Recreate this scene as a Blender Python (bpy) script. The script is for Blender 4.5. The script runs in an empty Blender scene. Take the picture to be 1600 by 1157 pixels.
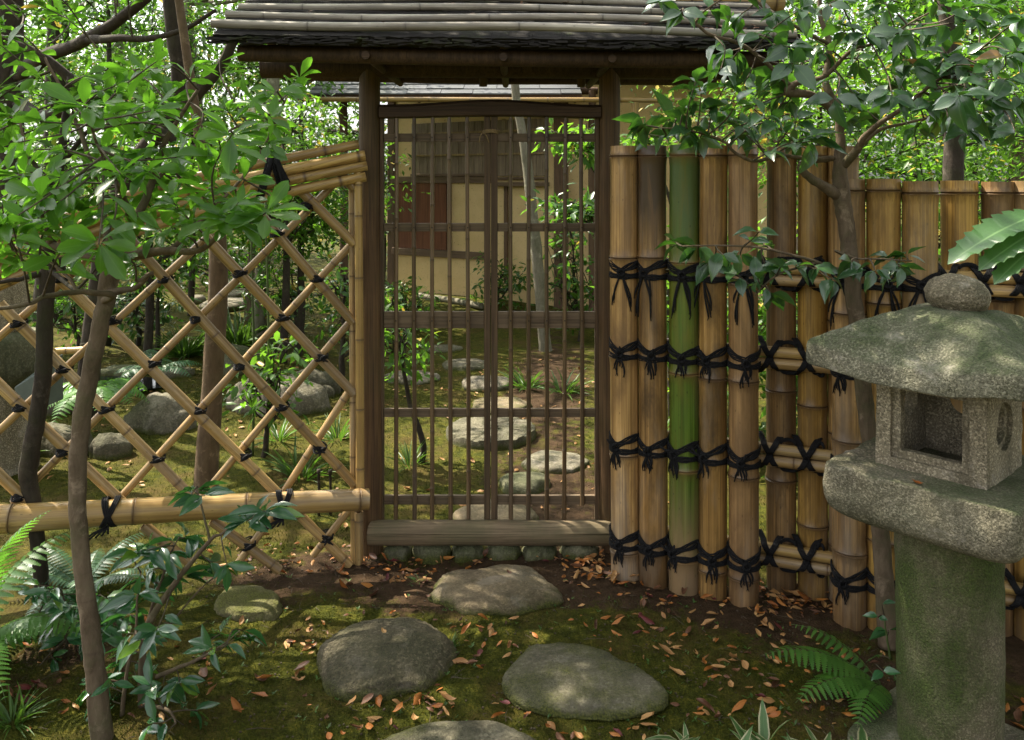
import bpy, math, random
import numpy as np
from mathutils import Vector, Matrix, noise as mnoise

random.seed(7)
rng = np.random.RandomState(11)
S = bpy.context.scene
col = S.collection

# ------------------------------------------------------------------ camera, light, exposure
F = 1300.0          # focal length in photo pixels (photo 1600 wide)
HY = 282.0          # horizon row of the photo
EYE = 1.5
cam = bpy.data.cameras.new('camera')
cam.sensor_fit = 'HORIZONTAL'
cam.sensor_width = 36.0
cam.lens = 36.0 * F / 1600.0
cam.shift_y = -(578.5 - HY) / 1600.0
cam.clip_start = 0.05
cam.clip_end = 800
cam.dof.use_dof = True
cam.dof.focus_distance = 3.0
cam.dof.aperture_fstop = 14.0
camo = bpy.data.objects.new('camera', cam)
camo.location = (0, 0, EYE)
camo.rotation_euler = (math.radians(90), 0, 0)
col.objects.link(camo)
S.camera = camo

SUN_DIR = Vector((-0.50, 0.33, 0.82)).normalized()     # towards the sun: high at the left, a little beyond the gate
sun_el = math.asin(SUN_DIR.z)
sun_az = math.atan2(SUN_DIR.x, SUN_DIR.y)
W_ = bpy.data.worlds.new('World')
S.world = W_
W_.use_nodes = True
nt = W_.node_tree
bg = nt.nodes['Background']
sky = nt.nodes.new('ShaderNodeTexSky')
sky.sky_type = 'NISHITA'
sky.sun_disc = False
sky.sun_elevation = sun_el
sky.sun_rotation = sun_az
sky.dust_density = 4.0           # bright hazy sky, nearly white
hsv = nt.nodes.new('ShaderNodeHueSaturation')
hsv.inputs['Saturation'].default_value = 0.14
nt.links.new(sky.outputs[0], hsv.inputs['Color'])
nt.links.new(hsv.outputs[0], bg.inputs[0])
bg.inputs[1].default_value = 0.14
sl = bpy.data.lights.new('sun', 'SUN')
sl.energy = 5.0
sl.angle = math.radians(0.53)
sl.color = (1.0, 0.91, 0.74)
so = bpy.data.objects.new('sun', sl)
so.rotation_euler = SUN_DIR.to_track_quat('Z', 'Y').to_euler()
so.location = (-6, 6, 10)
col.objects.link(so)
S.view_settings.view_transform = 'Standard'
S.view_settings.look = 'None'
S.view_settings.gamma = 1.0
S.view_settings.use_curve_mapping = False
S.view_settings.exposure = 1.70
S.render.engine = 'CYCLES'
S.cycles.max_bounces = 7
S.cycles.diffuse_bounces = 4
S.cycles.transmission_bounces = 4
S.cycles.sample_clamp_indirect = 6.0
S.cycles.use_denoising = True

# ------------------------------------------------------------------ helpers
def P(px, py, Y):
    return Vector(((px - 800.0) / F * Y, Y, EYE - (py - HY) / F * Y))

def PG(px, py):
    """point on the flat ground seen at a photo pixel"""
    Y = EYE * F / (py - HY)
    return Vector(((px - 800.0) / F * Y, Y, 0.0))

def gz(x, y):
    """height of the ground (works on numbers and arrays)"""
    x = np.asarray(x, float); y = np.asarray(y, float)
    h = 0.010 * np.sin(2.1 * x + 0.7) * np.cos(1.7 * y + 0.3) + 0.006 * np.sin(5.3 * x + 2.0 + 1.1 * y) * np.sin(4.7 * y - 1.0)
    h = h + 0.0035 * np.sin(13.0 * x + 3.0 * y) * np.cos(11.0 * y - 4.0 * x + 1.0)
    h = h + 0.02 * np.exp(-(((x + 1.7) / 0.5) ** 2 + ((y - 2.7) / 0.5) ** 2))
    far = np.clip((y - 5.0) / 6.0, 0, 1)
    h = h + far * (0.05 * np.sin(0.9 * x + 1.0) + 0.05 * np.sin(0.7 * y))
    left = np.clip((-x - 1.5) / 4.0, 0, 1) * np.clip((y - 4.5) / 5.0, 0, 1)
    h = h + left * 0.25
    h = h + 0.13 * np.clip((y - 7.8) / 1.2, 0, 1) * np.clip((2.2 + x) / 1.0, 0, 1)
    return h

def G(x, y):
    return float(gz(x, y))

WORLD = {}
def wm(o):
    return WORLD.get(o.name, Matrix.Identity(4)) if o else Matrix.Identity(4)

def link(o, parent=None, world=None):
    world = world if world is not None else Matrix.Identity(4)
    col.objects.link(o)
    if parent:
        o.parent = parent
        o.matrix_basis = wm(parent).inverted() @ world
    else:
        o.matrix_basis = world
    WORLD[o.name] = world
    return o

def tag(o, label=None, cat=None, group=None, kind=None):
    if label: o['label'] = label
    if cat: o['category'] = cat
    if group: o['group'] = group
    if kind: o['kind'] = kind
    return o

def empty(name, loc, label, cat, group=None):
    o = bpy.data.objects.new(name, None)
    o.empty_display_size = 0.1
    link(o, None, Matrix.Translation(loc))
    return tag(o, label, cat, group)

class MB:
    """collects vertices and faces, then links them as one mesh object"""
    def __init__(s):
        s.v = []; s.f = []; s.att = {}
    def add(s, vs, fs):
        b = len(s.v)
        s.v.extend([tuple(x) for x in vs])
        s.f.extend([tuple(i + b for i in f) for f in fs])
        return b
    def box(s, c, size, rot=None):
        x, y, z = [k / 2 for k in size]
        vs = [Vector((a, b, d)) for a in (-x, x) for b in (-y, y) for d in (-z, z)]
        if rot is not None: vs = [rot @ v for v in vs]
        vs = [v + Vector(c) for v in vs]
        s.add(vs, [(0, 1, 3, 2), (4, 6, 7, 5), (0, 4, 5, 1), (2, 3, 7, 6), (0, 2, 6, 4), (1, 5, 7, 3)])
    def tube(s, pts, rad, sides=8, cap=True):
        pts = [Vector(p) for p in pts]
        n = len(pts)
        if not hasattr(rad, '__len__'): rad = [rad] * n
        vs = []; ref = None
        for i, p in enumerate(pts):
            t = (pts[min(i + 1, n - 1)] - pts[max(i - 1, 0)])
            t = t.normalized() if t.length > 1e-9 else Vector((0, 0, 1))
            if ref is None:
                a = Vector((0, 0, 1)) if abs(t.z) < 0.9 else Vector((1, 0, 0))
                u = t.cross(a).normalized()
            else:
                u = (ref - t * ref.dot(t))
                u = u.normalized() if u.length > 1e-6 else t.orthogonal().normalized()
            ref = u
            w = t.cross(u)
            for k in range(sides):
                a = 2 * math.pi * k / sides
                vs.append(p + (u * math.cos(a) + w * math.sin(a)) * rad[i])
        fs = []
        for i in range(n - 1):
            for k in range(sides):
                k2 = (k + 1) % sides
                fs.append((i * sides + k, i * sides + k2, (i + 1) * sides + k2, (i + 1) * sides + k))
        if cap:
            fs.append(tuple(range(sides))[::-1])
            fs.append(tuple((n - 1) * sides + k for k in range(sides)))
        s.add(vs, fs)
    def mesh(s, name, mats, smooth=True):
        me = bpy.data.meshes.new(name)
        me.from_pydata(s.v, [], s.f)
        for m in (mats if isinstance(mats, (list, tuple)) else [mats]):
            me.materials.append(m)
        if smooth:
            me.polygons.foreach_set('use_smooth', [True] * len(me.polygons))
        for k, vals in s.att.items():
            a = me.attributes.new(k, 'FLOAT', 'POINT')
            a.data.foreach_set('value', np.asarray(vals, dtype=np.float32))
        me.update()
        return me
    def build(s, name, mat, parent=None, smooth=True, world=None):
        """vertices are given in world space (or in the space of `world`)"""
        if world is None:
            world = wm(parent) if parent else Matrix.Identity(4)
            inv = world.inverted()
            s.v = [tuple(inv @ Vector(v)) for v in s.v]
        me = s.mesh(name, mat, smooth)
        return link(bpy.data.objects.new(name, me), parent, world)

def auto_smooth(o, deg=35):
    """flat shading across sharp edges only"""
    me = o.data
    me.set_sharp_from_angle(angle=math.radians(deg))
    return o

def bevel(o, w, seg=2):
    m = o.modifiers.new('edge', 'BEVEL'); m.width = w; m.segments = seg; m.limit_method = 'ANGLE'
    m.angle_limit = math.radians(40); m.harden_normals = False
    return o

def np_mesh(name, V, T, mat, att=None, smooth=True):
    me = bpy.data.meshes.new(name)
    nv, ntri = len(V), len(T)
    me.vertices.add(nv)
    me.vertices.foreach_set('co', np.asarray(V, dtype=np.float32).ravel())
    me.loops.add(ntri * 3)
    me.loops.foreach_set('vertex_index', np.asarray(T, dtype=np.int32).ravel())
    me.polygons.add(ntri)
    me.polygons.foreach_set('loop_start', np.arange(0, ntri * 3, 3, dtype=np.int32))
    if smooth:
        me.polygons.foreach_set('use_smooth', np.ones(ntri, dtype=bool))
    me.update(calc_edges=True)
    if att:
        for k, vals in att.items():
            a = me.attributes.new(k, 'FLOAT', 'POINT')
            a.data.foreach_set('value', np.asarray(vals, dtype=np.float32))
    me.materials.append(mat)
    return me

def spline(pts, n=6):
    """Catmull-Rom through points (any tuple length)"""
    pts = [np.asarray(p, float) for p in pts]
    if len(pts) < 3: 
        a, b = pts[0], pts[-1]
        return [a + (b - a) * i / n for i in range(n + 1)]
    out = []
    for i in range(len(pts) - 1):
        p0 = pts[max(i - 1, 0)]; p1 = pts[i]; p2 = pts[i + 1]; p3 = pts[min(i + 2, len(pts) - 1)]
        for k in range(n):
            t = k / n
            out.append(0.5 * ((2 * p1) + (-p0 + p2) * t + (2 * p0 - 5 * p1 + 4 * p2 - p3) * t * t + (-p0 + 3 * p1 - 3 * p2 + p3) * t ** 3))
    out.append(pts[-1])
    return out

def nz(v, s=1.0):
    return mnoise.noise(Vector(v) * s)

# ------------------------------------------------------------------ node helpers
class NT:
    def __init__(s, name):
        s.m = bpy.data.materials.new(name)
        s.m.use_nodes = True
        s.t = s.m.node_tree
        s.p = s.t.nodes['Principled BSDF']
        s.out = s.t.nodes['Material Output']
        s.x = s.t.nodes.new('ShaderNodeTexCoord')
        s.oi = s.t.nodes.new('ShaderNodeObjectInfo')
    def n(s, kind, **kw):
        nd = s.t.nodes.new(kind)
        for k, v in kw.items(): setattr(nd, k, v)
        return nd
    def l(s, a, b): s.t.links.new(a, b)
    def coords(s, scale=(1, 1, 1), rand=True, space='Object'):
        mp = s.n('ShaderNodeMapping')
        mp.inputs['Scale'].default_value = scale
        src = s.x.outputs[space]
        if rand:
            ad = s.n('ShaderNodeVectorMath', operation='ADD')
            mu = s.n('ShaderNodeMath', operation='MULTIPLY'); mu.inputs[1].default_value = 37.0
            s.l(s.oi.outputs['Random'], mu.inputs[0])
            s.l(src, ad.inputs[0]); s.l(mu.outputs[0], ad.inputs[1])
            src = ad.outputs[0]
        s.l(src, mp.inputs['Vector'])
        return mp.outputs[0]
    def noise(s, vec, scale=1.0, detail=4.0, rough=0.55, dist=0.0):
        nd = s.n('ShaderNodeTexNoise')
        nd.inputs['Scale'].default_value = scale
        nd.inputs['Detail'].default_value = detail
        nd.inputs['Roughness'].default_value = rough
        nd.inputs['Distortion'].default_value = dist
        s.l(vec, nd.inputs['Vector'])
        return nd.outputs['Fac']
    def voro(s, vec, scale, feature='F1', out='Distance'):
        nd = s.n('ShaderNodeTexVoronoi'); nd.feature = feature
        nd.inputs['Scale'].default_value = scale
        s.l(vec, nd.inputs['Vector'])
        return nd.outputs[out]
    def ramp(s, fac, stops):
        r = s.n('ShaderNodeValToRGB')
        e = r.color_ramp.elements
        while len(e) < len(stops): e.new(0.5)
        for el, (p, c) in zip(e, stops):
            el.position = p
            el.color = (c[0], c[1], c[2], 1) if hasattr(c, '__len__') else (c, c, c, 1)
        s.l(fac, r.inputs[0])
        return r.outputs[0]
    def mix(s, fac, a, b, mode='MIX'):
        m = s.n('ShaderNodeMix'); m.data_type = 'RGBA'; m.blend_type = mode
        for sock, v in ((m.inputs[0], fac), (m.inputs[6], a), (m.inputs[7], b)):
            if isinstance(v, (int, float)): sock.default_value = v
            elif isinstance(v, tuple): sock.default_value = (v[0], v[1], v[2], 1)
            else: s.l(v, sock)
        return m.outputs[2]
    def math(s, op, a, b=None, clamp=False):
        m = s.n('ShaderNodeMath', operation=op); m.use_clamp = clamp
        for i, v in enumerate((a, b)):
            if v is None: continue
            if isinstance(v, (int, float)): m.inputs[i].default_value = v
            else: s.l(v, m.inputs[i])
        return m.outputs[0]
    def attr(s, name):
        a = s.n('ShaderNodeAttribute'); a.attribute_name = name
        return a.outputs['Fac']
    def bump(s, h, strength=0.3, dist=0.01, prev=None):
        b = s.n('ShaderNodeBump')
        b.inputs['Strength'].default_value = strength
        b.inputs['Distance'].default_value = dist
        s.l(h, b.inputs['Height'])
        if prev is not None: s.l(prev, b.inputs['Normal'])
        s.l(b.outputs[0], s.p.inputs['Normal'])
        return b.outputs[0]
    def fin(s, color, rough=0.6, spec=0.4):
        if isinstance(color, tuple): s.p.inputs['Base Color'].default_value = (*color, 1)
        else: s.l(color, s.p.inputs['Base Color'])
        if isinstance(rough, (int, float)): s.p.inputs['Roughness'].default_value = rough
        else: s.l(rough, s.p.inputs['Roughness'])
        s.p.inputs['Specular IOR Level'].default_value = spec
        return s.m

def mat_bamboo(name, lo, hi, stain, amt=0.5, node=(0.10, 0.06, 0.03), rough=0.42, low=None, low_z=None, top=None, top_z=None, foot=False):
    m = NT(name)
    fib = m.noise(m.coords((70, 70, 1.1)), 1.0, 5, 0.6)
    c = m.ramp(fib, [(0.37, lo), (0.61, hi)])
    fine = m.noise(m.coords((260, 260, 2.0)), 1.0, 2, 0.5)
    c = m.mix(m.ramp(fine, [(0.36, 0.55), (0.54, 0.0)]), c, tuple(k * 0.55 for k in lo))
    bl = m.noise(m.coords((9, 9, 2.6)), 1.0, 6, 0.65, 0.4)
    c = m.mix(m.math('MULTIPLY', m.ramp(bl, [(0.44, 0.0), (0.70, 1.0)]), amt), c, stain)
    patch = m.noise(m.coords((2.5, 2.5, 3.3)), 1.0, 3, 0.5)
    c = m.mix(m.ramp(patch, [(0.35, 0.45), (0.62, 0.0)]), c, tuple((a + b) * 0.38 for a, b in zip(lo, stain)))
    sep = m.n('ShaderNodeSeparateXYZ'); m.l(m.x.outputs['Object'], sep.inputs[0])
    wob = m.math('MULTIPLY', m.noise(m.coords((12, 12, 1.2)), 1.0, 4, 0.6), 0.5)
    if low is not None:      # a different colour towards the foot of this culm
        h = m.math('SUBTRACT', m.math('ADD', sep.outputs['Z'], wob), low_z)
        c = m.mix(m.ramp(h, [(0.05, 1.0), (0.42, 0.0)]), c, low)
    if top is not None:
        h = m.math('SUBTRACT', m.math('ADD', sep.outputs['Z'], wob), top_z)
        c = m.mix(m.ramp(h, [(0.05, 0.0), (0.42, 1.0)]), c, top)
    fl = m.noise(m.coords((26, 26, 1.7)), 1.0, 5, 0.65, 0.8)
    c = m.mix(m.math('MULTIPLY', m.ramp(fl, [(0.54, 0.0), (0.62, 1.0)]), amt * 0.8), c, tuple((a + b) * 0.42 for a, b in zip(lo, stain)))
    if foot:                 # splashed soil and damp at the foot of the culm
        h = m.math('SUBTRACT', m.math('ADD', sep.outputs['Z'], wob), 0.20)
        c = m.mix(m.ramp(h, [(0.0, 0.75), (0.35, 0.0)]), c, (0.055, 0.034, 0.020))
    spots = m.voro(m.coords((45, 45, 22)), 1.0)
    c = m.mix(m.ramp(spots, [(0.05, 0.6), (0.14, 0.0)]), c, tuple(k * 0.35 for k in lo))
    crack = m.noise(m.coords((40, 40, 0.5)), 1.0, 3, 0.7)
    c = m.mix(m.ramp(crack, [(0.285, 0.8), (0.315, 0.0)]), c, tuple(k * 0.22 for k in lo))
    grey = m.noise(m.coords((6, 6, 1.2)), 1.0, 5, 0.65)
    c = m.mix(m.ramp(grey, [(0.52, 0.0), (0.74, 0.40)]), c, tuple(sum(hi) / 3 * q for q in (1.0, 0.93, 0.82)))
    # each culm has its own tone
    tone = m.math('ADD', m.math('MULTIPLY', m.oi.outputs['Random'], 0.5), 0.75)
    hs = m.n('ShaderNodeHueSaturation')
    m.l(tone, hs.inputs['Value']); m.l(c, hs.inputs['Color'])
    c = m.mix(m.attr('node'), hs.outputs[0], node)
    m.bump(m.math('ADD', m.math('MULTIPLY', fine, 0.35), m.math('MULTIPLY', crack, 0.6)), 0.35, 0.004)
    r = m.math('ADD', m.math('MULTIPLY', bl, 0.35), rough - 0.22)
    return m.fin(c, r, 0.45)

def mat_wood(name, lo, hi, axis='Z', rough=0.7, green=0.0, scale=1.0, bump=0.4):
    m = NT(name)
    a, b = 55 * scale, 1.3 * scale
    sc = {'X': (b, a, a), 'Y': (a, b, a), 'Z': (a, a, b)}[axis]
    g = m.noise(m.coords(sc), 1.0, 6, 0.6, 0.6)
    c = m.ramp(g, [(0.3, lo), (0.72, hi)])
    f = m.noise(m.coords(tuple(k * 4 for k in sc)), 1.0, 3, 0.5)
    c = m.mix(m.ramp(f, [(0.36, 0.55), (0.52, 0.0)]), c, tuple(k * 0.4 for k in lo))
    p = m.noise(m.coords((3, 3, 3)), 1.0, 4, 0.6)
    c = m.mix(m.ramp(p, [(0.42, 0.0), (0.7, 0.5)]), c, tuple(k * 0.55 for k in lo))
    if green > 0:
        q = m.noise(m.coords((5, 5, 5)), 1.0, 5, 0.6)
        c = m.mix(m.math('MULTIPLY', m.ramp(q, [(0.45, 0.0), (0.62, 1.0)]), green), c, (0.035, 0.055, 0.015))
    m.bump(m.math('ADD', g, m.math('MULTIPLY', f, 0.5)), bump, 0.004)
    return m.fin(c, rough, 0.3)

def mat_bark(name, lo, hi, axis='Z', rough=0.85, green=0.3, scale=1.0, bump=0.5):
    m = NT(name)
    v = m.coords((1, 1, 1))
    g = m.noise(m.coords((28, 28, 9)), 1.0, 7, 0.68, 0.4)
    c = m.ramp(g, [(0.32, lo), (0.70, hi)])
    ring = m.noise(m.coords((9, 9, 60)), 1.0, 4, 0.6, 0.3)
    c = m.mix(m.ramp(ring, [(0.58, 0.0), (0.72, 0.28)]), c, tuple(k * 0.5 for k in lo))
    li = m.noise(v, 13, 6, 0.7, 0.4)
    c = m.mix(m.ramp(li, [(0.56, 0.0), (0.66, 0.55)]), c, tuple(min(0.4, k * 1.7 + 0.02) for k in hi))
    q = m.noise(v, 8, 6, 0.7)
    c = m.mix(m.math('MULTIPLY', m.ramp(q, [(0.48, 0.0), (0.66, 1.0)]), green), c, (0.050, 0.066, 0.020))
    m.bump(m.math('ADD', m.math('MULTIPLY', g, 1.0), m.math('MULTIPLY', ring, 0.25)), bump, 0.008)
    return m.fin(c, rough, 0.2)

def mat_stone(name, lo, hi, moss=0.0, speck=1.0, scale=1.0, mosscol=(0.045, 0.065, 0.016), rel=0.5, moss_up=True, pale=0.0, creep=False):
    m = NT(name)
    v = m.coords((1, 1, 1))
    big = m.noise(v, 5 * scale, 6, 0.62)
    c = m.ramp(big, [(0.3, lo), (0.7, hi)])
    grain = m.noise(v, 170 * scale, 3, 0.6)
    vary = m.ramp(m.noise(v, 9, 5, 0.65), [(0.32, 0.35), (0.62, 1.0)])
    c = m.mix(m.math('MULTIPLY', m.math('MULTIPLY', m.ramp(grain, [(0.44, 1.0), (0.51, 0.0)]), vary), 0.92 * speck), c, tuple(k * 0.30 for k in lo))
    g2 = m.noise(v, 120 * scale, 2, 0.5)
    c = m.mix(m.math('MULTIPLY', m.ramp(g2, [(0.54, 0.0), (0.61, 1.0)]), 0.70 * speck), c, tuple(min(0.62, k * 1.9) for k in hi))
    dk = m.noise(m.coords((7, 7, 2.2)), 1.0, 5, 0.65, 0.5)
    c = m.mix(m.ramp(dk, [(0.47, 0.0), (0.68, 0.75)]), c, tuple(k * 0.34 for k in lo))
    if pale > 0:
        lich = m.noise(v, 7, 6, 0.7, 0.5)
        c = m.mix(m.math('MULTIPLY', m.ramp(lich, [(0.56, 0.0), (0.66, 1.0)]), pale), c, (0.40, 0.36, 0.31))
    if moss > 0:
        ms = m.noise(v, 4.2, 7, 0.68)
        k = m.ramp(ms, [(0.36, 0.0), (0.60, 1.0)])
        if moss_up:
            ge = m.n('ShaderNodeNewGeometry')
            sep = m.n('ShaderNodeSeparateXYZ'); m.l(ge.outputs['Normal'], sep.inputs[0])
            k = m.math('MULTIPLY', k, m.ramp(sep.outputs['Z'], [(0.15, 0.25), (0.7, 1.0)]))
        mn = m.noise(v, 190, 3, 0.6)
        mc = m.ramp(mn, [(0.35, tuple(q * 0.55 for q in mosscol)), (0.65, tuple(q * 1.5 for q in mosscol))])
        c = m.mix(m.math('MULTIPLY', k, moss), c, mc)
    if creep:               # moss creeping up from the ground over the foot of the stone
        sp = m.n('ShaderNodeSeparateXYZ'); m.l(m.x.outputs['Object'], sp.inputs[0])
        hh = m.math('ADD', sp.outputs['Z'], m.math('MULTIPLY', m.math('SUBTRACT', m.noise(v, 11, 6, 0.7), 0.5), -0.10))
        c = m.mix(m.ramp(hh, [(0.004, 0.95), (0.030, 0.0)]), c, m.ramp(m.noise(v, 190, 3, 0.6), [(0.35, (0.022, 0.028, 0.006)), (0.65, (0.085, 0.090, 0.016))]))
        pit = m.voro(v, 60)
        c = m.mix(m.ramp(pit, [(0.10, 0.55), (0.22, 0.0)]), c, tuple(q * 0.4 for q in lo))
    h = m.math('ADD', m.math('MULTIPLY', grain, 0.35 * rel), m.math('MULTIPLY', m.noise(v, 38 * scale, 6, 0.65), rel))
    if moss > 0: h = m.math('ADD', h, m.math('MULTIPLY', k, m.math('MULTIPLY', mn, 0.9)))
    m.bump(h, 0.9, 0.014)
    return m.fin(c, 0.85, 0.25)

def mat_leaf(name, dark, light, trans, tf=0.35, rough=0.32, spec=0.5, yellow=None, ynum=0.93, rib=None, edge=None, coat=0.0):
    m = NT(name)
    ge = m.n('ShaderNodeNewGeometry')
    rnd = m.math('FRACT', m.math('ADD', ge.outputs['Random Per Island'], m.oi.outputs['Random']))
    c = m.ramp(rnd, [(0.0, dark), (1.0, light)])
    t = m.mix(rnd, tuple(k * 0.75 for k in trans), trans)
    mott = m.noise(m.coords((1, 1, 1), True), 45, 3, 0.6)
    c = m.mix(m.ramp(mott, [(0.35, 0.35), (0.65, 0.0)]), c, tuple(k * 0.6 for k in dark))
    if yellow:
        r2 = m.math('FRACT', m.math('MULTIPLY', rnd, 17.31))
        yk = m.ramp(r2, [(ynum, 0.0), (min(0.999, ynum + 0.02), 1.0)])
        c = m.mix(yk, c, yellow)
        t = m.mix(yk, t, yellow)
    if rib:
        k = m.ramp(m.attr('av'), [(0.0, 0.8), (0.09, 0.0)])
        c = m.mix(k, c, rib)
    if edge:
        wob = m.math('ADD', m.attr('av'), m.math('MULTIPLY', m.math('SUBTRACT', m.noise(m.coords((1, 1, 1)), 90, 2, 0.5), 0.5), 0.5))
        c = m.mix(m.ramp(wob, [(0.66, 0.0), (0.78, 1.0)]), c, edge)
    m.fin(c, rough, spec)
    if coat:
        m.p.inputs['Coat Weight'].default_value = coat
        m.p.inputs['Coat Roughness'].default_value = 0.18
    tb = m.n('ShaderNodeBsdfTranslucent'); m.l(t, tb.inputs['Color'])
    mx = m.n('ShaderNodeMixShader'); mx.inputs[0].default_value = tf
    m.l(m.p.outputs[0], mx.inputs[1]); m.l(tb.outputs[0], mx.inputs[2])
    m.l(mx.outputs[0], m.out.inputs['Surface'])
    return m.m

M = {}
TAN = (0.215, 0.135, 0.055); TANH = (0.39, 0.265, 0.115); STN = (0.11, 0.06, 0.028)
M['bam_tan'] = mat_bamboo('bamboo_tan', (0.25, 0.136, 0.043), (0.56, 0.345, 0.132), STN, 0.95, foot=True)
M['bam_pink'] = mat_bamboo('bamboo_pinkish', (0.29, 0.158, 0.058), (0.56, 0.335, 0.145), (0.12, 0.066, 0.032), 0.8, foot=True)
M['bam_brown'] = mat_bamboo('bamboo_brown', (0.19, 0.105, 0.038), (0.42, 0.255, 0.105), (0.065, 0.038, 0.020), 0.9, foot=True)
M['bam_dark'] = mat_bamboo('bamboo_dark', (0.27, 0.142, 0.042), (0.52, 0.300, 0.105), (0.05, 0.028, 0.013), 0.95, top=(0.060, 0.037, 0.018), top_z=1.28, foot=True)
M['bam_mott'] = mat_bamboo('bamboo_mottled', (0.22, 0.114, 0.030), (0.48, 0.280, 0.088), (0.022, 0.013, 0.007), 1.0, foot=True)
M['bam_green'] = mat_bamboo('bamboo_green', (0.032, 0.072, 0.009), (0.096, 0.172, 0.022), (0.17, 0.135, 0.018), 0.75, node=(0.17, 0.10, 0.04),
                            low=(0.20, 0.130, 0.065), low_z=0.36, top=(0.055, 0.085, 0.022), top_z=1.38)
M['bam_gold'] = mat_bamboo('bamboo_golden', (0.34, 0.205, 0.060), (0.56, 0.375, 0.13), (0.15, 0.085, 0.035), 0.4)
M['bam_ochre'] = mat_bamboo('bamboo_ochre', (0.26, 0.142, 0.032), (0.50, 0.305, 0.080), (0.085, 0.046, 0.018), 0.9, foot=True)
M['bam_grey'] = mat_bamboo('bamboo_weathered_grey', (0.20, 0.178, 0.145), (0.40, 0.360, 0.295), (0.09, 0.070, 0.052), 0.9, node=(0.10, 0.085, 0.07), rough=0.5)
M['bam_stick'] = mat_bamboo('bamboo_old_stick', (0.090, 0.054, 0.026), (0.185, 0.118, 0.060), (0.05, 0.036, 0.022), 0.6, node=(0.07, 0.046, 0.026))
M['bam_lattice'] = mat_bamboo('bamboo_lattice', (0.30, 0.185, 0.065), (0.52, 0.345, 0.14), (0.11, 0.065, 0.032), 0.6)
M['post'] = mat_wood('post_wood', (0.062, 0.033, 0.014), (0.155, 0.088, 0.038), 'Z', 0.65, 0.15)
M['beamx'] = mat_wood('beam_wood', (0.036, 0.020, 0.010), (0.090, 0.052, 0.026), 'X', 0.7)
M['sill'] = mat_wood('threshold_wood', (0.125, 0.088, 0.050), (0.25, 0.185, 0.112), 'X', 0.75, 0.30)
M['railx'] = mat_wood('door_rail_wood', (0.088, 0.058, 0.033), (0.195, 0.138, 0.086), 'X', 0.7, 0.1)
M['stile'] = mat_wood('door_stile_wood', (0.062, 0.037, 0.019), (0.140, 0.088, 0.048), 'Z', 0.7, 0.1)
M['rope'] = None
m = NT('black_hemp_cord')
v = m.coords((1, 1, 1))
fz = m.noise(v, 420, 2, 0.6)
m.bump(fz, 0.8, 0.004)
M['rope'] = m.fin(m.ramp(fz, [(0.35, (0.004, 0.004, 0.005)), (0.7, (0.016, 0.015, 0.016))]), 0.8, 0.25)
m = NT('straw_cord')
M['straw'] = m.fin(m.ramp(m.noise(m.coords(), 200, 3), [(0.3, (0.16, 0.11, 0.05)), (0.7, (0.30, 0.22, 0.11))]), 0.8, 0.2)
M['granite'] = mat_stone('lantern_granite', (0.120, 0.104, 0.070), (0.225, 0.200, 0.145), 0.85, 0.75, 1.35, (0.058, 0.078, 0.030), 0.75, True, 0.55)
M['granite_cap'] = mat_stone('lantern_cap_granite', (0.125, 0.116, 0.082), (0.235, 0.220, 0.160), 0.95, 0.75, 1.35, (0.056, 0.074, 0.030), 0.95, True, 0.75)
M['granite_pillar'] = mat_stone('lantern_pillar_granite', (0.095, 0.080, 0.048), (0.165, 0.142, 0.092), 0.78, 0.6, 1.5, (0.046, 0.078, 0.010), 0.7, False, 0.06)
M['granite_pale'] = mat_stone('lantern_pale_granite', (0.19, 0.158, 0.105), (0.32, 0.275, 0.195), 0.4, 0.8, 1.35, (0.06, 0.075, 0.03), 0.7, True, 0.5)
M['stone_round'] = mat_stone('rounded_boulder_stone', (0.068, 0.055, 0.034), (0.130, 0.108, 0.070), 0.35, 0.6, 0.7, (0.05, 0.06, 0.02), 0.85, True, 0.12, creep=True)
M['stone_flat'] = mat_stone('flat_stone', (0.125, 0.094, 0.056), (0.205, 0.158, 0.098), 0.25, 0.35, 0.6, (0.07, 0.075, 0.03), 0.28, True, 0.2, creep=True)
M['stone_grey'] = mat_stone('grey_stone', (0.085, 0.075, 0.050), (0.148, 0.132, 0.092), 0.35, 0.4, 0.6, (0.055, 0.065, 0.022), 0.45, True, 0.15, creep=True)
M['stone_green'] = mat_stone('mossy_stone', (0.080, 0.078, 0.045), (0.155, 0.145, 0.092), 0.6, 0.4, 0.7, (0.05, 0.068, 0.018), 0.6, True, 0.1, creep=True)
M['stone_garden'] = mat_stone('garden_stone', (0.105, 0.090, 0.066), (0.205, 0.180, 0.138), 0.3, 0.4, 0.6, (0.07, 0.08, 0.025), 0.5, True, 0.3, creep=True)
M['stone_moss'] = mat_stone('moss_covered_stone', (0.10, 0.085, 0.045), (0.18, 0.16, 0.09), 0.95, 0.4, 0.8, (0.10, 0.105, 0.022), 0.8, True, 0.0)
M['bark'] = mat_bark('tree_bark', (0.066, 0.046, 0.028), (0.150, 0.112, 0.074), 'Z', 0.85, 0.45, 0.5, 0.9)
M['bark_dark'] = mat_bark('dark_tree_bark', (0.022, 0.017, 0.013), (0.055, 0.043, 0.033), 'Z', 0.9, 0.25, 0.5, 0.7)
M['bark_pale'] = mat_bark('pale_tree_bark', (0.13, 0.115, 0.085), (0.24, 0.215, 0.165), 'Z', 0.85, 0.35, 0.4, 0.5)
M['bark_red'] = mat_bark('brown_tree_bark', (0.075, 0.049, 0.028), (0.150, 0.104, 0.062), 'Z', 0.85, 0.2, 0.4, 0.6)
M['twig'] = mat_wood('twig_bark', (0.05, 0.035, 0.022), (0.11, 0.082, 0.055), 'Z', 0.8, 0.2, 1.0, 0.4)
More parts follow.
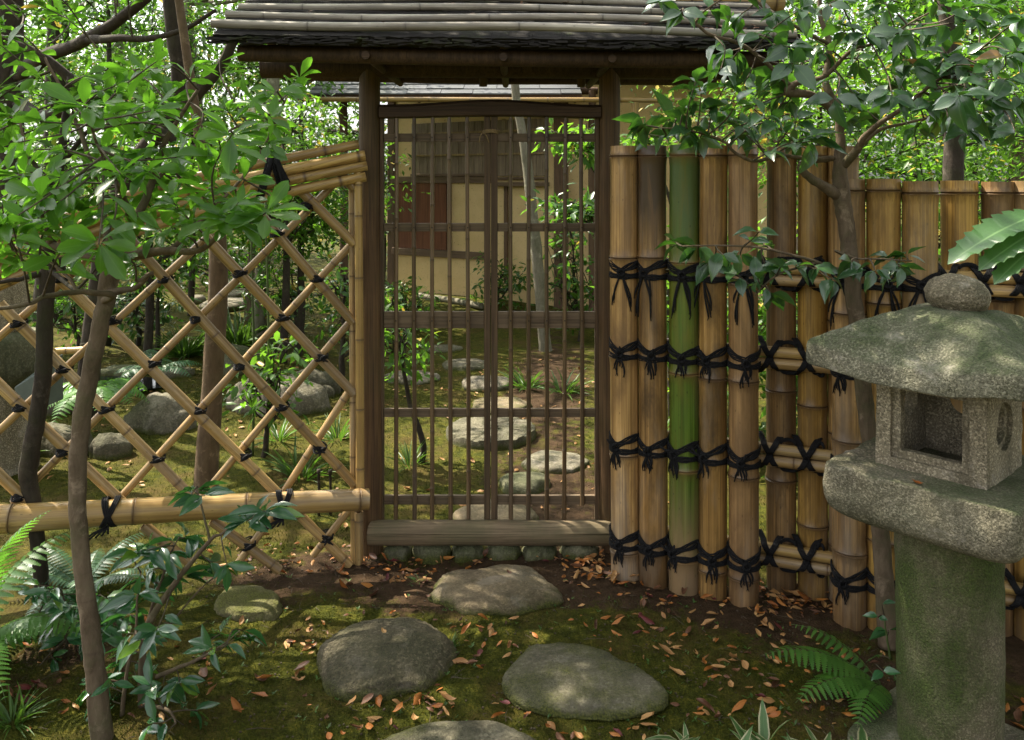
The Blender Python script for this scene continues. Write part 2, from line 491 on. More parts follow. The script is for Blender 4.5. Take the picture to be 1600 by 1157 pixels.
M['stem_green'] = mat_wood('green_stem', (0.05, 0.075, 0.02), (0.09, 0.13, 0.035), 'Z', 0.6, 0.0, 1.0, 0.2)
m = NT('roof_bark')
v = m.coords((6, 45, 45))
g = m.noise(v, 1.0, 6, 0.65, 0.5)
c = m.ramp(g, [(0.3, (0.010, 0.009, 0.009)), (0.72, (0.045, 0.040, 0.038))])
q = m.noise(m.coords((9, 9, 9)), 1.0, 6, 0.7)
c = m.mix(m.ramp(q, [(0.56, 0.0), (0.68, 0.8)]), c, (0.045, 0.055, 0.022))
m.bump(g, 0.8, 0.012)
M['roof_bark'] = m.fin(c, 0.9, 0.2)
M['shingle'] = mat_wood('roof_shingle', (0.038, 0.040, 0.044), (0.105, 0.108, 0.115), 'X', 0.55, 0.15, 0.5)
M['house_wood'] = mat_wood('house_timber', (0.115, 0.072, 0.045), (0.21, 0.14, 0.092), 'X', 0.75)
M['house_post'] = mat_wood('house_post_timber', (0.095, 0.055, 0.033), (0.18, 0.11, 0.068), 'Z', 0.75)
M['red_wood'] = mat_wood('red_brown_door_board', (0.13, 0.043, 0.020), (0.22, 0.085, 0.042), 'Z', 0.6, 0, 0.45)
M['shutter'] = mat_wood('grey_brown_shutter_board', (0.19, 0.138, 0.095), (0.34, 0.260, 0.185), 'Z', 0.8, 0, 0.8)
M['rafter'] = mat_wood('rafter_timber', (0.05, 0.027, 0.016), (0.12, 0.07, 0.042), 'Y', 0.8)
m = NT('ochre_plaster')
v = m.coords((1, 1, 1))
n1 = m.noise(v, 3.0, 6, 0.6)
c = m.ramp(n1, [(0.3, (0.60, 0.425, 0.215)), (0.7, (0.74, 0.545, 0.300))])
sp = m.noise(v, 55, 3, 0.6)
c = m.mix(m.ramp(sp, [(0.28, 0.75), (0.38, 0.0)]), c, (0.15, 0.09, 0.04))
m.bump(m.noise(v, 120, 4, 0.6), 0.35, 0.006)
M['plaster'] = m.fin(c, 0.9, 0.15)
m = NT('green_grey_metal')
M['metal'] = m.fin(m.ramp(m.noise(m.coords(), 8, 4), [(0.3, (0.06, 0.078, 0.070)), (0.7, (0.11, 0.135, 0.12))]), 0.5, 0.5)
m = NT('dark_water')
m.bump(m.noise(m.coords((1, 1, 1)), 9, 2, 0.5), 0.06, 0.01)
M['water'] = m.fin((0.006, 0.007, 0.008), 0.06, 0.5)

# leaves
M['lf_front'] = mat_leaf('evergreen_leaf', (0.030, 0.094, 0.011), (0.086, 0.192, 0.019), (0.21, 0.53, 0.034), 0.45, 0.30, 0.5, (0.40, 0.25, 0.03), 0.985, (0.12, 0.22, 0.05))
M['lf_cam'] = mat_leaf('camellia_leaf', (0.020, 0.060, 0.022), (0.046, 0.108, 0.038), (0.12, 0.34, 0.025), 0.22, 0.28, 0.7, (0.35, 0.13, 0.03), 0.985, (0.09, 0.17, 0.06), coat=0.35)
M['lf_shrub'] = mat_leaf('young_shrub_leaf', (0.016, 0.066, 0.026), (0.038, 0.115, 0.040), (0.09, 0.29, 0.04), 0.24, 0.24, 0.6, (0.10, 0.20, 0.02), 0.94, (0.07, 0.16, 0.06), coat=0.4)
M['lf_serr'] = mat_leaf('broad_serrated_leaf', (0.035, 0.095, 0.025), (0.055, 0.13, 0.032), (0.13, 0.32, 0.04), 0.3, 0.34, 0.5, None, 0.9, (0.14, 0.25, 0.09))
M['lf_sasa'] = mat_leaf('bamboo_grass_leaf', (0.045, 0.105, 0.03), (0.075, 0.15, 0.045), (0.2, 0.4, 0.08), 0.3, 0.42, 0.4, None, 0.9, (0.10, 0.2, 0.06), edge=(0.40, 0.37, 0.22))
M['lf_fern'] = mat_leaf('fern_leaf', (0.045, 0.13, 0.020), (0.085, 0.20, 0.030), (0.20, 0.50, 0.045), 0.35, 0.42, 0.4)
M['lf_fern_dark'] = mat_leaf('blue_green_fern_leaf', (0.020, 0.070, 0.028), (0.042, 0.110, 0.042), (0.08, 0.24, 0.04), 0.25, 0.45, 0.5)
M['lf_bright'] = mat_leaf('sunny_leaf', (0.028, 0.082, 0.010), (0.074, 0.155, 0.017), (0.18, 0.40, 0.028), 0.48, 0.40, 0.45, (0.50, 0.36, 0.05), 0.955)
M['lf_mid'] = mat_leaf('garden_leaf', (0.025, 0.072, 0.013), (0.062, 0.135, 0.022), (0.15, 0.36, 0.028), 0.38, 0.32, 0.5, (0.40, 0.30, 0.05), 0.975)
M['lf_dark'] = mat_leaf('dark_leaf', (0.018, 0.052, 0.014), (0.044, 0.100, 0.022), (0.10, 0.26, 0.03), 0.30, 0.28, 0.55)
M['lf_far'] = mat_leaf('woodland_leaf', (0.018, 0.054, 0.009), (0.050, 0.105, 0.016), (0.13, 0.28, 0.028), 0.38, 0.5, 0.35, (0.55, 0.45, 0.12), 0.93)
M['lf_grass'] = mat_leaf('grass_blade', (0.035, 0.080, 0.015), (0.070, 0.135, 0.022), (0.15, 0.32, 0.03), 0.3, 0.45, 0.4)
M['lf_moss'] = mat_leaf('moss_sprig', (0.026, 0.036, 0.005), (0.075, 0.082, 0.013), (0.10, 0.12, 0.012), 0.2, 0.8, 0.15)
def mat_dry(name, a, b):
    m = NT(name)
    c = m.ramp(m.oi.outputs['Random'], [(0.0, a), (1.0, b)])
    q = m.noise(m.coords((1, 1, 1)), 90, 4, 0.6)
    c = m.mix(m.ramp(q, [(0.35, 0.7), (0.6, 0.0)]), c, tuple(k * 0.4 for k in a))
    k = m.ramp(m.attr('av'), [(0.0, 0.6), (0.1, 0.0)])
    c = m.mix(k, c, tuple(t * 0.55 for t in a))
    return m.fin(c, 0.55, 0.35)
M['dry_tan'] = mat_dry('dry_tan_leaf', (0.29, 0.140, 0.045), (0.52, 0.300, 0.115))
M['dry_orange'] = mat_dry('dry_orange_leaf', (0.26, 0.080, 0.013), (0.44, 0.180, 0.034))
M['dry_brown'] = mat_dry('dry_brown_leaf', (0.085, 0.036, 0.018), (0.18, 0.078, 0.036))
M['dry_red'] = mat_dry('dry_red_leaf', (0.085, 0.014, 0.016), (0.15, 0.026, 0.024))
M['dry_yellow'] = mat_dry('dry_yellow_leaf', (0.42, 0.33, 0.10), (0.56, 0.46, 0.20))

# ------------------------------------------------------------------ leaf templates  (u along, v across, w up)
def tmpl_leaf(stations, fold=0.25, curl=0.15, wave=0.0, seed=0):
    """stations: list of (u, halfwidth). returns V (k,3), T (t,3), av"""
    rs = random.Random(seed)
    V = []; T = []; av = []
    wmax = max(h for _, h in stations) or 1
    prev = None
    for (u, h) in stations:
        w0 = -curl * u * u
        if h < 1e-6:
            V.append((u, 0, w0)); av.append(0.0); cur = (len(V) - 1,)
        else:
            a = rs.uniform(-1, 1) * wave; b = rs.uniform(-1, 1) * wave
            V += [(u, -h, w0 + fold * h + a), (u, 0, w0), (u, h, w0 + fold * h + b)]
            av += [1.0, 0.0, 1.0]
            k = len(V); cur = (k - 3, k - 2, k - 1)
        if prev is not None:
            if len(prev) == 1 and len(cur) == 3:
                T += [(prev[0], cur[1], cur[0]), (prev[0], cur[2], cur[1])]
            elif len(prev) == 3 and len(cur) == 3:
                for i in (0, 1):
                    T += [(prev[i], prev[i + 1], cur[i + 1]), (prev[i], cur[i + 1], cur[i])]
            elif len(prev) == 3 and len(cur) == 1:
                T += [(prev[0], prev[1], cur[0]), (prev[1], prev[2], cur[0])]
        prev = cur
    return np.array(V, float), np.array(T, int), np.array(av, float)

T_OBOV = [tmpl_leaf([(0, 0), (0.12, 0.03), (0.38, 0.135), (0.66, 0.20), (0.88, 0.13), (1, 0)], 0.25 + 0.2 * i, 0.05 + 0.12 * i, 0.012, i) for i in range(3)]
T_CAM = [tmpl_leaf([(0, 0), (0.08, 0.07), (0.26, 0.225), (0.48, 0.265), (0.74, 0.160), (0.90, 0.045), (1, 0)], 0.20 + 0.16 * i, 0.22 + 0.14 * i, 0.014, i + 5) for i in range(3)]
T_LANCE = [tmpl_leaf([(0, 0), (0.10, 0.05), (0.32, 0.165), (0.58, 0.175), (0.82, 0.095), (1, 0)], 0.3 + 0.2 * i, 0.10 + 0.15 * i, 0.01, i + 9) for i in range(3)]
T_SASA = [tmpl_leaf([(0, 0), (0.08, 0.05), (0.3, 0.085), (0.6, 0.075), (0.85, 0.035), (1, 0)], 0.3, 0.15 + 0.25 * i, 0.01, i + 14) for i in range(3)]
def tmpl_dry(bend, roll, twist, seed):
    """a dry leaf: oval outline, bent along its length and rolled across it"""
    rs = random.Random(seed); V = []; T = []; av = []
    us = [0.0, 0.08, 0.2, 0.36, 0.54, 0.72, 0.87, 0.96, 1.0]
    hw = [0.012, 0.05, 0.145, 0.225, 0.245, 0.195, 0.11, 0.04, 0.004]
    for u, h in zip(us, hw):
        h *= rs.uniform(0.9, 1.1)
        a = bend * (u - 0.45)
        cx, cz = (u, 0.0) if abs(bend) < 1e-3 else (0.45 + math.sin(a) / bend, (1 - math.cos(a)) / bend)
        for k in (-1.0, -0.55, 0.0, 0.55, 1.0):
            t = k * roll * h / 0.245
            y = h * (math.sin(t) / (roll * h / 0.245)) if abs(roll) > 1e-3 and h > 0.01 else h * k
            z = (1 - math.cos(t)) / abs(roll) * 0.245 * (1 if roll > 0 else -1) + 0.10 * abs(k) * h + rs.uniform(-0.010, 0.010) * abs(k)
            z += twist * k * h * (u - 0.5)
            V.append((cx - math.sin(a) * z, y, cz + math.cos(a) * z)); av.append(abs(k))
    for i in range(8):
        for j in range(4):
            a = i * 5 + j
            T += [(a, a + 1, a + 6), (a, a + 6, a + 5)]
    return np.array(V), np.array(T), np.array(av)
T_SASA_W = [(V * np.array([1, 1.5, 1]), T, a) for V, T, a in T_SASA]
T_DRY = [tmpl_dry(0.5, 0.7, 0.5, 20), tmpl_dry(0.9, 1.5, -0.6, 21), tmpl_dry(-0.9, -0.9, 0.4, 22), tmpl_dry(1.9, 0.8, 0.8, 23), tmpl_dry(0.3, 2.3, -0.5, 24)]
T_MID = tmpl_leaf([(0, 0), (0.33, 0.17), (0.68, 0.16), (1, 0)], 0.3, 0.2, 0.0, 1)
T_FAR = (np.array([(0, 0, 0), (0.45, -0.22, 0.05), (1, 0, -0.08), (0.45, 0.22, 0.05)], float), np.array([(0, 2, 1), (0, 3, 2)], int), np.array([0, 1, 0, 1.0]))
def serrated():
    st = [(0, 0), (0.06, 0.03)]
    for i in range(9):
        u = 0.10 + i * 0.095
        w = 0.125 * math.sin(math.pi * min(1, (u * 0.93) ** 0.8)) + 0.02
        st += [(u, w * 1.0), (u + 0.06, w * 1.16), (u + 0.066, w * 0.92)]
    st += [(1.0, 0)]
    return tmpl_leaf(st, 0.28, 0.25, 0.006, 3)
T_SERR = [serrated()]

def batch(tm, pos, d, nrm, L, W=None):
    """many copies of a leaf template -> V, T, av"""
    V0, T0, a0 = tm
    pos = np.asarray(pos, float); d = np.asarray(d, float); nrm = np.asarray(nrm, float)
    N = len(pos); k = len(V0)
    L = np.broadcast_to(np.asarray(L, float), (N,))
    W = np.ones(N) if W is None else np.broadcast_to(np.asarray(W, float), (N,))
    x = d / (np.linalg.norm(d, axis=1, keepdims=True) + 1e-9)
    z = nrm - (nrm * x).sum(1, keepdims=True) * x
    z = z / (np.linalg.norm(z, axis=1, keepdims=True) + 1e-9)
    y = np.cross(z, x)
    V = pos[:, None, :] + L[:, None, None] * (V0[None, :, 0, None] * x[:, None, :] + V0[None, :, 1, None] * W[:, None, None] * y[:, None, :] + V0[None, :, 2, None] * z[:, None, :])
    T = T0[None] + (np.arange(N) * k)[:, None, None]
    return V.reshape(-1, 3), T.reshape(-1, 3), np.tile(a0, N)

def merge(parts):
    Vs, Ts, As = [], [], []; b = 0
    for V, T, a in parts:
        Vs.append(V); Ts.append(T + b); As.append(a); b += len(V)
    return np.concatenate(Vs), np.concatenate(Ts), np.concatenate(As)

def foliage(name, parts, mat, parent, kind=None, smooth=True):
    V, T, a = merge(parts)
    off = np.array(wm(parent).translation) if parent else np.zeros(3)
    me = np_mesh(name, V - off, T, mat, {'av': a}, smooth)
    o = link(bpy.data.objects.new(name, me), parent, Matrix.Translation(Vector(off)))
    if kind: o['kind'] = kind
    return o

LEAF_MESH = {}
def single_leaves(leaves, tms, mat, parent, limit=300, restname='foliage', names='leaf'):
    """leaves: list of (pos, d, n, L). the biggest in the picture become leaf parts, the rest one stuff part"""
    def size(l):
        p = l[0]
        Y = max(p[1], 0.3); px = 800 + p[0] / Y * F; py = HY + (EYE - p[2]) / Y * F
        inside = (-40 < px < 1640) and (-40 < py < 1200)
        return (l[3] / Y) if inside else 0.0
    leaves = sorted(leaves, key=size, reverse=True)
    key = (id(tms), mat.name)
    if key not in LEAF_MESH:
        LEAF_MESH[key] = [np_mesh('leaf', t[0], t[1], mat, {'av': t[2]}) for t in tms]
    mes = LEAF_MESH[key]
    rest = []
    for i, (p, d, n, L) in enumerate(leaves):
        if i < limit and size((p, d, n, L)) > 0:
            x = Vector(d).normalized(); z = Vector(n) - Vector(n).dot(x) * x
            z = z.normalized() if z.length > 1e-5 else x.orthogonal().normalized()
            y = z.cross(x)
            mw = Matrix(((x.x, y.x, z.x, p[0]), (x.y, y.y, z.y, p[1]), (x.z, y.z, z.z, p[2]), (0, 0, 0, 1))) @ Matrix.Scale(L, 4)
            o = bpy.data.objects.new(names, mes[i % len(mes)])
            link(o, parent, mw)
        else:
            rest.append((p, d, n, L))
    if rest:
        parts = []
        for k in range(len(tms)):
            sub = rest[k::len(tms)]
            if sub:
                parts.append(batch(tms[k], [r[0] for r in sub], [r[1] for r in sub], [r[2] for r in sub], [r[3] for r in sub]))
        foliage(restname, parts, mat, parent, 'stuff')
# ================================================================== THE SETTING
def micro(x, y):
    """small relief: moss cushions"""
    c = 0.5 - abs(mnoise.noise((x * 11, y * 11, 8.0)))
    return mnoise.noise((x * 22, y * 22, 0.3)) * 0.0045 + mnoise.noise((x * 7, y * 7, 4.1)) * 0.006 + max(0.0, c) * 0.014 - 0.004

def soil_mask(x, y):
    """1 = bare brown soil, 0 = moss"""
    x = np.asarray(x, float); y = np.asarray(y, float)
    fy = 3.25 + np.clip(x - 0.3, 0, 2) * -0.36
    w = 0.05 * np.sin(6 * x) + 0.04 * np.sin(11 * x + 2)
    front = np.clip(1.0 - np.abs(y - (fy - 0.10 + w)) / 0.38, 0, 1) ** 0.8
    front = front * np.clip(1.0 - np.clip(-0.75 - x, 0, 1) * 1.1, 0.12, 1)
    path = np.exp(-((x - 0.28 - 0.10 * np.sin(y)) / 0.42) ** 2) * np.clip((y - 3.2) / 0.3, 0, 1) * np.clip((10 - y) / 3, 0, 1) * 0.72
    rest = 0.10 * np.sin(3.1 * x + 1.0) * np.sin(2.3 * y)
    lant = 0.75 * np.exp(-(((x - 1.15) / 0.35) ** 2 + ((y - 2.35) / 0.5) ** 2))
    left = 0.6 * np.exp(-(((x + 1.35) / 0.35) ** 2 + ((y - 2.65) / 0.35) ** 2))
    return np.clip(np.maximum.reduce([front, path, lant, left]) + rest, 0, 1)

def axis(*segs):
    a = []
    for lo, hi, st in segs:
        a += list(np.arange(lo, hi - 1e-6, st))
    a.append(segs[-1][1])
    return np.array(a)
gx = axis((-300, -60, 60), (-60, -12, 8), (-12, -5, 0.5), (-5, -2.2, 0.09), (-2.2, 1.9, 0.022), (1.9, 5, 0.1), (5, 12, 0.5), (12, 60, 8), (60, 300, 60))
gy = axis((-300, -30, 45), (-30, -2, 2), (-2, 1.7, 0.2), (1.7, 3.7, 0.022), (3.7, 6, 0.05), (6, 11, 0.12), (11, 20, 0.5), (20, 60, 5), (60, 300, 60))
X, Y = np.meshgrid(gx, gy)
Z = gz(X, Y)
near = ((np.abs(X) < 2.2) & (Y > 1.7) & (Y < 5))
fine = np.zeros_like(Z)
idx = np.argwhere(near)
for i, j in idx:
    x, y = X[i, j], Y[i, j]
    fine[i, j] = micro(x, y)
Z = Z + fine
V = np.stack([X, Y, Z], -1).reshape(-1, 3)
nyy, nxx = X.shape
a = (np.arange(nyy - 1)[:, None] * nxx + np.arange(nxx - 1)[None]).ravel()
T = np.concatenate([np.stack([a, a + 1, a + nxx + 1], 1), np.stack([a, a + nxx + 1, a + nxx], 1)])
m = NT('moss_and_soil')
v = m.coords((1, 1, 1), rand=False)
n1 = m.noise(v, 3.2, 6, 0.65)
n2 = m.noise(v, 26, 5, 0.65)
n3 = m.noise(v, 150, 4, 0.65)
moss = m.ramp(m.math('ADD', m.math('MULTIPLY', n2, 0.5), m.math('MULTIPLY', n3, 0.5)), [(0.36, (0.014, 0.018, 0.003)), (0.52, (0.050, 0.054, 0.006)), (0.68, (0.145, 0.122, 0.018))])
moss = m.mix(m.ramp(n1, [(0.46, 0.0), (0.66, 0.8)]), moss, (0.070, 0.046, 0.015))
soil = m.ramp(n2, [(0.3, (0.028, 0.017, 0.009)), (0.7, (0.072, 0.044, 0.024))])
soil = m.mix(m.ramp(n3, [(0.32, 0.6), (0.5, 0.0)]), soil, (0.025, 0.016, 0.010))
k = m.math('ADD', m.attr('soil'), m.math('MULTIPLY', m.math('SUBTRACT', m.noise(v, 9, 6, 0.7), 0.5), 1.5))
c = m.mix(m.ramp(k, [(0.40, 0.0), (0.60, 1.0)]), moss, soil)
pe = m.voro(v, 60)
m.bump(m.math('ADD', m.math('MULTIPLY', n3, 0.8), m.math('MULTIPLY', n2, 1.0)), 0.9, 0.012)
M['ground'] = m.fin(c, 0.95, 0.1)
gme = np_mesh('ground', V, T, M['ground'], {'soil': soil_mask(V[:, 0], V[:, 1])})
ground = link(bpy.data.objects.new('ground', gme))
tag(ground, 'mossy garden ground with bare brown soil along the fences', kind='structure')

def fz(x, y):
    g = G(x, y)
    if abs(x) < 2.2 and 1.7 < y < 5:
        g += micro(x, y)
    return g

# moss sprigs: short blades standing in the moss, thickest nearest the viewer
def sprigs(n, x0, x1, y0, y1, h, seed):
    r = np.random.RandomState(seed)
    x = r.uniform(x0, x1, n * 2); y = y0 + (y1 - y0) * r.uniform(0, 1, n * 2) ** 1.25
    keep = (soil_mask(x, y) + r.normal(0, 0.22, len(x))) < 0.48
    keep &= (np.abs(x) / y < 0.66)
    x = x[keep][:n]; y = y[keep][:n]
    z = gz(x, y) - 0.002
    for i in range(len(x)):
        if y[i] < 5 and abs(x[i]) < 2.2:
            z[i] += micro(x[i], y[i])
    n = len(x)
    th = r.uniform(0, 6.283, n)
    hh = h * r.uniform(0.4, 1.3, n)
    w = hh * 0.16
    p0 = np.stack([x - w * np.cos(th), y - w * np.sin(th), z], 1)
    p1 = np.stack([x + w * np.cos(th), y + w * np.sin(th), z], 1)
    p2 = np.stack([x + r.normal(0, 0.45, n) * hh, y + r.normal(0, 0.45, n) * hh, z + hh], 1)
    Vs = np.stack([p0, p1, p2], 1).reshape(-1, 3)
    return Vs, np.arange(n * 3).reshape(-1, 3), np.zeros(n * 3)
parts = [sprigs(110000, -1.6, 1.35, 1.95, 3.3, 0.0085, 1), sprigs(50000, -3.2, 1.2, 3.4, 7.0, 0.013, 2)]
foliage('moss', parts, M['lf_moss'], None, 'stuff', False)
tag(bpy.data.objects['moss'], 'short green moss covering the garden ground')

# ------------------------------------------------------------------ stones
def ico(sub):
    import bmesh
    bm = bmesh.new()
    bmesh.ops.create_icosphere(bm, subdivisions=sub, radius=1.0)
    vs = [v.co.copy() for v in bm.verts]; fs = [tuple(v.index for v in f.verts) for f in bm.faces]
    bm.free()
    return vs, fs
ICO4 = ico(5); ICO3 = ico(4); ICO2 = ico(3)
def stone(name, cx, cy, w, d, h, mat, label, cat='stepping stone', group=None, flat=0.4, seed=0, rot=0.0, rough=0.10, shape=None, base=None, sub=ICO4, embed=0.35, fine=1.0, facet=0.85):
    """flat: 0 = round dome, 1 = level top"""
    vs, fs = sub
    o = MB(); out = []
    g = fz(cx, cy) if base is None else base
    cr, sr = math.cos(rot), math.sin(rot)
    rp_ = random.Random(seed * 7 + 1); planes = []
    for _ in range(16):
        n_ = Vector((rp_.gauss(0, 1), rp_.gauss(0, 1), abs(rp_.gauss(0, 0.8)))).normalized()
        planes.append((n_, rp_.uniform(0.84, 0.96)))
    for v in vs:
        v = v.copy()
        for n_, o_ in planes:
            e_ = v.dot(n_) - o_
            if e_ > 0: v -= n_ * e_ * facet
        x, y, z = v
        ang = math.atan2(y, x)
        r = 1 + rough * 1.6 * nz((math.cos(ang) * 1.3 + seed * 3.1, math.sin(ang) * 1.3, seed)) + rough * 0.7 * nz((math.cos(ang) * 3.3, math.sin(ang) * 3.3 + seed, 2.0))
        if shape: r *= shape(ang)
        zz = z
        if z > 0:
            zz = (1 - flat) * z + flat * math.tanh(z * 3.2) * 0.86
        q = Vector((x, y, z)) * 1.7 + Vector((seed * 7.7, seed * 1.3, 0))
        lump = rough * 0.8 * mnoise.noise(q * 1.3) + rough * 0.35 * mnoise.noise(q * 3.4) + 0.024 * fine * mnoise.noise(q * 9) + 0.014 * fine * mnoise.noise(q * 21) - 0.05 * max(0.0, mnoise.noise(q * 4.5 + Vector((9, 2, 5))) - 0.30)
        px = x * r * w / 2 * (1 + lump); py = y * r * d / 2 * (1 + lump)
        pz = (zz + lump * 0.7) * h if z > 0 else z * h * (embed / 0.35)
        out.append((cx + px * cr - py * sr, cy + px * sr + py * cr, g + pz))
    o.add(out, fs)
    ob = bpy.data.objects.new(name, o.mesh(name, mat))
    # origin at the stone's base
    for vv in ob.data.vertices: vv.co -= Vector((cx, cy, g))
    link(ob, None, Matrix.Translation((cx, cy, g)))
    tag(ob, label, cat, group)
    return ob

STEP_F = 'stepping stones leading up to the gate'
stone('stepping_stone', -0.395, 2.60, 0.440, 0.40, 0.080, M['stone_round'], 'rough rounded grey boulder, the most domed stepping stone in front of the gate', group=STEP_F, flat=0.25, seed=1, rough=0.06, fine=1.5, facet=0.25)
stone('stepping_stone', -0.055, 3.02, 0.495, 0.34, 0.050, M['stone_flat'], 'pale brown flat stepping stone directly before the gate threshold', group=STEP_F, flat=0.75, seed=2, rough=0.08)
stone('stepping_stone', 0.20, 2.475, 0.465, 0.36, 0.028, M['stone_grey'], 'flat grey three-cornered stepping stone between the domed boulder and the lantern', group=STEP_F, flat=0.93, seed=3, rough=0.05, facet=0.5, rot=-0.35,
      shape=lambda a: 1.0 + 0.10 * math.cos(3 * a + 0.3) + 0.03 * math.cos(2 * a))
stone('stepping_stone', -0.125, 2.06, 0.62, 0.48, 0.042, M['stone_grey'], 'grey stepping stone cut off by the bottom edge of the picture', group=STEP_F, flat=0.8, seed=4, rough=0.05)
stone('stepping_stone', -0.925, 2.925, 0.27, 0.20, 0.045, M['stone_moss'], 'low sunlit stone covered in yellow-green moss near the young shrub', group=STEP_F, flat=0.8, seed=6, rough=0.09, rot=-0.5)
sx = [(621, 50, 'leftmost, against the left gate post'), (672, 58, 'second from the left'), (731, 56, 'third from the left'), (788, 54, 'third from the right'), (843, 58, 'second from the right'), (906, 62, 'rightmost and largest, by the right gate post')]
for i, (px, wpx, t) in enumerate(sx):
    p = PG(px, 874)
    stone('sill_stone', p.x, 3.335, wpx / F * 3.33 * (0.86, 1.05, 0.95, 1.08, 0.98, 1.1)[i], 0.15, 0.068 * (0.9, 1.02, 0.95, 1.06, 0.92, 1.0)[i], M['stone_green'], 'mossy round cobble under the gate threshold, ' + t, 'stone', 'row of cobbles under the threshold', 0.35, 10 + i, 0.25 * ((i * 5) % 3 - 1), 0.12, None, 0.0, ICO3)
ST_G = 'stepping stones in the garden behind the gate'
gs = [  # px, py, width px, height m, flatness, material, label
    (644, 592, 92, 0.085, 0.4, 'stone_garden', 'grey garden stone behind the small shrub inside the gate'),
    (695, 545, 62, 0.07, 0.5, 'stone_garden', 'small stepping stone farthest up the path seen through the left gate leaf'),
    (729, 571, 76, 0.07, 0.6, 'stone_garden', 'flat oval stepping stone just above the middle of the garden path'),
    (762, 604, 94, 0.11, 0.3, 'stone_garden', 'domed stepping stone seen behind the meeting stiles of the gate'),
    (784, 634, 96, 0.05, 0.8, 'stone_flat', 'low flat stepping stone just beyond the carved round stone'),
    (867, 727, 104, 0.06, 0.85, 'stone_garden', 'pale angular stepping stone with a split front seen through the right gate leaf'),
    (818, 762, 84, 0.09, 0.6, 'stone_green', 'rough mossy stepping stone next to the pale angular one'),
    (774, 815, 132, 0.075, 0.7, 'stone_flat', 'large flat stone just inside the gate threshold'),
]
for i, (px, py, w, h, fl, mt, lb) in enumerate(gs):
    p = PG(px, py)
    stone('stepping_stone', p.x, p.y, w / F * p.y, w / F * p.y * (0.8 if fl < 0.6 else 0.95), h * 0.68, M[mt], lb, group=ST_G, flat=fl, seed=30 + i, rough=0.08, sub=ICO3)
# carved millstone with radial furrows
p = PG(767, 681)
mr = 70 / F * p.y
mb = MB()
ns, nr = 210, 54
vs = [(0, 0, 0.055)]; fs = []
for j in range(1, nr + 1):
    r = mr * j / nr
    for k in range(ns):
        a = 2 * math.pi * k / ns
        sec = int((a + 0.2) / (2 * math.pi / 7)); ac = (sec + 0.5) * 2 * math.pi / 7 - 0.2
        xx, yy = r * math.cos(a - ac), r * math.sin(a - ac)
        furrow = 0.5 + 0.5 * math.sin((yy * 0.75 + xx * 0.35) / mr * 21)
        z = 0.055 - 0.009 * min(1.0, max(0.0, (furrow - 0.45) * 3.0)) - (0.02 if j == nr else 0)
        vs.append((r * math.cos(a) * (1 + 0.02 * math.sin(3 * a)), r * math.sin(a), z))
for k in range(ns): vs.append((mr * 1.02 * math.cos(2 * math.pi * k / ns), mr * 1.02 * math.sin(2 * math.pi * k / ns), -0.05))
for k in range(ns): fs.append((0, 1 + k, 1 + (k + 1) % ns))
for j in range(nr):
    for k in range(ns):
        k2 = (k + 1) % ns
        fs.append((1 + j * ns + k, 1 + (j + 1) * ns + k, 1 + (j + 1) * ns + k2, 1 + j * ns + k2))
mb.add(vs, fs)
mo = link(bpy.data.objects.new('carved_millstone', mb.mesh('carved_millstone', M['stone_grey'], True)), None, Matrix.Translation((p.x, p.y, fz(p.x, p.y))))
auto_smooth(mo, 30)
tag(mo, 'round carved millstone with furrows set in the moss as a stepping stone', 'millstone')
# boulders and slabs in the garden behind the lattice fence
bl = [
    (427, 645, 165, 0.27, 0.35, 'stone_garden', 'large pale boulder behind the lattice fence near the gate', 0.7),
    (478, 622, 95, 0.22, 0.3, 'stone_grey', 'grey boulder leaning behind the large pale one', 0.7),
    (362, 585, 90, 0.26, 0.2, 'stone_green', 'mossy boulder standing behind the brown tree trunk', 0.8),
    (241, 675, 112, 0.26, 0.25, 'stone_garden', 'sunlit rounded boulder with fern fronds over its top', 0.75),
    (186, 592, 78, 0.07, 0.9, 'stone_green', 'flat greenish slab at the edge of the dark water', 0.7),
    (263, 592, 60, 0.08, 0.9, 'stone_grey', 'flat dark grey slab beside the sunlit boulder', 0.8),
    (75, 715, 110, 0.20, 0.3, 'stone_grey', 'dull grey boulder at the left behind the lattice fence', 0.6),
    (160, 722, 70, 0.15, 0.3, 'stone_grey', 'small dark boulder under the hanging fern', 0.7),
    (64, 655, 80, 0.30, 0.4, 'stone_garden', 'pale rugged rock between the pond and the left lantern', 0.6),
    (505, 628, 30, 0.10, 0.3, 'stone_grey', 'little dark stone at the right foot of the leaning boulder', 0.8),
]
for i, (px, py, w, h, fl, mt, lb, dr) in enumerate(bl):
    p = PG(px, py)
    stone('boulder', p.x, p.y + 0.1, w / F * p.y, w / F * p.y * dr, h * 0.85, M[mt], lb, 'boulder', 'boulders behind the lattice fence', fl, 50 + i, 0.3 * (i % 3 - 1), 0.13, None, None, ICO3)
for i, (px, py, w, lb) in enumerate([(370, 462, 60, 'highest pale flat stone on the far path beside the trees'), (366, 476, 52, 'middle pale flat stone on the far path beside the trees'), (352, 489, 74, 'lowest pale flat stone on the far path beside the trees'),
                                     (300, 488, 40, 'lone pale flat stone left of the far path stones'), (446, 440, 40, 'pale step stone on the far slope under the shrubs')]):
    p = PG(px, py)
    stone('flat_stone', p.x, p.y, w / F * p.y, w / F * p.y * 1.4, 0.07, M['stone_garden'], lb, 'stone', 'flat stones on the far path', 0.9, 70 + i, 0, 0.1, None, None, ICO2)
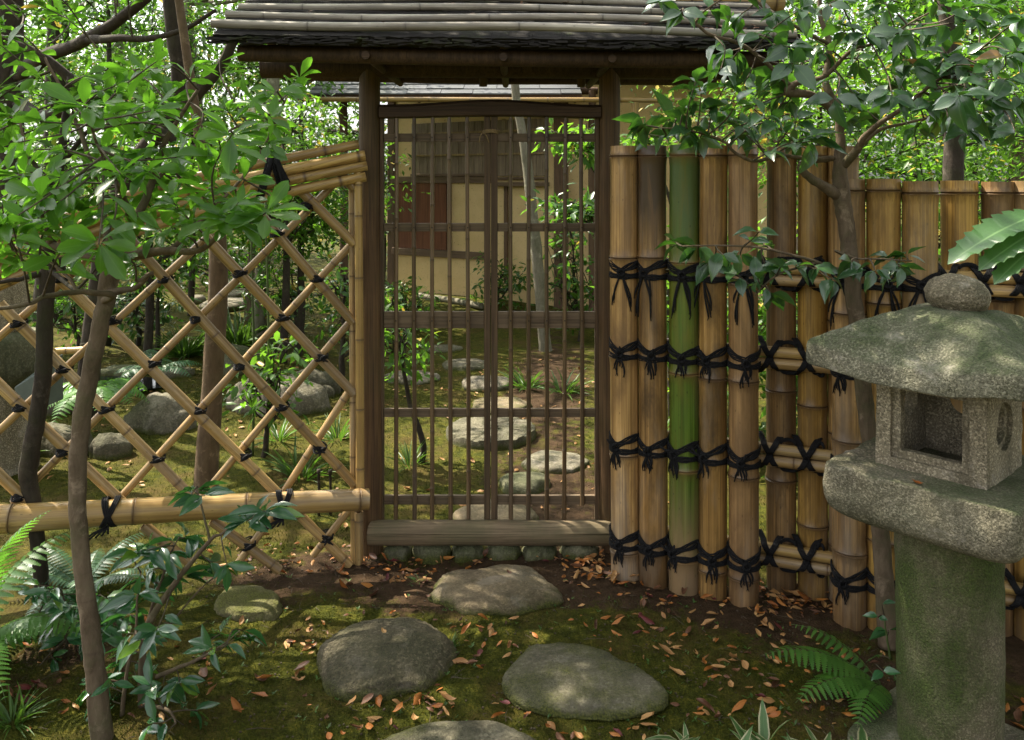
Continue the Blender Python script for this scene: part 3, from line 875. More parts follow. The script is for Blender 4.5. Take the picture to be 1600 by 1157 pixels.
# dark pond basin between the slabs
p = PG(165, 620)
wmb = MB()
n = 40
wmb.add([(p.x - 0.12 + 0.46 * math.cos(2 * math.pi * k / n) * (1 + 0.12 * math.sin(3 * k)), p.y + 0.20 + 0.26 * math.sin(2 * math.pi * k / n), G(p.x, p.y) + 0.035) for k in range(n)] + [(p.x - 0.12, p.y + 0.2, G(p.x, p.y) + 0.035)], [(k, (k + 1) % n, n) for k in range(n)])
tag(wmb.build('pond_water', M['water'], None), 'small dark pool of still water behind the lattice fence', kind='structure')

# ================================================================== BAMBOO
def culm_mb(L, r0, r1, nodes, sides=20, wob=0.0, seed=0, top_hole=True, bot_hole=False, node_amp=1.0):
    """a bamboo culm along local +Z from 0 to L; `nodes` = heights of the joints"""
    mb = MB(); att = []
    rs = random.Random(seed)
    zs = [(0.0, 1.0, 0.0)]
    for z in sorted(nodes):
        if z < 0.02 or z > L - 0.012: continue
        e = r0 * 0.13 + 0.0015
        zs += [(z - 4.5 * e, 1.0, 0.0), (z - 1.5 * e, 1.0 + 0.025 * node_amp, 0.30), (z - 0.55 * e, 1 + 0.055 * node_amp, 0.65), (z - 0.1 * e, 1 - 0.01 * node_amp, 1.0),
               (z + 0.4 * e, 1 + 0.045 * node_amp, 0.75), (z + 1.4 * e, 1.0 + 0.012 * node_amp, 0.15), (z + 4.5 * e, 0.995, 0.0)]
    zs.append((L, 1.0, 0.0))
    zs = sorted(zs)
    zz = [zs[0]]
    for q in zs[1:]:
        if q[0] - zz[-1][0] > 0.16:
            k = int((q[0] - zz[-1][0]) / 0.12)
            a = zz[-1]
            for i in range(1, k): zz.append((a[0] + (q[0] - a[0]) * i / k, 1.0, 0.0))
        if q[0] > zz[-1][0] + 1e-5: zz.append(q)
    ph = rs.uniform(0, 6.28); ph2 = rs.uniform(0, 6.28)
    vs = []
    for (z, s, nd) in zz:
        t = z / L
        r = (r0 + (r1 - r0) * t) * s
        ox = wob * math.sin(3.1 * t * L / 0.8 + ph); oy = wob * math.sin(2.3 * t * L / 0.8 + ph2)
        for k in range(sides):
            a = 2 * math.pi * k / sides
            rr = r * (1 + 0.012 * math.sin(2 * a + ph) )
            vs.append((ox + rr * math.cos(a), oy + rr * math.sin(a), z)); att.append(nd)
    n = len(zz); fs = []
    for i in range(n - 1):
        for k in range(sides):
            k2 = (k + 1) % sides
            fs.append((i * sides + k, i * sides + k2, (i + 1) * sides + k2, (i + 1) * sides + k))
    mb.add(vs, fs)
    def cap(ringstart, z, sgn, hole):
        base = [Vector(mb.v[ringstart + k]) for k in range(sides)]
        c = sum(base, Vector()) / sides
        b = len(mb.v)
        inner = [c + (q - c) * 0.80 for q in base]
        deep = [q + Vector((0, 0, -sgn * (0.02 if hole else 0.001))) for q in inner]
        mb.v += [tuple(q) for q in inner + deep] + [tuple(c + Vector((0, 0, -sgn * (0.02 if hole else 0.001))))]
        att.extend([0.35] * sides + [0.8] * sides + [0.8])
        for k in range(sides):
            k2 = (k + 1) % sides
            q1 = (ringstart + k, ringstart + k2, b + k2, b + k)
            q2 = (b + k, b + k2, b + sides + k2, b + sides + k)
            q3 = (b + sides + k, b + sides + k2, b + 2 * sides)
            for q in (q1, q2, q3): mb.f.append(q if sgn > 0 else q[::-1])
    cap((n - 1) * sides, L, 1, top_hole)
    cap(0, 0, -1, bot_hole)
    mb.att['node'] = att
    return mb

def frame_z(p0, p1, spin=0.0):
    z = (Vector(p1) - Vector(p0)).normalized()
    x = Vector((0, 1, 0)).cross(z)
    x = x.normalized() if x.length > 1e-3 else Vector((1, 0, 0))
    y = z.cross(x)
    mw = Matrix(((x.x, y.x, z.x, p0[0]), (x.y, y.y, z.y, p0[1]), (x.z, y.z, z.z, p0[2]), (0, 0, 0, 1)))
    return mw @ Matrix.Rotation(spin, 4, 'Z')

def culm(name, p0, p1, r0, r1, nodes, mat, parent, seed=0, sides=18, wob=0.0, hole=True, node_amp=1.0):
    L = (Vector(p1) - Vector(p0)).length
    if isinstance(nodes, (int, float)):
        rs = random.Random(seed * 13 + 5); sp = nodes; z = rs.uniform(0.15, 0.9) * sp; ns = []
        while z < L: ns.append(z); z += sp * rs.uniform(0.85, 1.15)
        nodes = ns
    mb = culm_mb(L, r0, r1, nodes, sides, wob, seed, hole, hole, node_amp)
    me = mb.mesh(name, mat)
    o = bpy.data.objects.new(name, me)
    o.data.set_sharp_from_angle(angle=math.radians(50))
    return link(o, parent, frame_z(p0, p1, random.Random(seed).uniform(0, 6.28)))

# ------------------------------------------------------------------ GATE
GY = 3.36
gate = empty('roofed_gate', (0, GY, 0), 'rustic wooden garden gate with bamboo bars, round posts and a small bark roof', 'gate')
def gp(px, py, Y=GY): return P(px, py, Y)
def log(name, p0, p1, r0, r1, mat, parent, seed=0, sides=22, wob=0.003, seg=14, flat=0.0):
    p0, p1 = Vector(p0), Vector(p1)
    L = (p1 - p0).length
    mb = MB(); vs = []
    for i in range(seg + 1):
        t = i / seg
        r = r0 + (r1 - r0) * t
        if i in (0, seg): r *= 0.965
        for k in range(sides):
            a = 2 * math.pi * k / sides
            rr = r * (1 + 0.03 * nz((math.cos(a) * 1.2 + seed, math.sin(a) * 1.2, t * L * 2.2)) )
            q = Vector((rr * math.cos(a) + wob * math.sin(t * 5 + seed), rr * math.sin(a) + wob * math.cos(t * 4 + seed), t * L))
            vs.append(q)
    fs = []
    for i in range(seg):
        for k in range(sides):
            k2 = (k + 1) % sides
            fs.append((i * sides + k, i * sides + k2, (i + 1) * sides + k2, (i + 1) * sides + k))
    fs.append(tuple(range(sides))[::-1]); fs.append(tuple(seg * sides + k for k in range(sides)))
    mb.add(vs, fs)
    o = bpy.data.objects.new(name, mb.mesh(name, mat))
    o.data.set_sharp_from_angle(angle=math.radians(55))
    return link(o, parent, frame_z(p0, p1))
pl0, pl1 = gp(580, 874), gp(578, 92)
log('gate_post', (pl0.x, GY, -0.1), (pl1.x, GY, pl1.z), 0.046, 0.043, M['post'], gate, 1)
pr0, pr1 = gp(953, 874), gp(952, 92)
log('gate_post', (pr0.x, GY, -0.1), (pr1.x, GY, pr1.z), 0.045, 0.043, M['post'], gate, 2)
# door frame jambs inside the posts
for (px, w) in ((597, 0.014), (932.5, 0.016)):
    a, b = gp(px, 815), gp(px, 182)
    mb = MB(); mb.box(((a.x + b.x) / 2, GY + 0.005, (a.z + b.z) / 2), (w, 0.034, b.z - a.z))
    bevel(mb.build('jamb', M['stile'], gate, False), 0.002)
# lintel: hand-cut beam bowed up in the middle
mb = MB(); n = 26
x0, x1 = gp(594, 170).x, gp(938, 170).x
vs = []
for i in range(n + 1):
    t = i / n; x = x0 + (x1 - x0) * t
    top = gp(0, 164 - 6 * math.sin(math.pi * t) ** 1.3 + 1.5 * math.sin(9 * t)).z
    bot = gp(0, 184.5 - 1.5 * math.sin(math.pi * t) + 1.0 * math.sin(7 * t + 1)).z
    for (yy, zz) in ((-0.035, bot + 0.004), (-0.030, bot), (0.030, bot), (0.035, bot + 0.004), (0.033, top - 0.012), (0.018, top), (-0.018, top), (-0.033, top - 0.012)):
        vs.append((x, GY + yy, zz))
fs = []
for i in range(n):
    for k in range(8):
        k2 = (k + 1) % 8
        fs.append((i * 8 + k, i * 8 + k2, (i + 1) * 8 + k2, (i + 1) * 8 + k))
mb.add(vs, fs)
auto_smooth(mb.build('lintel', M['beamx'], gate), 40)
# threshold: half-round squared log with a crack line (two stacked faces)
mb = MB(); n = 30; vs = []
x0, x1 = gp(583, 830, 3.31).x, gp(950, 830, 3.31).x
zt, zm, zb = gp(0, 815, 3.31).z, gp(0, 828, 3.31).z, gp(0, 851, 3.31).z
prof = []
for j in range(20):
    a_ = 2 * math.pi * j / 20 + 0.1
    prof.append((-0.047 * math.cos(a_), (zt + zb) / 2 + (zt - zb) / 2 * max(-0.94, min(0.97, 1.06 * math.sin(a_)))))
prof[1:1] = [(-0.0465, zm - 0.003), (-0.042, zm - 0.001), (-0.0455, zm + 0.001)]
prof = prof[:1] + sorted(prof[1:4], key=lambda q: q[1]) + [q for q in prof[4:] if not (q[0] < -0.040 and abs(q[1] - zm) < 0.004)]
for i in range(n + 1):
    t = i / n; x = x0 + (x1 - x0) * t
    for j, (yy, zz) in enumerate(prof):
        wz = 0.0022 * nz((x * 4, j * 1.0, 3.3)) + 0.0015 * nz((x * 11, j, 1.0))
        sl = 0.018 * (yy - 0.05) / 0.1 if i in (0, n) else 0
        vs.append((x + (sl if i == 0 else -sl), 3.31 + yy + 0.0015 * nz((x * 7, j, 9.0)), zz + wz))
k_ = len(prof); fs = []
for i in range(n):
    for k in range(k_):
        k2 = (k + 1) % k_
        fs.append((i * k_ + k, i * k_ + k2, (i + 1) * k_ + k2, (i + 1) * k_ + k))
fs.append(tuple(range(k_))[::-1]); fs.append(tuple(n * k_ + k for k in range(k_)))
mb.add(vs, fs)
auto_smooth(mb.build('threshold', M['sill'], gate), 40)
# the two leaves
def door_leaf(xa, xb, stiles, sticks, seed):
    leaf = MB()
    fr = None
    objs = []
    # the leaf's own mesh is its meeting stile; rails and sticks are sub-parts
    (sa, sb) = stiles
    a, b = gp(sa, 812), gp(sb, 183)
    leaf.box(((a.x + b.x) / 2, GY, (a.z + b.z) / 2), (b.x - a.x, 0.030, b.z - a.z))
    lo = bevel(leaf.build('gate_leaf', M['stile'], gate, False), 0.002)
    zr = [(209, 222), (349, 362), (487, 513), (638.5, 651.5), (774, 788)]
    for i, (ya, yb) in enumerate(zr):
        a, b = gp(xa, yb), gp(xb, ya)
        mb = MB(); mb.box(((a.x + b.x) / 2, GY + 0.002, (a.z + b.z) / 2), (b.x - a.x, 0.017, b.z - a.z))
        bevel(mb.build('rail', M['railx'], lo, False), 0.0015)
    for i, px in enumerate(sticks):
        top = gp(px, 184); bot = gp(px, 812 if px < 900 else 787)
        rs = random.Random(seed + i)
        dx = rs.uniform(-0.003, 0.003)
        culm('bamboo_bar', (bot.x + dx, GY - 0.0165, bot.z), (top.x - dx, GY - 0.0165, top.z), 0.0091, 0.0080, 0.23, M['bam_stick'], lo, seed + i, 10, 0.0012, False, 2.2)
    mb = MB()
    for px in sticks:
        for (ya, yb) in zr[1:3] + zr[:1]:
            q = gp(px, (ya + yb) / 2)
            mb.tube([(q.x, GY - 0.0285, q.z), (q.x, GY - 0.005, q.z)], 0.0028, 6)
    o = mb.build('peg', M['rope'], lo); o['kind'] = 'stuff'
    return lo
door_leaf(600.5, 756.5, (756.5, 766.3), [620, 648, 676, 703.5, 731.5], 100)
door_leaf(777.5, 929.5, (767.3, 777.5), [798, 826, 854, 882, 908.5], 120)
# straw cord loop joining the two leaves near the top
mb = MB()
c0 = gp(767, 206)
for q in range(3):
    pts = []
    for i in range(25):
        a = 2 * math.pi * i / 24
        pts.append((c0.x + 0.031 * math.cos(a), GY + 0.0245 * math.sin(a), c0.z + (q - 1) * 0.005 + 0.002 * math.sin(3 * a)))
    mb.tube(pts, 0.0028, 5)
for dx in (-0.012, 0.014):
    mb.tube([(c0.x - 0.03, GY - 0.02, c0.z), (c0.x - 0.03 + dx, GY - 0.024, c0.z - 0.02), (c0.x - 0.028 + 1.5 * dx, GY - 0.022, c0.z - 0.045)], 0.0022, 5)
mb.build('cord_loop', M['straw'], gate)
# roof timbers
log('tie_beam', gp(410, 107), gp(1120, 107), 0.042, 0.042, M['beamx'], gate, 3, seg=20)
log('ridge_purlin', (-0.98, GY, 2.145), (0.98, GY, 2.125), 0.035, 0.035, M['beamx'], gate, 4)
EY = 2.86
log('eave_purlin', (-0.97, EY + 0.10, 1.950), (0.94, EY + 0.10, 1.926), 0.031, 0.031, M['beamx'], gate, 5, seg=20)
log('eave_purlin', (-0.94, 2 * GY - EY - 0.10, 1.975), (0.92, 2 * GY - EY - 0.10, 1.950), 0.027, 0.027, M['beamx'], gate, 6, seg=20)
for i, px in enumerate((350, 578, 785, 1010, 1140)):
    x = (px - 800) / F * 3.0
    zz = -0.013 * x
    log('rafter', (x, EY + 0.05, 1.978 + zz), (x, GY, 2.175 + zz), 0.017, 0.019, M['rafter'], gate, 20 + i, 12, 0.001, 6)
    log('rafter', (x, 2 * GY - EY - 0.05, 1.978 + zz), (x, GY, 2.175 + zz), 0.017, 0.019, M['rafter'], gate, 30 + i, 12, 0.001, 6)
for i, (px, py) in enumerate(((578, 96), (787, 90), (952, 96))):       # bracket arms carrying the eave
    q = P(px, py, 3.0)
    log('bracket_arm', (q.x, EY + 0.045, 1.930 - 0.013 * q.x), (q.x, 2 * GY - EY - 0.045, 1.938 - 0.013 * q.x), 0.015, 0.015, M['beamx'], gate, 40 + i, 14, 0.001, 6)
for i, (px, py) in enumerate(((755, 127), (908, 128))):                  # round pegs hanging under the tie beam
    q = gp(px, py, GY + 0.03)
    log('hanging_peg', (q.x, GY + 0.03, q.z - 0.022), (q.x, GY + 0.03, q.z + 0.06), 0.017, 0.017, M['post'], gate, 50 + i, 14, 0.0, 4)
# bark roof: two slopes, each a stack of overlapping bark sheets with ragged lower edges
roof = MB()
def roof_pt(x, s, up, side):
    """s = 0 at the eave .. 1 at the ridge"""
    y = EY + (GY - EY) * s
    z = 1.988 + 0.246 * s + up - 0.0135 * x
    if side: y = 2 * GY - y
    return (x, y, z)
roof_obj = None
for side in (0, 1):
    for r_ in range(4):
        s0 = r_ * 0.235; s1 = min(1.0, s0 + 0.37)
        mb = MB(); nx = 120; vs = []
        xa, xb = -1.03, 1.00
        for i in range(nx + 1):
            x = xa + (xb - xa) * i / nx
            rag = 0.012 * nz((x * 6, r_ * 3.1 + side * 9, 0.5)) + 0.014 * nz((x * 27, r_, side)) + 0.010 * nz((x * 75, r_, side + 3.0))
            thick = (0.026 if r_ == 0 else 0.012) + 0.004 * nz((x * 9, r_, 4.0))
            lift = 0.010 * r_ * 0.15 + 0.012 * (1 if r_ else 0)
            wv = 0.004 * nz((x * 14, r_, 7.0)) + 0.003 * nz((x * 50, r_, 2.0))
            vs += [roof_pt(x, s0 + rag, lift + wv, side), roof_pt(x, s0 + 0.12, lift + 0.003 + wv * 0.6, side), roof_pt(x, s1, 0.006, side), roof_pt(x, s1, -0.02, side), roof_pt(x, s0 + rag * 0.6 + (0.05 if r_ == 0 else 0.0), lift - thick, side)]
        fs = []
        for i in range(nx):
            for k in range(5):
                k2 = (k + 1) % 5
                q = (i * 5 + k, i * 5 + k2, (i + 1) * 5 + k2, (i + 1) * 5 + k)
                fs.append(q)
        fs.append(tuple(range(5))); fs.append(tuple(nx * 5 + k for k in range(5)))
        mb.add(vs, fs)
        if roof_obj is None:
            roof_obj = mb.build('bark_roof', M['roof_bark'], gate, False)
        else:
            mb.build('bark_sheet', M['roof_bark'], roof_obj, False)
# ragged bark fringe under the front eave
mb = MB(); rs = random.Random(5)
for i in range(420):
    x = rs.uniform(-1.03, 1.0); 
    y = EY + 0.004 + rs.uniform(-0.003, 0.03); z = 1.984 - 0.0135 * x - rs.uniform(0.0, 0.024)
    L = rs.uniform(0.02, 0.07)
    mb.box((x, y, z), (L, rs.uniform(0.006, 0.02), rs.uniform(0.003, 0.008)), Matrix.Rotation(rs.uniform(-0.15, 0.15), 3, 'Y'))
fr = mb.build('bark_edge', M['roof_bark'], roof_obj, False); fr['kind'] = 'stuff'
# bamboo battens
for i, (s, r, mt) in enumerate([(0.05, 0.0155, 'bam_grey'), (0.28, 0.0140, 'bam_grey'), (0.51, 0.0140, 'bam_grey'), (0.75, 0.0135, 'bam_grey')]):
    for side in (0, 1):
        a = Vector(roof_pt(-1.045 + 0.01 * i, s + 0.01, r + 0.014, side)); b = Vector(roof_pt(0.985 - 0.01 * i, s - 0.01, r + 0.010, side))
        culm('bamboo_batten', a, b, r * 1.05, r * 0.90, 0.40, M[mt], roof_obj, 200 + 10 * i + side, 14, 0.007)
culm('ridge_bamboo', (-1.12, GY, 2.287), (1.09, GY, 2.222), 0.047, 0.050, 0.30, M['bam_gold'], gate, 231, 24, 0.0)
# a few dry leaves and needles caught on the roof
mb = MB(); rs = random.Random(9)
parts = []
n = 70
pp = []; dd = []
for i in range(n):
    x = rs.choice([rs.gauss(0.75, 0.15), rs.uniform(-0.9, 0.95)]); s = rs.uniform(0.12, 0.75)
    pp.append(roof_pt(min(0.95, x), s, 0.020, 0)); dd.append((rs.uniform(-1, 1), rs.uniform(-0.4, 0.4), rs.uniform(-0.1, 0.3)))
lit = foliage('leaf_litter', [batch(T_DRY[0], pp, dd, [(0, -0.3, 1)] * n, [rs.uniform(0.02, 0.04) for _ in range(n)])], M['dry_brown'], None, 'stuff')
tag(lit, 'dry leaf litter caught between the bamboo battens on the gate roof')

# ------------------------------------------------------------------ TALL BAMBOO FENCE (right)
fence = empty('bamboo_fence', (0.45, 3.1, 0), 'tall fence of thick tan, brown and green bamboo culms lashed to rails with black cord', 'fence')
FD = Vector((1, -0.41, 0)).normalized(); FN = Vector((0.41, 1, 0)).normalized()     # along, and away from the viewer
def fence_at(px, off=0.0):
    """point on the fence line (moved back by off) seen in photo column px"""
    k = (px - 800) / F
    B0 = Vector((0.421, 3.13, 0)) + FN * off
    t = (k * B0.y - B0.x) / (FD.x - k * FD.y)
    q = B0 + FD * t
    return Vector((q.x, q.y, 0))
ROW_Z = [1.165, 0.865, 0.516, 0.157]
front = [  # px, width px, top z, material, joint heights
    (977, 43, 1.612, 'bam_tan', [1.21, 0.843, 0.475, 0.115]),
    (1021, 43, 1.612, 'bam_dark', [1.215, 0.845, 0.49, 0.13]),
    (1069, 46, 1.612, 'bam_green', [1.20, 0.80, 0.45, 0.125]),
    (1113, 43, 1.610, 'bam_mott', [1.155, 0.79, 0.50, 0.10]),
    (1162, 45, 1.610, 'bam_pink', [1.13, 0.79, 0.452, 0.095]),
    (1328, 51, 1.487, 'bam_brown', [1.05, 0.62, 0.245]),
    (1381, 51, 1.488, 'bam_ochre', [1.09, 0.69, 0.30]),
    (1437, 53, 1.480, 'bam_ochre', [1.07, 0.60, 0.22]),
]
back = [
    (1221, 45, 1.607, 'bam_brown', [1.165, 0.735, 0.41, 0.12]),
    (1270, 45, 1.607, 'bam_ochre', [1.165, 0.69, 0.49, 0.26]),
    (1319, 46, 1.605, 'bam_tan', [1.00, 0.60, 0.2]),
    (1502, 55, 1.480, 'bam_ochre', [1.15, 0.8, 0.4]),
    (1556, 50, 1.480, 'bam_brown', [1.10, 0.7, 0.3]),
    (1612, 56, 1.480, 'bam_ochre', [1.2, 0.75, 0.35]),
    (1668, 56, 1.478, 'bam_tan', [1.2, 0.75, 0.35]),
    (1722, 56, 1.478, 'bam_ochre', [1.15, 0.7, 0.35]),
    (1780, 57, 1.479, 'bam_brown', [1.1, 0.75, 0.3]),
    (1840, 58, 1.478, 'bam_tan', [1.2, 0.8, 0.35]),
    (1902, 59, 1.479, 'bam_ochre', [1.12, 0.7, 0.3]),
]
cul = []
for i, (px, w, zt, mt, nd) in enumerate(front + back):
    fr_ = i < len(front)
    b = fence_at(px, 0.0 if fr_ else 0.145)
    r = w / F * b.y / 2 / (1 + (b.x / b.y) ** 2) ** 0.3 * 1.03
    g = fz(b.x, b.y) - 0.06
    lean = random.Random(i + 3).uniform(-0.008, 0.008)
    o = culm('bamboo_pole', (b.x, b.y, g), (b.x + lean, b.y, zt), r * 1.02, r * 0.99, [z - g for z in nd] + [zt - g - 0.022], M[mt], fence, 300 + i, 28, 0.0012, True, 1.7)
    cul.append((b, r, fr_, px))
# rails: pairs of slim bamboo
ra, rb = fence_at(966, 0.072), fence_at(1940, 0.072)
for i, z in enumerate(ROW_Z):
    for j, dz in enumerate((0.021, -0.021)):
        mt = M['bam_gold'] if j == 0 else M['bam_lattice']
        culm('bamboo_rail', (ra.x, ra.y, z + dz), (rb.x, rb.y, z + dz - 0.01), 0.0205, 0.0200, 0.27, mt, fence, 340 + 2 * i + j, 16, 0.0008)
# black cord ties on the front culms, cross lashings on the rails in front of the back culms
def tie(b, r, z, row, seed):
    rs = random.Random(seed)
    mb = MB()
    def on(phi, dz, out=0.0):
        q = FD * math.sin(phi) - FN * math.cos(phi)
        p = b + q * (r + 0.004 + out)
        return Vector((p.x, p.y, z + dz))
    kn = rs.uniform(-0.55, 0.30)
    for s in range(6):                          # upper V
        d = (s - 2.5) * 0.0042 + rs.uniform(-0.001, 0.001); pts = []
        for i in range(15):
            ph = -1.75 + 3.5 * i / 14
            up = 0.034 * min(1, abs(ph - kn) / 1.5) ** 0.9
            if ph > kn: up *= rs.uniform(1.0, 1.08)
            pts.append(on(ph, up + d + 0.004 * math.sin(i + s), 0.0015 * (s % 2)))
        mb.tube(pts, 0.0029, 5)
    for s in range(4):                          # lower band
        d = (s - 1.5) * 0.0052 - 0.016; pts = []
        for i in range(13):
            ph = -1.75 + 3.5 * i / 12
            pts.append(on(ph, d - 0.004 * math.cos(ph) + 0.002 * math.sin(i * 1.7 + s), 0.001 + 0.001 * (s % 2)))
        mb.tube(pts, 0.0031, 5)
    kc = on(kn, -0.006, 0.006)
    for s in range(6):                          # knot
        a = s * 1.05 + rs.uniform(0, 0.5); pts = []
        for i in range(9):
            t = 2 * math.pi * i / 8
            v = Vector((0.013 * math.cos(t), 0.006 * math.sin(t * 2 + s), 0.012 * math.sin(t)))
            v = Matrix.Rotation(a, 3, 'Y') @ v
            pts.append(kc + v)
        mb.tube(pts, 0.0042, 5)
    L0 = 0.135 if row == 0 else 0.062
    n = rs.randint(5, 7) if row == 0 else rs.randint(5, 6)
    for s in range(n):                          # hanging ends
        f = (s / max(1, n - 1)) - 0.5
        L = L0 * rs.uniform(0.55, 1.25)
        grp = -1 if f < 0 else 1
        spread = (0.024 * grp + 0.020 * f) if row == 0 else 0.034 * f
        pts = []
        for i in range(8):
            t = i / 7
            p = kc + FD * (spread * (t ** 0.6) + 0.004 * math.sin(5 * t + s)) + Vector((0, 0, -L * t + 0.004 * math.sin(t * 3.1)))
            # keep it lying on the culm surface
            lat = (p - b).dot(FD)
            dep = math.sqrt(max(0.0, (r + 0.007) ** 2 - min(lat * lat, (r * 0.95) ** 2)))
            base = Vector((b.x, b.y, p.z)) + FD * lat - FN * dep
            pts.append(base)
        mb.tube(pts, [0.0034] * 6 + [0.0037, 0.0026], 5)
        for e in range(2):
            mb.tube([pts[-1], pts[-1] + FD * rs.uniform(-0.005, 0.005) + Vector((0, 0, -0.012))], [0.002, 0.001], 4)
    if row > 0:                                 # short ends sticking up and out
        for s in range(rs.randint(2, 4)):
            dx = rs.uniform(-0.05, -0.012) if rs.random() < 0.6 else rs.uniform(0.005, 0.02)
            pts = [kc, kc + FD * dx * 0.5 - FN * 0.006 + Vector((0, 0, 0.012)), kc + FD * dx - FN * 0.008 + Vector((0, 0, rs.uniform(0.012, 0.038)))]
            mb.tube([Vector(p) for p in spline(pts, 4)], [0.0042] * 7 + [0.0042, 0.0022], 5)
    mb.build('cord_tie', M['rope'], fence)
def lash(b, r, z, seed, arc=0.055):
    rs = random.Random(seed); mb = MB()
    rr = 0.0235
    c = b - FN * 0.073
    for sgn in (1, -1):
        for s in range(4):
            pts = []
            for i in range(19):
                t = -1.25 + 2.5 * i / 18
                zz = t * 0.052
                if abs(zz) < 0.042: dep = 0.0215 * math.sqrt(max(0.0, 1 - (((abs(zz) - 0.021) / 0.0215) ** 2))) 
                else: dep = -0.012 - (abs(zz) - 0.042) * 1.2
                lat = sgn * 0.031 * t * (0.6 + 0.4 * abs(t)) + (s - 1.5) * 0.0050
                p = c + FD * lat - FN * (dep + 0.0045 + (0.003 if sgn > 0 else 0))
                pts.append(Vector((p.x, p.y, z + zz)))
            mb.tube(pts, 0.0038, 5)
    # arcs over the top and the bottom of the rails joining the next lashing
    for s in range(3):
        for top in (1, -1):
            pts = []
            for i in range(9):
                t = i / 8
                lt = 0.036 + arc * t; up = 0.040 + 0.011 * math.sin(math.pi * t) ** 0.5 + s * 0.004
                p = c + FD * lt + FN * (0.006 - 0.010 * (1 - math.sin(math.pi * t)))
                pts.append(Vector((p.x, p.y, z + top * up)))
            mb.tube(pts, 0.0034, 5)
    mb.build('cord_lashing', M['rope'], fence)
k = 0
for (b, r, fr_, px) in cul:
    for row, z in enumerate(ROW_Z):
        k += 1
        if fr_:
            tie(b, r, z, row, 500 + k)
# extra cross lashings between the visible back culms
for px in (1206, 1262, 1476, 1530, 1586, 1640, 1696, 1752, 1811, 1872):
    b = fence_at(px, 0.145)
    for row, z in enumerate(ROW_Z):
        lash(b, 0.05, z, 900 + px + row, 0.022 if px == 1262 else 0.055)

# ------------------------------------------------------------------ LATTICE FENCE (left)
lat = empty('lattice_fence', (-1.1, 3.05, 0), 'golden bamboo lattice fence of crossed bars under a sloping bundled top rail', 'fence')
LA = Vector((-0.60, 3.25, 0)); LB = Vector((-1.785, 2.90, 0))
LD = (LB - LA).normalized(); LN = Vector((-LD.y, LD.x, 0)); 
if LN.y < 0: LN = -LN
def lp(px, py, off=0.0):
    """point of the lattice plane (moved back by off) at a photo pixel"""
    k = (px - 800) / F
    A = LA + LN * off
    t = (k * A.y - A.x) / (LD.x - k * LD.y)
    q = A + LD * t
    return Vector((q.x, q.y, EYE - (py - HY) / F * q.y))
def bar(pts, off, r, seed, r2=None):
    a = lp(*pts[0], off); b = lp(*pts[-1], off)
    culm('lattice_bar', a, b, r, r2 or r * 0.92, 0.24, M['bam_lattice'], lat, seed, 12, 0.003, True, 1.3)
back_bars = [((525, 283), (20, 787)), ((553, 378), (176, 790)), ((553, 497), (310, 782)), ((553, 600), (438, 780)), ((330, 365), (-20, 690)), ((215, 340), (-20, 545)), ((545, 795), (488, 868)), ((445, 780), (370, 882))]
front_bars = [((400, 328), (553, 503)), ((322, 372), (553, 616)), ((205, 378), (553, 758)), ((45, 388), (547, 884)), ((0, 474), (300, 780)), ((-20, 585), (215, 806)), ((-20, 722), (60, 800)), ((470, 300), (553, 382)), ((330, 815), (436, 892)), ((225, 820), (300, 880)), ((520, 258), (553, 296))]
for i, q in enumerate(back_bars): bar(q, 0.026, 0.0150, 1000 + i)
for i, q in enumerate(front_bars): bar(q, -0.006, 0.0195, 1050 + i)
knots = [(480, 323), (433, 365), (375, 427), (97, 436), (30, 505), (178, 501), (101, 576), (34, 636), (240, 567), (167, 638), (309, 498), (377, 572), (311, 640), (246, 715), (382, 711), (441, 635), (442, 496), (502, 557), (500, 700), (495, 436), (259, 437), (101, 705), (32, 775), (510, 838), (388, 850)]
for i, (px, py) in enumerate(knots):
    rs = random.Random(i + 60); mb = MB(); c = lp(px, py, 0.006)
    ang = rs.uniform(-0.35, 0.1)
    ax = LD * -math.cos(ang) + Vector((0, 0, math.sin(ang)))       # lies across the crossing
    up = ax.cross(LN).normalized()
    for s in range(5):
        o_ = (s - 2) * 0.0042
        pts = []
        for j in range(17):
            t = 2 * math.pi * j / 16
            pts.append(c + ax * (0.0255 * math.cos(t)) - LN * (0.034 * math.sin(t)) + up * (o_ + 0.010 * math.sin(t * 2 + s) * 0.5))
        mb.tube(pts, 0.0030, 5, False)
    k0 = c - LN * 0.034
    for s in range(3):
        pts = [k0 + ax * (0.010 * math.cos(t * 0.785)) + up * (0.008 * math.sin(t * 0.785 + s)) - LN * 0.003 * s for t in range(9)]
        mb.tube(pts, 0.004, 5, False)
    if i in (17, 18, 5, 23):
        for s in range(4):
            e = k0 + ax * rs.uniform(-0.035, 0.035) + up * rs.uniform(-0.02, 0.03) - LN * 0.012
            mb.tube([k0, (k0 + e) / 2 - LN * 0.006, e], [0.004, 0.004, 0.0025], 5)
    mb.build('cord_tie', M['rope'], lat)
# upright end culms beside the gate post
a, b = lp(563, 772, -0.02), lp(560, 268, -0.02)
culm('upright_pole', a, b, 0.0165, 0.0155, [0.10, 0.33, 0.60, 0.84, 1.08, 1.2], M['bam_gold'], lat, 1100, 16, 0.001)
a, b = lp(553, 880, 0.02), lp(549, 275, 0.02)
culm('upright_pole', (a.x, a.y, -0.02), b, 0.013, 0.012, 0.25, M['bam_lattice'], lat, 1101, 14, 0.001)
a, b = lp(561, 868, 0.0), lp(560, 800, 0.0)
culm('upright_pole', (a.x, a.y, -0.03), b, 0.0165, 0.0165, [0.2], M['bam_lattice'], lat, 1102, 14, 0.001)
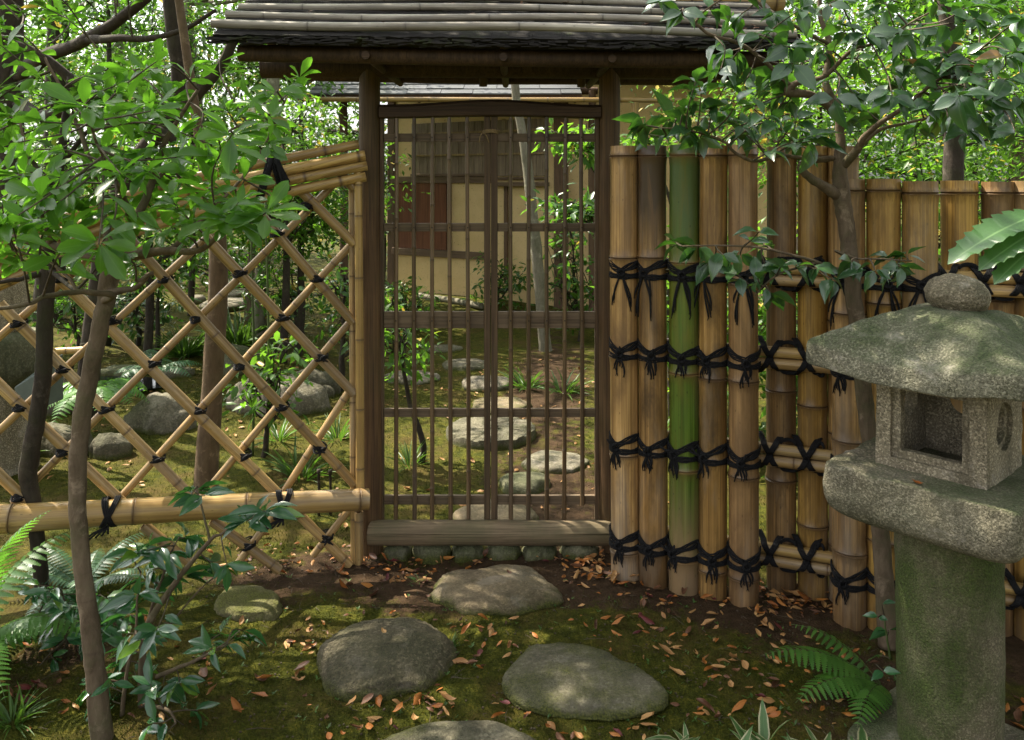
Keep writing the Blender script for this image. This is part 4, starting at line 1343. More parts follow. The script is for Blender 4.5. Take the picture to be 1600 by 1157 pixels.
# bottom rail: a thick culm in front and a slimmer one behind
culm('bottom_rail', lp(576, 780, -0.055), lp(-90, 816, -0.055), 0.040, 0.049, [0.035, 0.45, 0.83, 1.22], M['bam_gold'], lat, 1103, 26, 0.001)
culm('bottom_rail', lp(570, 776, 0.075), lp(-90, 806, 0.075), 0.026, 0.030, 0.3, M['bam_lattice'], lat, 1104, 18, 0.001)
# top rail: a bundle of five slim culms, bending down to the left
for i, (dy, off, r, e) in enumerate([(-24, 0.0, 0.0185, 560), (-7, -0.035, 0.0205, 570), (9, -0.03, 0.020, 573), (26, -0.02, 0.0205, 571), (2, 0.03, 0.019, 566)]):
    base = [(e, 250), (420, 279), (280, 311), (150, 352), (0, 412), (-110, 470)]
    pts = [Vector(q) for q in spline([tuple(lp(x, y + dy * (1.0 + 0.0005 * (560 - x)), off)) for x, y in base], 9)]
    mb = MB(); att = []
    n = len(pts); rad = []; nd = []
    rs = random.Random(i + 77)
    for j in range(n):
        isn = (j + i * 3) % 8 == 4
        rad.append(r * (1.07 if isn else 1.0)); nd.append(1.0 if isn else 0.0)
    # densify the joints
    P2, R2, N2 = [], [], []
    for j in range(n):
        if nd[j] and 0 < j < n - 1:
            t = (pts[j + 1] - pts[j - 1]).normalized()
            for (d, s, k_) in ((-0.014, 1.0, 0), (-0.006, 1.03, 0.4), (-0.002, 1.06, 0.8), (0.001, 0.99, 1), (0.003, 1.05, 0.8), (0.012, 1.0, 0)):
                P2.append(pts[j] + t * d); R2.append(r * s); N2.append(k_)
        else: P2.append(pts[j]); R2.append(r); N2.append(0)
    mb.tube(P2, R2, 14)
    mb.att['node'] = [k_ for k_ in N2 for _ in range(14)]
    o = mb.build('top_rail', M['bam_gold'], lat)
    # put the object's z axis along the rail so that the fibres run along it
    mw = frame_z(P2[0], P2[-1])
    cur = wm(o); tr = mw.inverted() @ cur
    o.data.transform(tr); WORLD[o.name] = mw; o.matrix_basis = wm(lat).inverted() @ mw
# heavy black cord bow around the top rail
mb = MB(); c = lp(428, 276, -0.03); rs = random.Random(4)
tdir = (lp(400, 283, -0.03) - lp(470, 268, -0.03)).normalized()
for (dx, tilt) in ((-0.024, 0.45), (0.024, -0.45)):
    for s in range(4):
        pts = []
        for j in range(17):
            t = 2 * math.pi * j / 16
            v = Vector((0, 0, 0.078 * math.sin(t))) - LN * (0.058 * math.cos(t)) + tdir * (dx + (s - 2.5) * 0.0075 * -1 + tilt * 0.05 * math.sin(t))
            pts.append(c + v + LN * 0.02)
        mb.tube(pts, 0.005, 5, False)
for s in range(12):
    f = (-0.5 if s % 2 else 0.5) * rs.uniform(0.45, 0.8); L = rs.uniform(0.07, 0.12)
    k0 = c + Vector((0, 0, 0.085)) - LN * 0.03
    e1 = k0 - tdir * -0.05 * f - LN * 0.028 + Vector((0, 0, -0.04))
    e2 = k0 + tdir * (0.15 * f) - LN * 0.032 + Vector((0, 0, -0.04 - L))
    mb.tube([Vector(p) for p in spline([k0, e1, e2], 4)], 0.0055, 5)
for s in range(7):
    k0 = c + Vector((0, 0, 0.085)) - LN * 0.02
    e = k0 + tdir * rs.uniform(-0.02, 0.02) + Vector((0, 0, rs.uniform(0.02, 0.05)))
    mb.tube([k0, e], [0.006, 0.003], 5)
mb.build('cord_bow', M['rope'], lat)
# cords around the bottom rail
for i, (px, py) in enumerate(((172, 800), (442, 788))):
    mb = MB(); c = lp(px, py, -0.055); rs = random.Random(i)
    for s in range(6):
        sl = 0.016 if s < 3 else -0.010
        pts = []
        for j in range(19):
            t = 2 * math.pi * j / 18
            rr = 0.0495 + 0.002 * i * 0
            pts.append(c + Vector((0, 0, rr * math.sin(t))) - LN * (rr * math.cos(t)) - LD * ((s % 3 - 1) * 0.007 + sl * math.sin(t) * 1.6))
        mb.tube(pts, 0.0038, 5, False)
    for s in range(5):
        k0 = c + Vector((0, 0, -0.035)) - LN * 0.04
        mb.tube([k0, k0 + LD * (0.012 * s) + Vector((0, 0, -0.02)), k0 + LD * (0.02 * s) + Vector((0, 0, -0.028 - 0.004 * s))], 0.0038, 5)
    mb.build('cord_tie', M['rope'], lat)
# two thin dark stakes stuck in the moss just behind the lattice
for i, px in enumerate((498, 516)):
    p = PG(px, 802)
    mb = MB(); h = 0.21 if i == 0 else 0.205
    g = fz(p.x, p.y)
    mb.tube([(p.x, p.y, g - 0.05), (p.x + 0.002, p.y, g + h * 0.5), (p.x, p.y, g + h - 0.02), (p.x, p.y, g + h - 0.015), (p.x, p.y, g + h)], [0.0065, 0.006, 0.006, 0.0095, 0.0085], 8)
    o = mb.build('garden_stake', M['bark_dark'], None)
    tag(o, ('slimmer' if i else 'thicker') + ' dark stake in the moss behind the lattice, ' + ('right' if i else 'left') + ' of the pair', 'stake', 'stakes behind the lattice fence')

# ------------------------------------------------------------------ STONE LANTERN
LC = Vector((1.155, 2.20, 0.0))
ROT = math.radians(-2.5)
lan = empty('stone_lantern', LC, 'mossy granite garden lantern with a round pillar, hollow firebox and ball finial', 'stone lantern')
def sq_lathe(profile, rot, n=96, seed=0, amp=0.006, fr=9.0, amp2=0.0025):
    """profile: list of (half side, z, squareness exponent, corner lift)"""
    mb = MB(); vs = []
    for (R, z, p, lift) in profile:
        for k in range(n):
            a = 2 * math.pi * k / n
            ca, sa = math.cos(a), math.sin(a)
            r = R / ((abs(ca) ** p + abs(sa) ** p) ** (1 / p))
            cor = (abs(math.sin(2 * a))) ** 5
            th = a + rot + math.pi / 4
            q = Vector((LC.x + r * math.cos(th), LC.y + r * math.sin(th), z + lift * cor))
            d = -0.016 * max(0.0, mnoise.noise(q * fr * 1.7 + Vector((seed, 4, 7))) - 0.28) + amp * mnoise.noise(q * fr + Vector((seed, 0, 0))) + amp2 * mnoise.noise(q * fr * 4.3 + Vector((0, seed, 0))) + 0.0012 * mnoise.noise(q * 90)
            out = Vector((math.cos(th), math.sin(th), 0.6)).normalized()
            vs.append(q + out * d)
    m_ = len(profile); fs = []
    for i in range(m_ - 1):
        for k in range(n):
            k2 = (k + 1) % n
            fs.append((i * n + k, i * n + k2, (i + 1) * n + k2, (i + 1) * n + k))
    fs.append(tuple(range(n))[::-1]); fs.append(tuple((m_ - 1) * n + k for k in range(n)))
    mb.add(vs, fs)
    return mb
def dense(profile, n=4):
    return [tuple(q) for q in spline(profile, n)]
# base slab, pillar
sq_lathe(dense([(0.20, -0.05, 6, 0), (0.205, 0.0, 6, 0), (0.20, 0.012, 6, 0), (0.16, 0.016, 4, 0), (0.05, 0.016, 2, 0)], 3), ROT, 96, 1).build('base_slab', M['granite'], lan)
pp = [(0.124, 0.0, 2, 0), (0.126, 0.10, 2, 0), (0.1275, 0.22, 2, 0), (0.1290, 0.36, 2, 0), (0.1290, 0.47, 2, 0), (0.128, 0.60, 2, 0), (0.09, 0.63, 2, 0)]
sq_lathe(dense(pp, 9), ROT, 120, 2, 0.005, 5.0, 0.0022).build('pillar', M['granite_pillar'], lan)
# platform
pf = [(0.11, 0.585, 3, 0), (0.150, 0.592, 4, 0), (0.196, 0.606, 8, 0), (0.224, 0.628, 14, 0), (0.236, 0.658, 18, 0), (0.238, 0.700, 20, 0), (0.236, 0.732, 20, 0), (0.2335, 0.745, 20, 0), (0.226, 0.7485, 20, 0), (0.18, 0.750, 8, 0), (0.10, 0.750, 3, 0)]
sq_lathe(dense(pf, 5), ROT, 280, 3, 0.006, 6.5, 0.005).build('platform', M['granite'], lan)
# firebox: four thick walls, one square and three round openings
FB = 0.134; FT = 0.036; Z0, Z1 = 0.744, 1.012
def wall_panel(half, z0, z1, inner, T, name, ang, mat, inset=None):
    n = 64; cz = (z0 + z1) / 2; hh = (z1 - z0) / 2
    def rect(hx, hz, k):
        a = 2 * math.pi * (k + 0.5) / n
        ca, sa = math.cos(a), math.sin(a)
        s = min(hx / abs(ca) if abs(ca) > 1e-6 else 9, hz / abs(sa) if abs(sa) > 1e-6 else 9)
        return ca * s, sa * s
    def hole(k, grow=1.0):
        kind = inner[0]
        if kind == 'round':
            a = 2 * math.pi * (k + 0.5) / n
            return inner[1] * grow * math.cos(a), inner[1] * grow * math.sin(a) + inner[2]
        x, z = rect(inner[1] * grow, inner[2] * grow, k)
        return x, z + inner[3]
    rings = []
    def corner_snap(hx, hz):
        ring = [list(rect(hx, hz, k)) for k in range(n)]
        for cx_, cz_ in ((hx, hz), (-hx, hz), (hx, -hz), (-hx, -hz)):
            j = min(range(n), key=lambda q: (ring[q][0] - cx_) ** 2 + (ring[q][1] - cz_) ** 2)
            ring[j] = [cx_, cz_]
        return ring
    outer = corner_snap(half, hh)
    if inner[0] == 'round':
        hol = [hole(k) for k in range(n)]; hol2 = [hole(k, 0.80) for k in range(n)]
    else:
        hol = [(x, z + inner[3]) for x, z in corner_snap(inner[1], inner[2])]
        hol2 = [(x, z + inner[3]) for x, z in corner_snap(inner[1] * 0.78, inner[2] * 0.80)]
    rings = [[(x, 0.0, z) for x, z in outer], [(x * 0.5 + hx * 0.5, 0.0, z * 0.5 + hz * 0.5) for (x, z), (hx, hz) in zip(outer, hol)], [(x, 0.0, z) for x, z in hol], [(x, 0.012, z) for x, z in hol], [(x, 0.0125, z) for x, z in hol2], [(x, T, z) for x, z in hol2], [(x, T, z) for x, z in outer]]
    mb = MB(); vs = []
    ca, sa = math.cos(ang), math.sin(ang)
    for rg in rings:
        for (x, y, z) in rg:
            # local: x along the wall, y inwards, wall at distance FB from the axis
            lx, ly = x, -(FB) + y
            wx, wy = lx * ca - ly * sa, lx * sa + ly * ca
            q = Vector((LC.x + wx, LC.y + wy, cz + z))
            d = 0.0045 * mnoise.noise(q * 14) + 0.0022 * mnoise.noise(q * 45)
            q += Vector((sa, -ca, 0)) * d
            vs.append(q)
    fs = []
    R_ = len(rings)
    for i in range(R_):
        i2 = (i + 1) % R_
        for k in range(n):
            k2 = (k + 1) % n
            fs.append((i * n + k, i2 * n + k, i2 * n + k2, i * n + k2))
    mb.add(vs, fs)
    o = mb.build(name, mat, fbx)
    auto_smooth(o, 40)
    return o
fbx = bpy.data.objects.new('firebox', None)
link(fbx, lan, Matrix.Translation(LC)); fbx.empty_display_size = 0.1
# wall angle: outward normal of panel = rotation of -Y.  left-front faces (-x,-y), right-front (+x,-y)
wall_panel(FB, Z0, Z1, ('square', 0.096, 0.098, -0.004), FT, 'window_wall', ROT - math.pi / 4, M['granite_pale'])
wall_panel(FB - 0.003, Z0 + 0.001, Z1 - 0.001, ('round', 0.060, 0.0), FT, 'round_hole_wall', ROT + math.pi / 4, M['granite_pale'])
wall_panel(FB - 0.001, Z0 + 0.002, Z1 - 0.002, ('round', 0.050, 0.02), FT, 'round_hole_wall', ROT + 3 * math.pi / 4, M['granite_pale'])
wall_panel(FB - 0.004, Z0 + 0.003, Z1 - 0.003, ('round', 0.050, 0.02), FT, 'round_hole_wall', ROT - 3 * math.pi / 4, M['granite_pale'])
# cap
cp = [(0.10, 1.006, 3, 0), (0.20, 1.003, 8, 0.0), (0.250, 0.992, 20, 0.016), (0.263, 0.990, 24, 0.020), (0.267, 0.994, 26, 0.022), (0.269, 1.012, 26, 0.024), (0.268, 1.036, 26, 0.026), (0.264, 1.046, 24, 0.026), (0.252, 1.055, 20, 0.026), (0.208, 1.088, 16, 0.018), (0.160, 1.122, 12, 0.010), (0.112, 1.149, 8, 0.004), (0.07, 1.162, 4, 0.0), (0.02, 1.165, 2, 0)]
sq_lathe(dense(cp, 6), ROT, 300, 5, 0.006, 6.0, 0.006).build('roof_cap', M['granite_cap'], lan)
# finial
vs, fs = ICO4
mb = MB(); out = []
jc = Vector((LC.x + 0.022, LC.y, 1.197))
for v in vs:
    d = 1 + 0.05 * mnoise.noise(v * 2.2 + Vector((3, 1, 0))) + 0.035 * mnoise.noise(v * 6.5) + 0.02 * mnoise.noise(v * 15)
    q = Vector((v.x * 0.078, v.y * 0.078, v.z * 0.055)) * d
    q = Matrix.Rotation(0.14, 3, 'Y') @ q
    out.append(jc + q)
mb.add(out, fs)
mb.build('finial', M['granite_pale'], lan)

# ------------------------------------------------------------------ TEA HOUSE behind
house = empty('tea_house', (0, 10, 0), 'ochre plaster tea house with a dark shingled eave seen through the gate', 'house')
HA = P(606, 455, 10.2); HB_Y = 8.95
hxA = HA.x; hxB = (868 - 800) / F * 8.95
hd = Vector((hxB - hxA, HB_Y - 10.2, 0)); hlen = hd.length; hd.normalize(); hn = Vector((hd.y, -hd.x, 0))   # towards the viewer
if hn.y > 0: hn = -hn
def hw(px, out=0.0):
    k = (px - 800) / F
    A = Vector((hxA, 10.2, 0)) + hn * out
    t = (k * A.y - A.x) / (hd.x - k * hd.y)
    return A + hd * t
def hz(px, py, out=0.0): return EYE - (py - HY) / F * hw(px, out).y
hr = Matrix.Rotation(math.atan2(hd.y, hd.x), 3, 'Z')
def hbox(name, pxa, pxb, za, zb, thick, out, mat, parent=house, bv=0.004):
    a, b = hw(pxa, out), hw(pxb, out)
    c = (a + b) / 2 - hn * (thick / 2)
    mb = MB(); mb.box((0, 0, 0), ((b - a).length, thick, zb - za))
    world = Matrix.Translation((c.x, c.y, (za + zb) / 2)) @ hr.to_4x4()
    o = link(bpy.data.objects.new(name, mb.mesh(name, mat, False)), parent, world)
    if bv: bevel(o, bv)
    return o
hbox('plaster_wall', 610, 872, 0.10, 2.75, 0.12, 0.0, M['plaster'], bv=0)
# right wing of the wall, facing the viewer
def pbox(name, c, size, mat, parent=house, rot=0.0, bv=0.004):
    mb = MB(); mb.box((0, 0, 0), size)
    o = link(bpy.data.objects.new(name, mb.mesh(name, mat, False)), parent, Matrix.Translation(c) @ Matrix.Rotation(rot, 4, 'Z'))
    if bv: bevel(o, bv)
    return o
pbox('plaster_wall', (hxB + 1.35, HB_Y + 0.06, 1.5), (2.62, 0.12, 2.8), M['plaster'], bv=0)
hbox('corner_post', 605, 616, 0.05, 2.75, 0.13, 0.03, M['house_post'])
cpx = hw(872)
pbox('corner_post', (cpx.x + 0.03, cpx.y - 0.03, 1.4), (0.15, 0.15, 2.8), M['house_post'])
zb1, zb0 = hz(700, 276), hz(700, 286.5)
hbox('sill_beam', 612, 770, zb0, zb1, 0.06, 0.035, M['house_wood'])
hbox('shelf_board', 771, 852, hz(810, 291.5), hz(810, 285), 0.10, 0.09, M['house_wood'])
hbox('shelf_board', 771, 852, hz(810, 281), hz(810, 277), 0.05, 0.05, M['house_wood'])
zl1, zl0 = hz(690, 391), hz(690, 402)
hbox('lower_beam', 612, 756, zl0, zl1, 0.06, 0.037, M['house_wood'])
# red-brown door boards
dz0, dz1 = zl1 + 0.003, zb0 - 0.003
for i, (a, b) in enumerate(((621, 645), (646, 677), (678, 697))):
    hbox('door_board', a, b, dz0, dz1, 0.025, 0.022 + 0.002 * i, M['red_wood'], bv=0.003)
hbox('door_stile', 698, 703, dz0, dz1, 0.04, 0.036, M['house_post'], bv=0.003)
hbox('door_stile', 616, 620.5, dz0, dz1, 0.04, 0.033, M['house_post'], bv=0.003)
hbox('door_stile', 787, 792, zl0 - 0.25, hz(790, 288), 0.05, 0.03, M['house_post'], bv=0.003)
# shutter of narrow upright boards with battens
st0, st1 = hz(740, 275.5), hz(740, 190)
nb = 17
for i in range(nb):
    a = 643 + (851 - 643) * i / nb; b = 643 + (851 - 643) * (i + 0.965) / nb
    hbox('shutter_board', a, b, st0, st1, 0.02, 0.026 + 0.003 * ((i * 7) % 3), M['shutter'], bv=0.002)
for py in (207, 242):
    hbox('shutter_batten', 641, 852, hz(740, py + 1.6), hz(740, py - 1.6), 0.02, 0.055, M['bam_lattice'], bv=0.002)
hbox('shutter_batten', 641, 770, zb1 - 0.004 + 0.006, zb1 + 0.03, 0.02, 0.052, M['house_wood'], bv=0.002)
# eave roof: shingle courses rising away from the gutter
RY0, RZ0 = 8.3, 2.355
def rp(x, s): return Vector((x, RY0 + 3.0 * s, RZ0 + 1.2 * s))
rs = random.Random(31)
hroof = None
for r_ in range(9):
    s0 = r_ * 0.055
    x = -2.04
    while x < 0.69:
        w = min(rs.uniform(0.28, 0.55), 0.70 - x)
        if w < 0.05: break
        a = rp(x, s0); b = rp(x, s0 + 0.085)
        mb = MB(); up = Vector((0, -0.35, 0.93)) * (0.012 + rs.uniform(0, 0.006)); dz = Vector((0, 0, 0.014))
        q = [a + up, Vector((x + w - 0.006, a.y, a.z)) + up, Vector((x + w - 0.006, b.y, b.z)), b]
        mb.add([p_ for p_ in q] + [p_ - dz for p_ in q], [(0, 1, 2, 3), (7, 6, 5, 4), (0, 4, 5, 1), (1, 5, 6, 2), (2, 6, 7, 3), (3, 7, 4, 0)])
        if hroof is None:
            # solid roof deck under the shingles carries them
            dm = MB(); q2 = [rp(-2.04, 0.004), rp(0.70, 0.004), rp(0.70, 1), rp(-2.04, 1)]
            dm.add([p_ - Vector((0, 0, 0.004)) for p_ in q2] + [p_ - Vector((0, 0, 0.05)) for p_ in q2], [(0, 1, 2, 3), (7, 6, 5, 4), (0, 4, 5, 1), (1, 5, 6, 2), (2, 6, 7, 3), (3, 7, 4, 0)])
            hroof = dm.build('eave_roof', M['rafter'], house, False)
        mb.build('shingle', M['shingle'], hroof, False)
        x += w
# right-hand roof over the wing
dm = MB(); q2 = [Vector((0.74, 8.2, 2.66)), Vector((3.2, 8.2, 2.66)), Vector((3.2, 10.6, 3.6)), Vector((0.74, 10.6, 3.6))]
dm.add(q2 + [p_ - Vector((0, 0, 0.06)) for p_ in q2], [(0, 1, 2, 3), (7, 6, 5, 4), (0, 4, 5, 1), (1, 5, 6, 2), (2, 6, 7, 3), (3, 7, 4, 0)])
dm.build('wing_roof', M['shingle'], house, False)
# upper roof of the house, above the frame's view through the gate
dm = MB(); q2 = [Vector((-2.1, 10.4, 3.25)), Vector((0.9, 10.4, 3.25)), Vector((0.9, 13.2, 4.6)), Vector((-2.1, 13.2, 4.6))]
dm.add(q2 + [p_ - Vector((0, 0, 0.08)) for p_ in q2], [(0, 1, 2, 3), (7, 6, 5, 4), (0, 4, 5, 1), (1, 5, 6, 2), (2, 6, 7, 3), (3, 7, 4, 0)])
dm.build('upper_roof', M['shingle'], house, False)
for i in range(11):
    x = -1.97 + i * 0.26
    log('eave_rafter', rp(x, 0.01) - Vector((0, 0, 0.075)), rp(x, 0.80) - Vector((0, 0, 0.075)), 0.022, 0.022, M['rafter'], hroof, 60 + i, 10, 0.001, 5)
log('eave_purlin', (-2.1, 8.75, 2.44), (0.9, 8.75, 2.44), 0.04, 0.04, M['rafter'], house, 80, 12)
log('eave_purlin', (-2.15, 9.7, 2.06), (-1.5, 9.7, 2.06), 0.03, 0.03, M['rafter'], house, 82, 12)
q = P(537, 400, 8.75)
log('eave_post', (q.x, 8.75, -0.05), (q.x, 8.75, 2.44), 0.045, 0.042, M['house_post'], house, 81, 14)
log('eave_post', (0.84, 8.70, -0.05), (0.84, 8.70, 2.44), 0.042, 0.04, M['house_post'], house, 83, 14)
gg = P(0, 155.5, 8.22)
culm('bamboo_gutter', (P(462, 155, 8.22).x, 8.22, gg.z), (P(1064, 155, 8.22).x, 8.22, gg.z - 0.01), 0.024, 0.024, 0.36, M['bam_gold'], house, 1200, 14, 0.001)
dp = P(992, 160, 8.22)
culm('bamboo_downpipe', (dp.x, 8.22, 0.0), (dp.x, 8.22, gg.z - 0.03), 0.038, 0.038, 0.4, M['bam_gold'], house, 1201, 14, 0.001)
log('ground_log', P(655, 462, 9.57), P(752, 478, 8.79), 0.035, 0.035, M['bark_pale'], house, 84, 12)
# ================================================================== PLANTS
def curve_pts(pts, n=6, jit=0.0, seed=0):
    """pts: (x, y, z, r) -> smoothed points and radii"""
    q = spline([tuple(p) for p in pts], n)
    out, rad = [], []
    for i, a in enumerate(q):
        v = Vector(a[:3])
        if jit: v += Vector((nz((i * 0.37, seed, 0)), nz((i * 0.37, seed, 5)), nz((i * 0.37, seed, 9)))) * jit
        out.append(v); rad.append(max(0.0007, a[3] * (1 + 0.10 * nz((i * 0.8, seed, 3)))))
    return out, rad

def px3(lst):
    """[(px, py, Y, thickness px)] -> [(x, y, z, radius)]"""
    out = []
    for (px, py, Y, w) in lst:
        p = P(px, py, Y)
        out.append((p.x, p.y, p.z, w / F * Y / 2))
    return out

def spray(rs, base, tip, n_side, whorl, L, acc, twigs, up=0.35, rad=0.0022, droop=0.15, jitter=0.35, sag=0.0, vert=0.55):
    """a twig from base to tip with leaves along it and a whorl at its end"""
    base, tip = Vector(base), Vector(tip)
    d = tip - base; ln = d.length
    mid = (base + tip) / 2 + Vector((rs.gauss(0, 0.08), rs.gauss(0, 0.08), rs.gauss(0.03, 0.06))) * ln
    pts = [Vector(p) for p in spline([base, mid, tip], 5)]
    twigs.append((pts, [rad * 1.5 * (1 - 0.55 * i / (len(pts) - 1)) for i in range(len(pts))]))
    t = (pts[-1] - pts[-2]).normalized()
    a0 = rs.uniform(0, 6.28)
    horiz = Vector((t.x, t.y, t.z * 0.6 + 0.02)).normalized()
    side = horiz.cross(Vector((0, 0, 1))); side = side.normalized() if side.length > 0.1 else Vector((1, 0, 0))
    upv = side.cross(horiz)
    for i in range(whorl):
        a = a0 + i * 6.283 / whorl + rs.uniform(-0.3, 0.3)
        out = side * math.cos(a) + upv * math.sin(a) * vert
        dd = (out * 1.0 + t * rs.uniform(0.15, 0.75) + Vector((0, 0, rs.uniform(-droop, 0.25)))).normalized()
        nn = Vector((0, 0, 1)) * 0.8 + t * 0.55 - out * 0.25 + Vector((rs.gauss(0, jitter), rs.gauss(0, jitter), 0))
        acc.append((tuple(pts[-1] + dd * L * 0.06 - t * rs.uniform(0, 0.012)), tuple(dd), tuple(nn), L * rs.uniform(0.65, 1.15)))
    for i in range(n_side):
        k = rs.uniform(0.30, 0.97) * (len(pts) - 1)
        j = min(int(k), len(pts) - 2); p = pts[j].lerp(pts[j + 1], k - j)
        td = (pts[j + 1] - pts[j]).normalized()
        sd = td.cross(Vector((0, 0, 1))); sd = sd.normalized() if sd.length > 0.1 else Vector((1, 0, 0))
        s = 1 if i % 2 else -1
        dd = (sd * s * rs.uniform(0.6, 1.0) + td * rs.uniform(0.3, 0.8) + Vector((0, 0, rs.uniform(-droop * 2, 0.25)))).normalized()
        nn = Vector((rs.gauss(0, jitter), rs.gauss(0, jitter), 1.0)) + td * up
        acc.append((tuple(p + dd * 0.006), tuple(dd), tuple(nn), L * rs.uniform(0.6, 1.1)))

def wood(thing, branches, mat, name='trunk', sides=10):
    """first branch is the trunk; the others become limbs, each its own part"""
    for i, (nm, pts, rad) in enumerate(branches):
        mb = MB(); mb.tube(pts, rad, sides if max(rad) > 0.01 else 6)
        mb.build(nm, mat, thing)

def twig_mesh(thing, twigs, mat, name='twigs'):
    mb = MB()
    for pts, rad in twigs: mb.tube(pts, rad, 5, False)
    o = mb.build(name, mat, thing); o['kind'] = 'stuff'
    return o

def nearest(pts, q):
    return min(pts, key=lambda p: (p - q).length)

# ------------------------------------------------------------------ evergreen tree, left foreground
def left_tree():
    rs = random.Random(21)
    b = PG(157, 1150)
    t = empty('evergreen_tree', (b.x, b.y, 0), 'slim grey-trunked evergreen with bright oval leaves in front of the lattice fence', 'tree', 'trees in front of the fences')
    tr = px3([(160, 1165, 2.22, 34), (150, 1060, 2.22, 31), (141, 980, 2.23, 28), (127, 870, 2.24, 26), (121, 760, 2.25, 26), (127, 660, 2.26, 27), (146, 560, 2.26, 26), (163, 480, 2.26, 26), (174, 420, 2.26, 30), (182, 388, 2.26, 27)])
    br = [('trunk', *curve_pts(tr, 7, 0.004, 1))]
    limbs = [
        [(178, 402, 2.26, 26), (215, 398, 2.22, 17), (262, 392, 2.18, 13), (310, 392, 2.12, 10), (345, 365, 2.08, 7)],
        [(184, 400, 2.26, 24), (212, 345, 2.30, 15), (238, 285, 2.32, 11), (262, 215, 2.30, 8), (310, 140, 2.26, 5)],
        [(172, 405, 2.26, 22), (130, 400, 2.30, 14), (80, 384, 2.32, 12), (20, 372, 2.34, 10), (-60, 350, 2.34, 8)],
        [(163, 470, 2.24, 12), (175, 461, 2.15, 10), (130, 457, 2.08, 9), (80, 461, 2.02, 8), (40, 476, 1.98, 7), (-30, 486, 1.95, 6)],
        [(168, 458, 2.25, 14), (205, 452, 2.20, 9), (218, 446, 2.18, 8), (232, 430, 2.16, 7), (236, 428, 2.16, 7), (213, 440, 2.12, 5)],
        [(120, 455, 2.10, 6), (105, 432, 2.12, 5), (70, 405, 2.14, 4), (20, 392, 2.14, 3)],
        [(176, 400, 2.26, 18), (160, 330, 2.34, 10), (140, 250, 2.40, 8), (110, 170, 2.44, 6), (70, 90, 2.46, 4)],
        [(205, 350, 2.28, 10), (190, 300, 2.10, 7), (160, 245, 1.98, 5), (140, 190, 1.92, 4)],
        [(262, 392, 2.18, 9), (330, 330, 2.22, 6), (400, 250, 2.30, 5), (450, 150, 2.36, 3)],
        [(238, 285, 2.32, 9), (300, 232, 2.36, 6), (360, 205, 2.40, 4), (430, 165, 2.42, 3)],
        [(80, 384, 2.32, 9), (60, 320, 2.25, 6), (45, 250, 2.2, 5), (30, 190, 2.2, 4)],
    ]
    allp = []
    for i, l in enumerate(limbs):
        p, r = curve_pts(px3(l), 6, 0.004, 10 + i)
        br.append(('limb', p, r)); allp += p
    wood(t, br, M['bark'])
    acc, twigs = [], []
    tips = [(345, 100), (250, 92), (470, 128), (455, 150), (300, 185), (222, 125), (125, 160), (60, 185), (385, 225), (430, 195), (205, 268), (335, 285), (85, 300), (30, 275), (150, 335), (305, 345), (372, 315),
            (110, 395), (20, 355), (265, 150), (180, 190), (95, 235), (300, 120), (205, 105), (330, 225), (255, 235), (160, 285), (60, 340), (240, 310), (200, 345), (120, 290), (10, 320), (280, 270), (350, 175),
            (400, 165), (30, 230), (140, 120), (225, 200), (345, 250), (270, 320), (420, 215), (80, 265), (310, 205), (185, 240), (40, 410), (150, 395), (250, 355), (95, 350), (325, 315), (5, 200), (390, 280), (360, 350), (350, 330), (380, 322), (410, 335), (432, 322), (300, 302), (330, 335), (440, 140), (420, 178), (362, 208), (400, 238), (345, 268), (310, 345), (10, 55), (25, 85), (0, 70), (-10, 40)]
    while len(tips) < 120:
        x = rs.uniform(-30, 480); y = rs.uniform(75, 410)
        if y < 250 - 0.42 * x + (0 if x < 250 else 45) - 60 and y < 140: continue
        if x > 300: continue
        tips.append((x, y))
    for i, (x, y) in enumerate(tips):
        Y = rs.uniform(1.80, 2.60)
        tip = P(x + rs.uniform(-8, 8), y + rs.uniform(-8, 8), Y)
        nb = nearest(allp, tip)
        if (tip - nb).length > 0.42: nb = tip + (nb - tip).normalized() * 0.40 if i % 3 else nb
        spray(rs, nb, tip, rs.randint(3, 7), rs.randint(5, 8), rs.uniform(0.056, 0.090), acc, twigs, droop=0.2)
    # the tree goes on above and beside the picture
    for i in range(28):
        tip = Vector((rs.uniform(-2.6, -1.5), rs.uniform(1.7, 3.0), rs.uniform(1.95, 3.0)))
        if tip.x > -1.2 and tip.z < 2.1: continue
        nb = nearest(allp, tip)
        spray(rs, nb.lerp(tip, 0.3), tip, 6, 8, 0.075, acc, twigs)
    twig_mesh(t, twigs, M['twig'])
    single_leaves(acc, T_OBOV, M['lf_front'], t, 300)
    # second, darker stem between the fence and the first
    b2 = PG(64, 930)
    t2 = empty('evergreen_tree', (b2.x, b2.y, 0), 'dark thin-trunked tree close to the lattice fence, left of the grey-trunked one', 'tree', 'trees in front of the fences')
    tr = px3([(66, 925, 2.98, 22), (60, 860, 2.95, 22), (52, 790, 2.93, 24), (44, 735, 2.92, 27), (57, 660, 2.90, 25), (68, 580, 2.88, 25), (70, 500, 2.86, 24), (75, 430, 2.84, 22), (80, 360, 2.84, 18), (95, 250, 2.84, 14), (110, 120, 2.84, 9)])
    br = [('trunk', *curve_pts(tr, 7, 0.003, 31))]
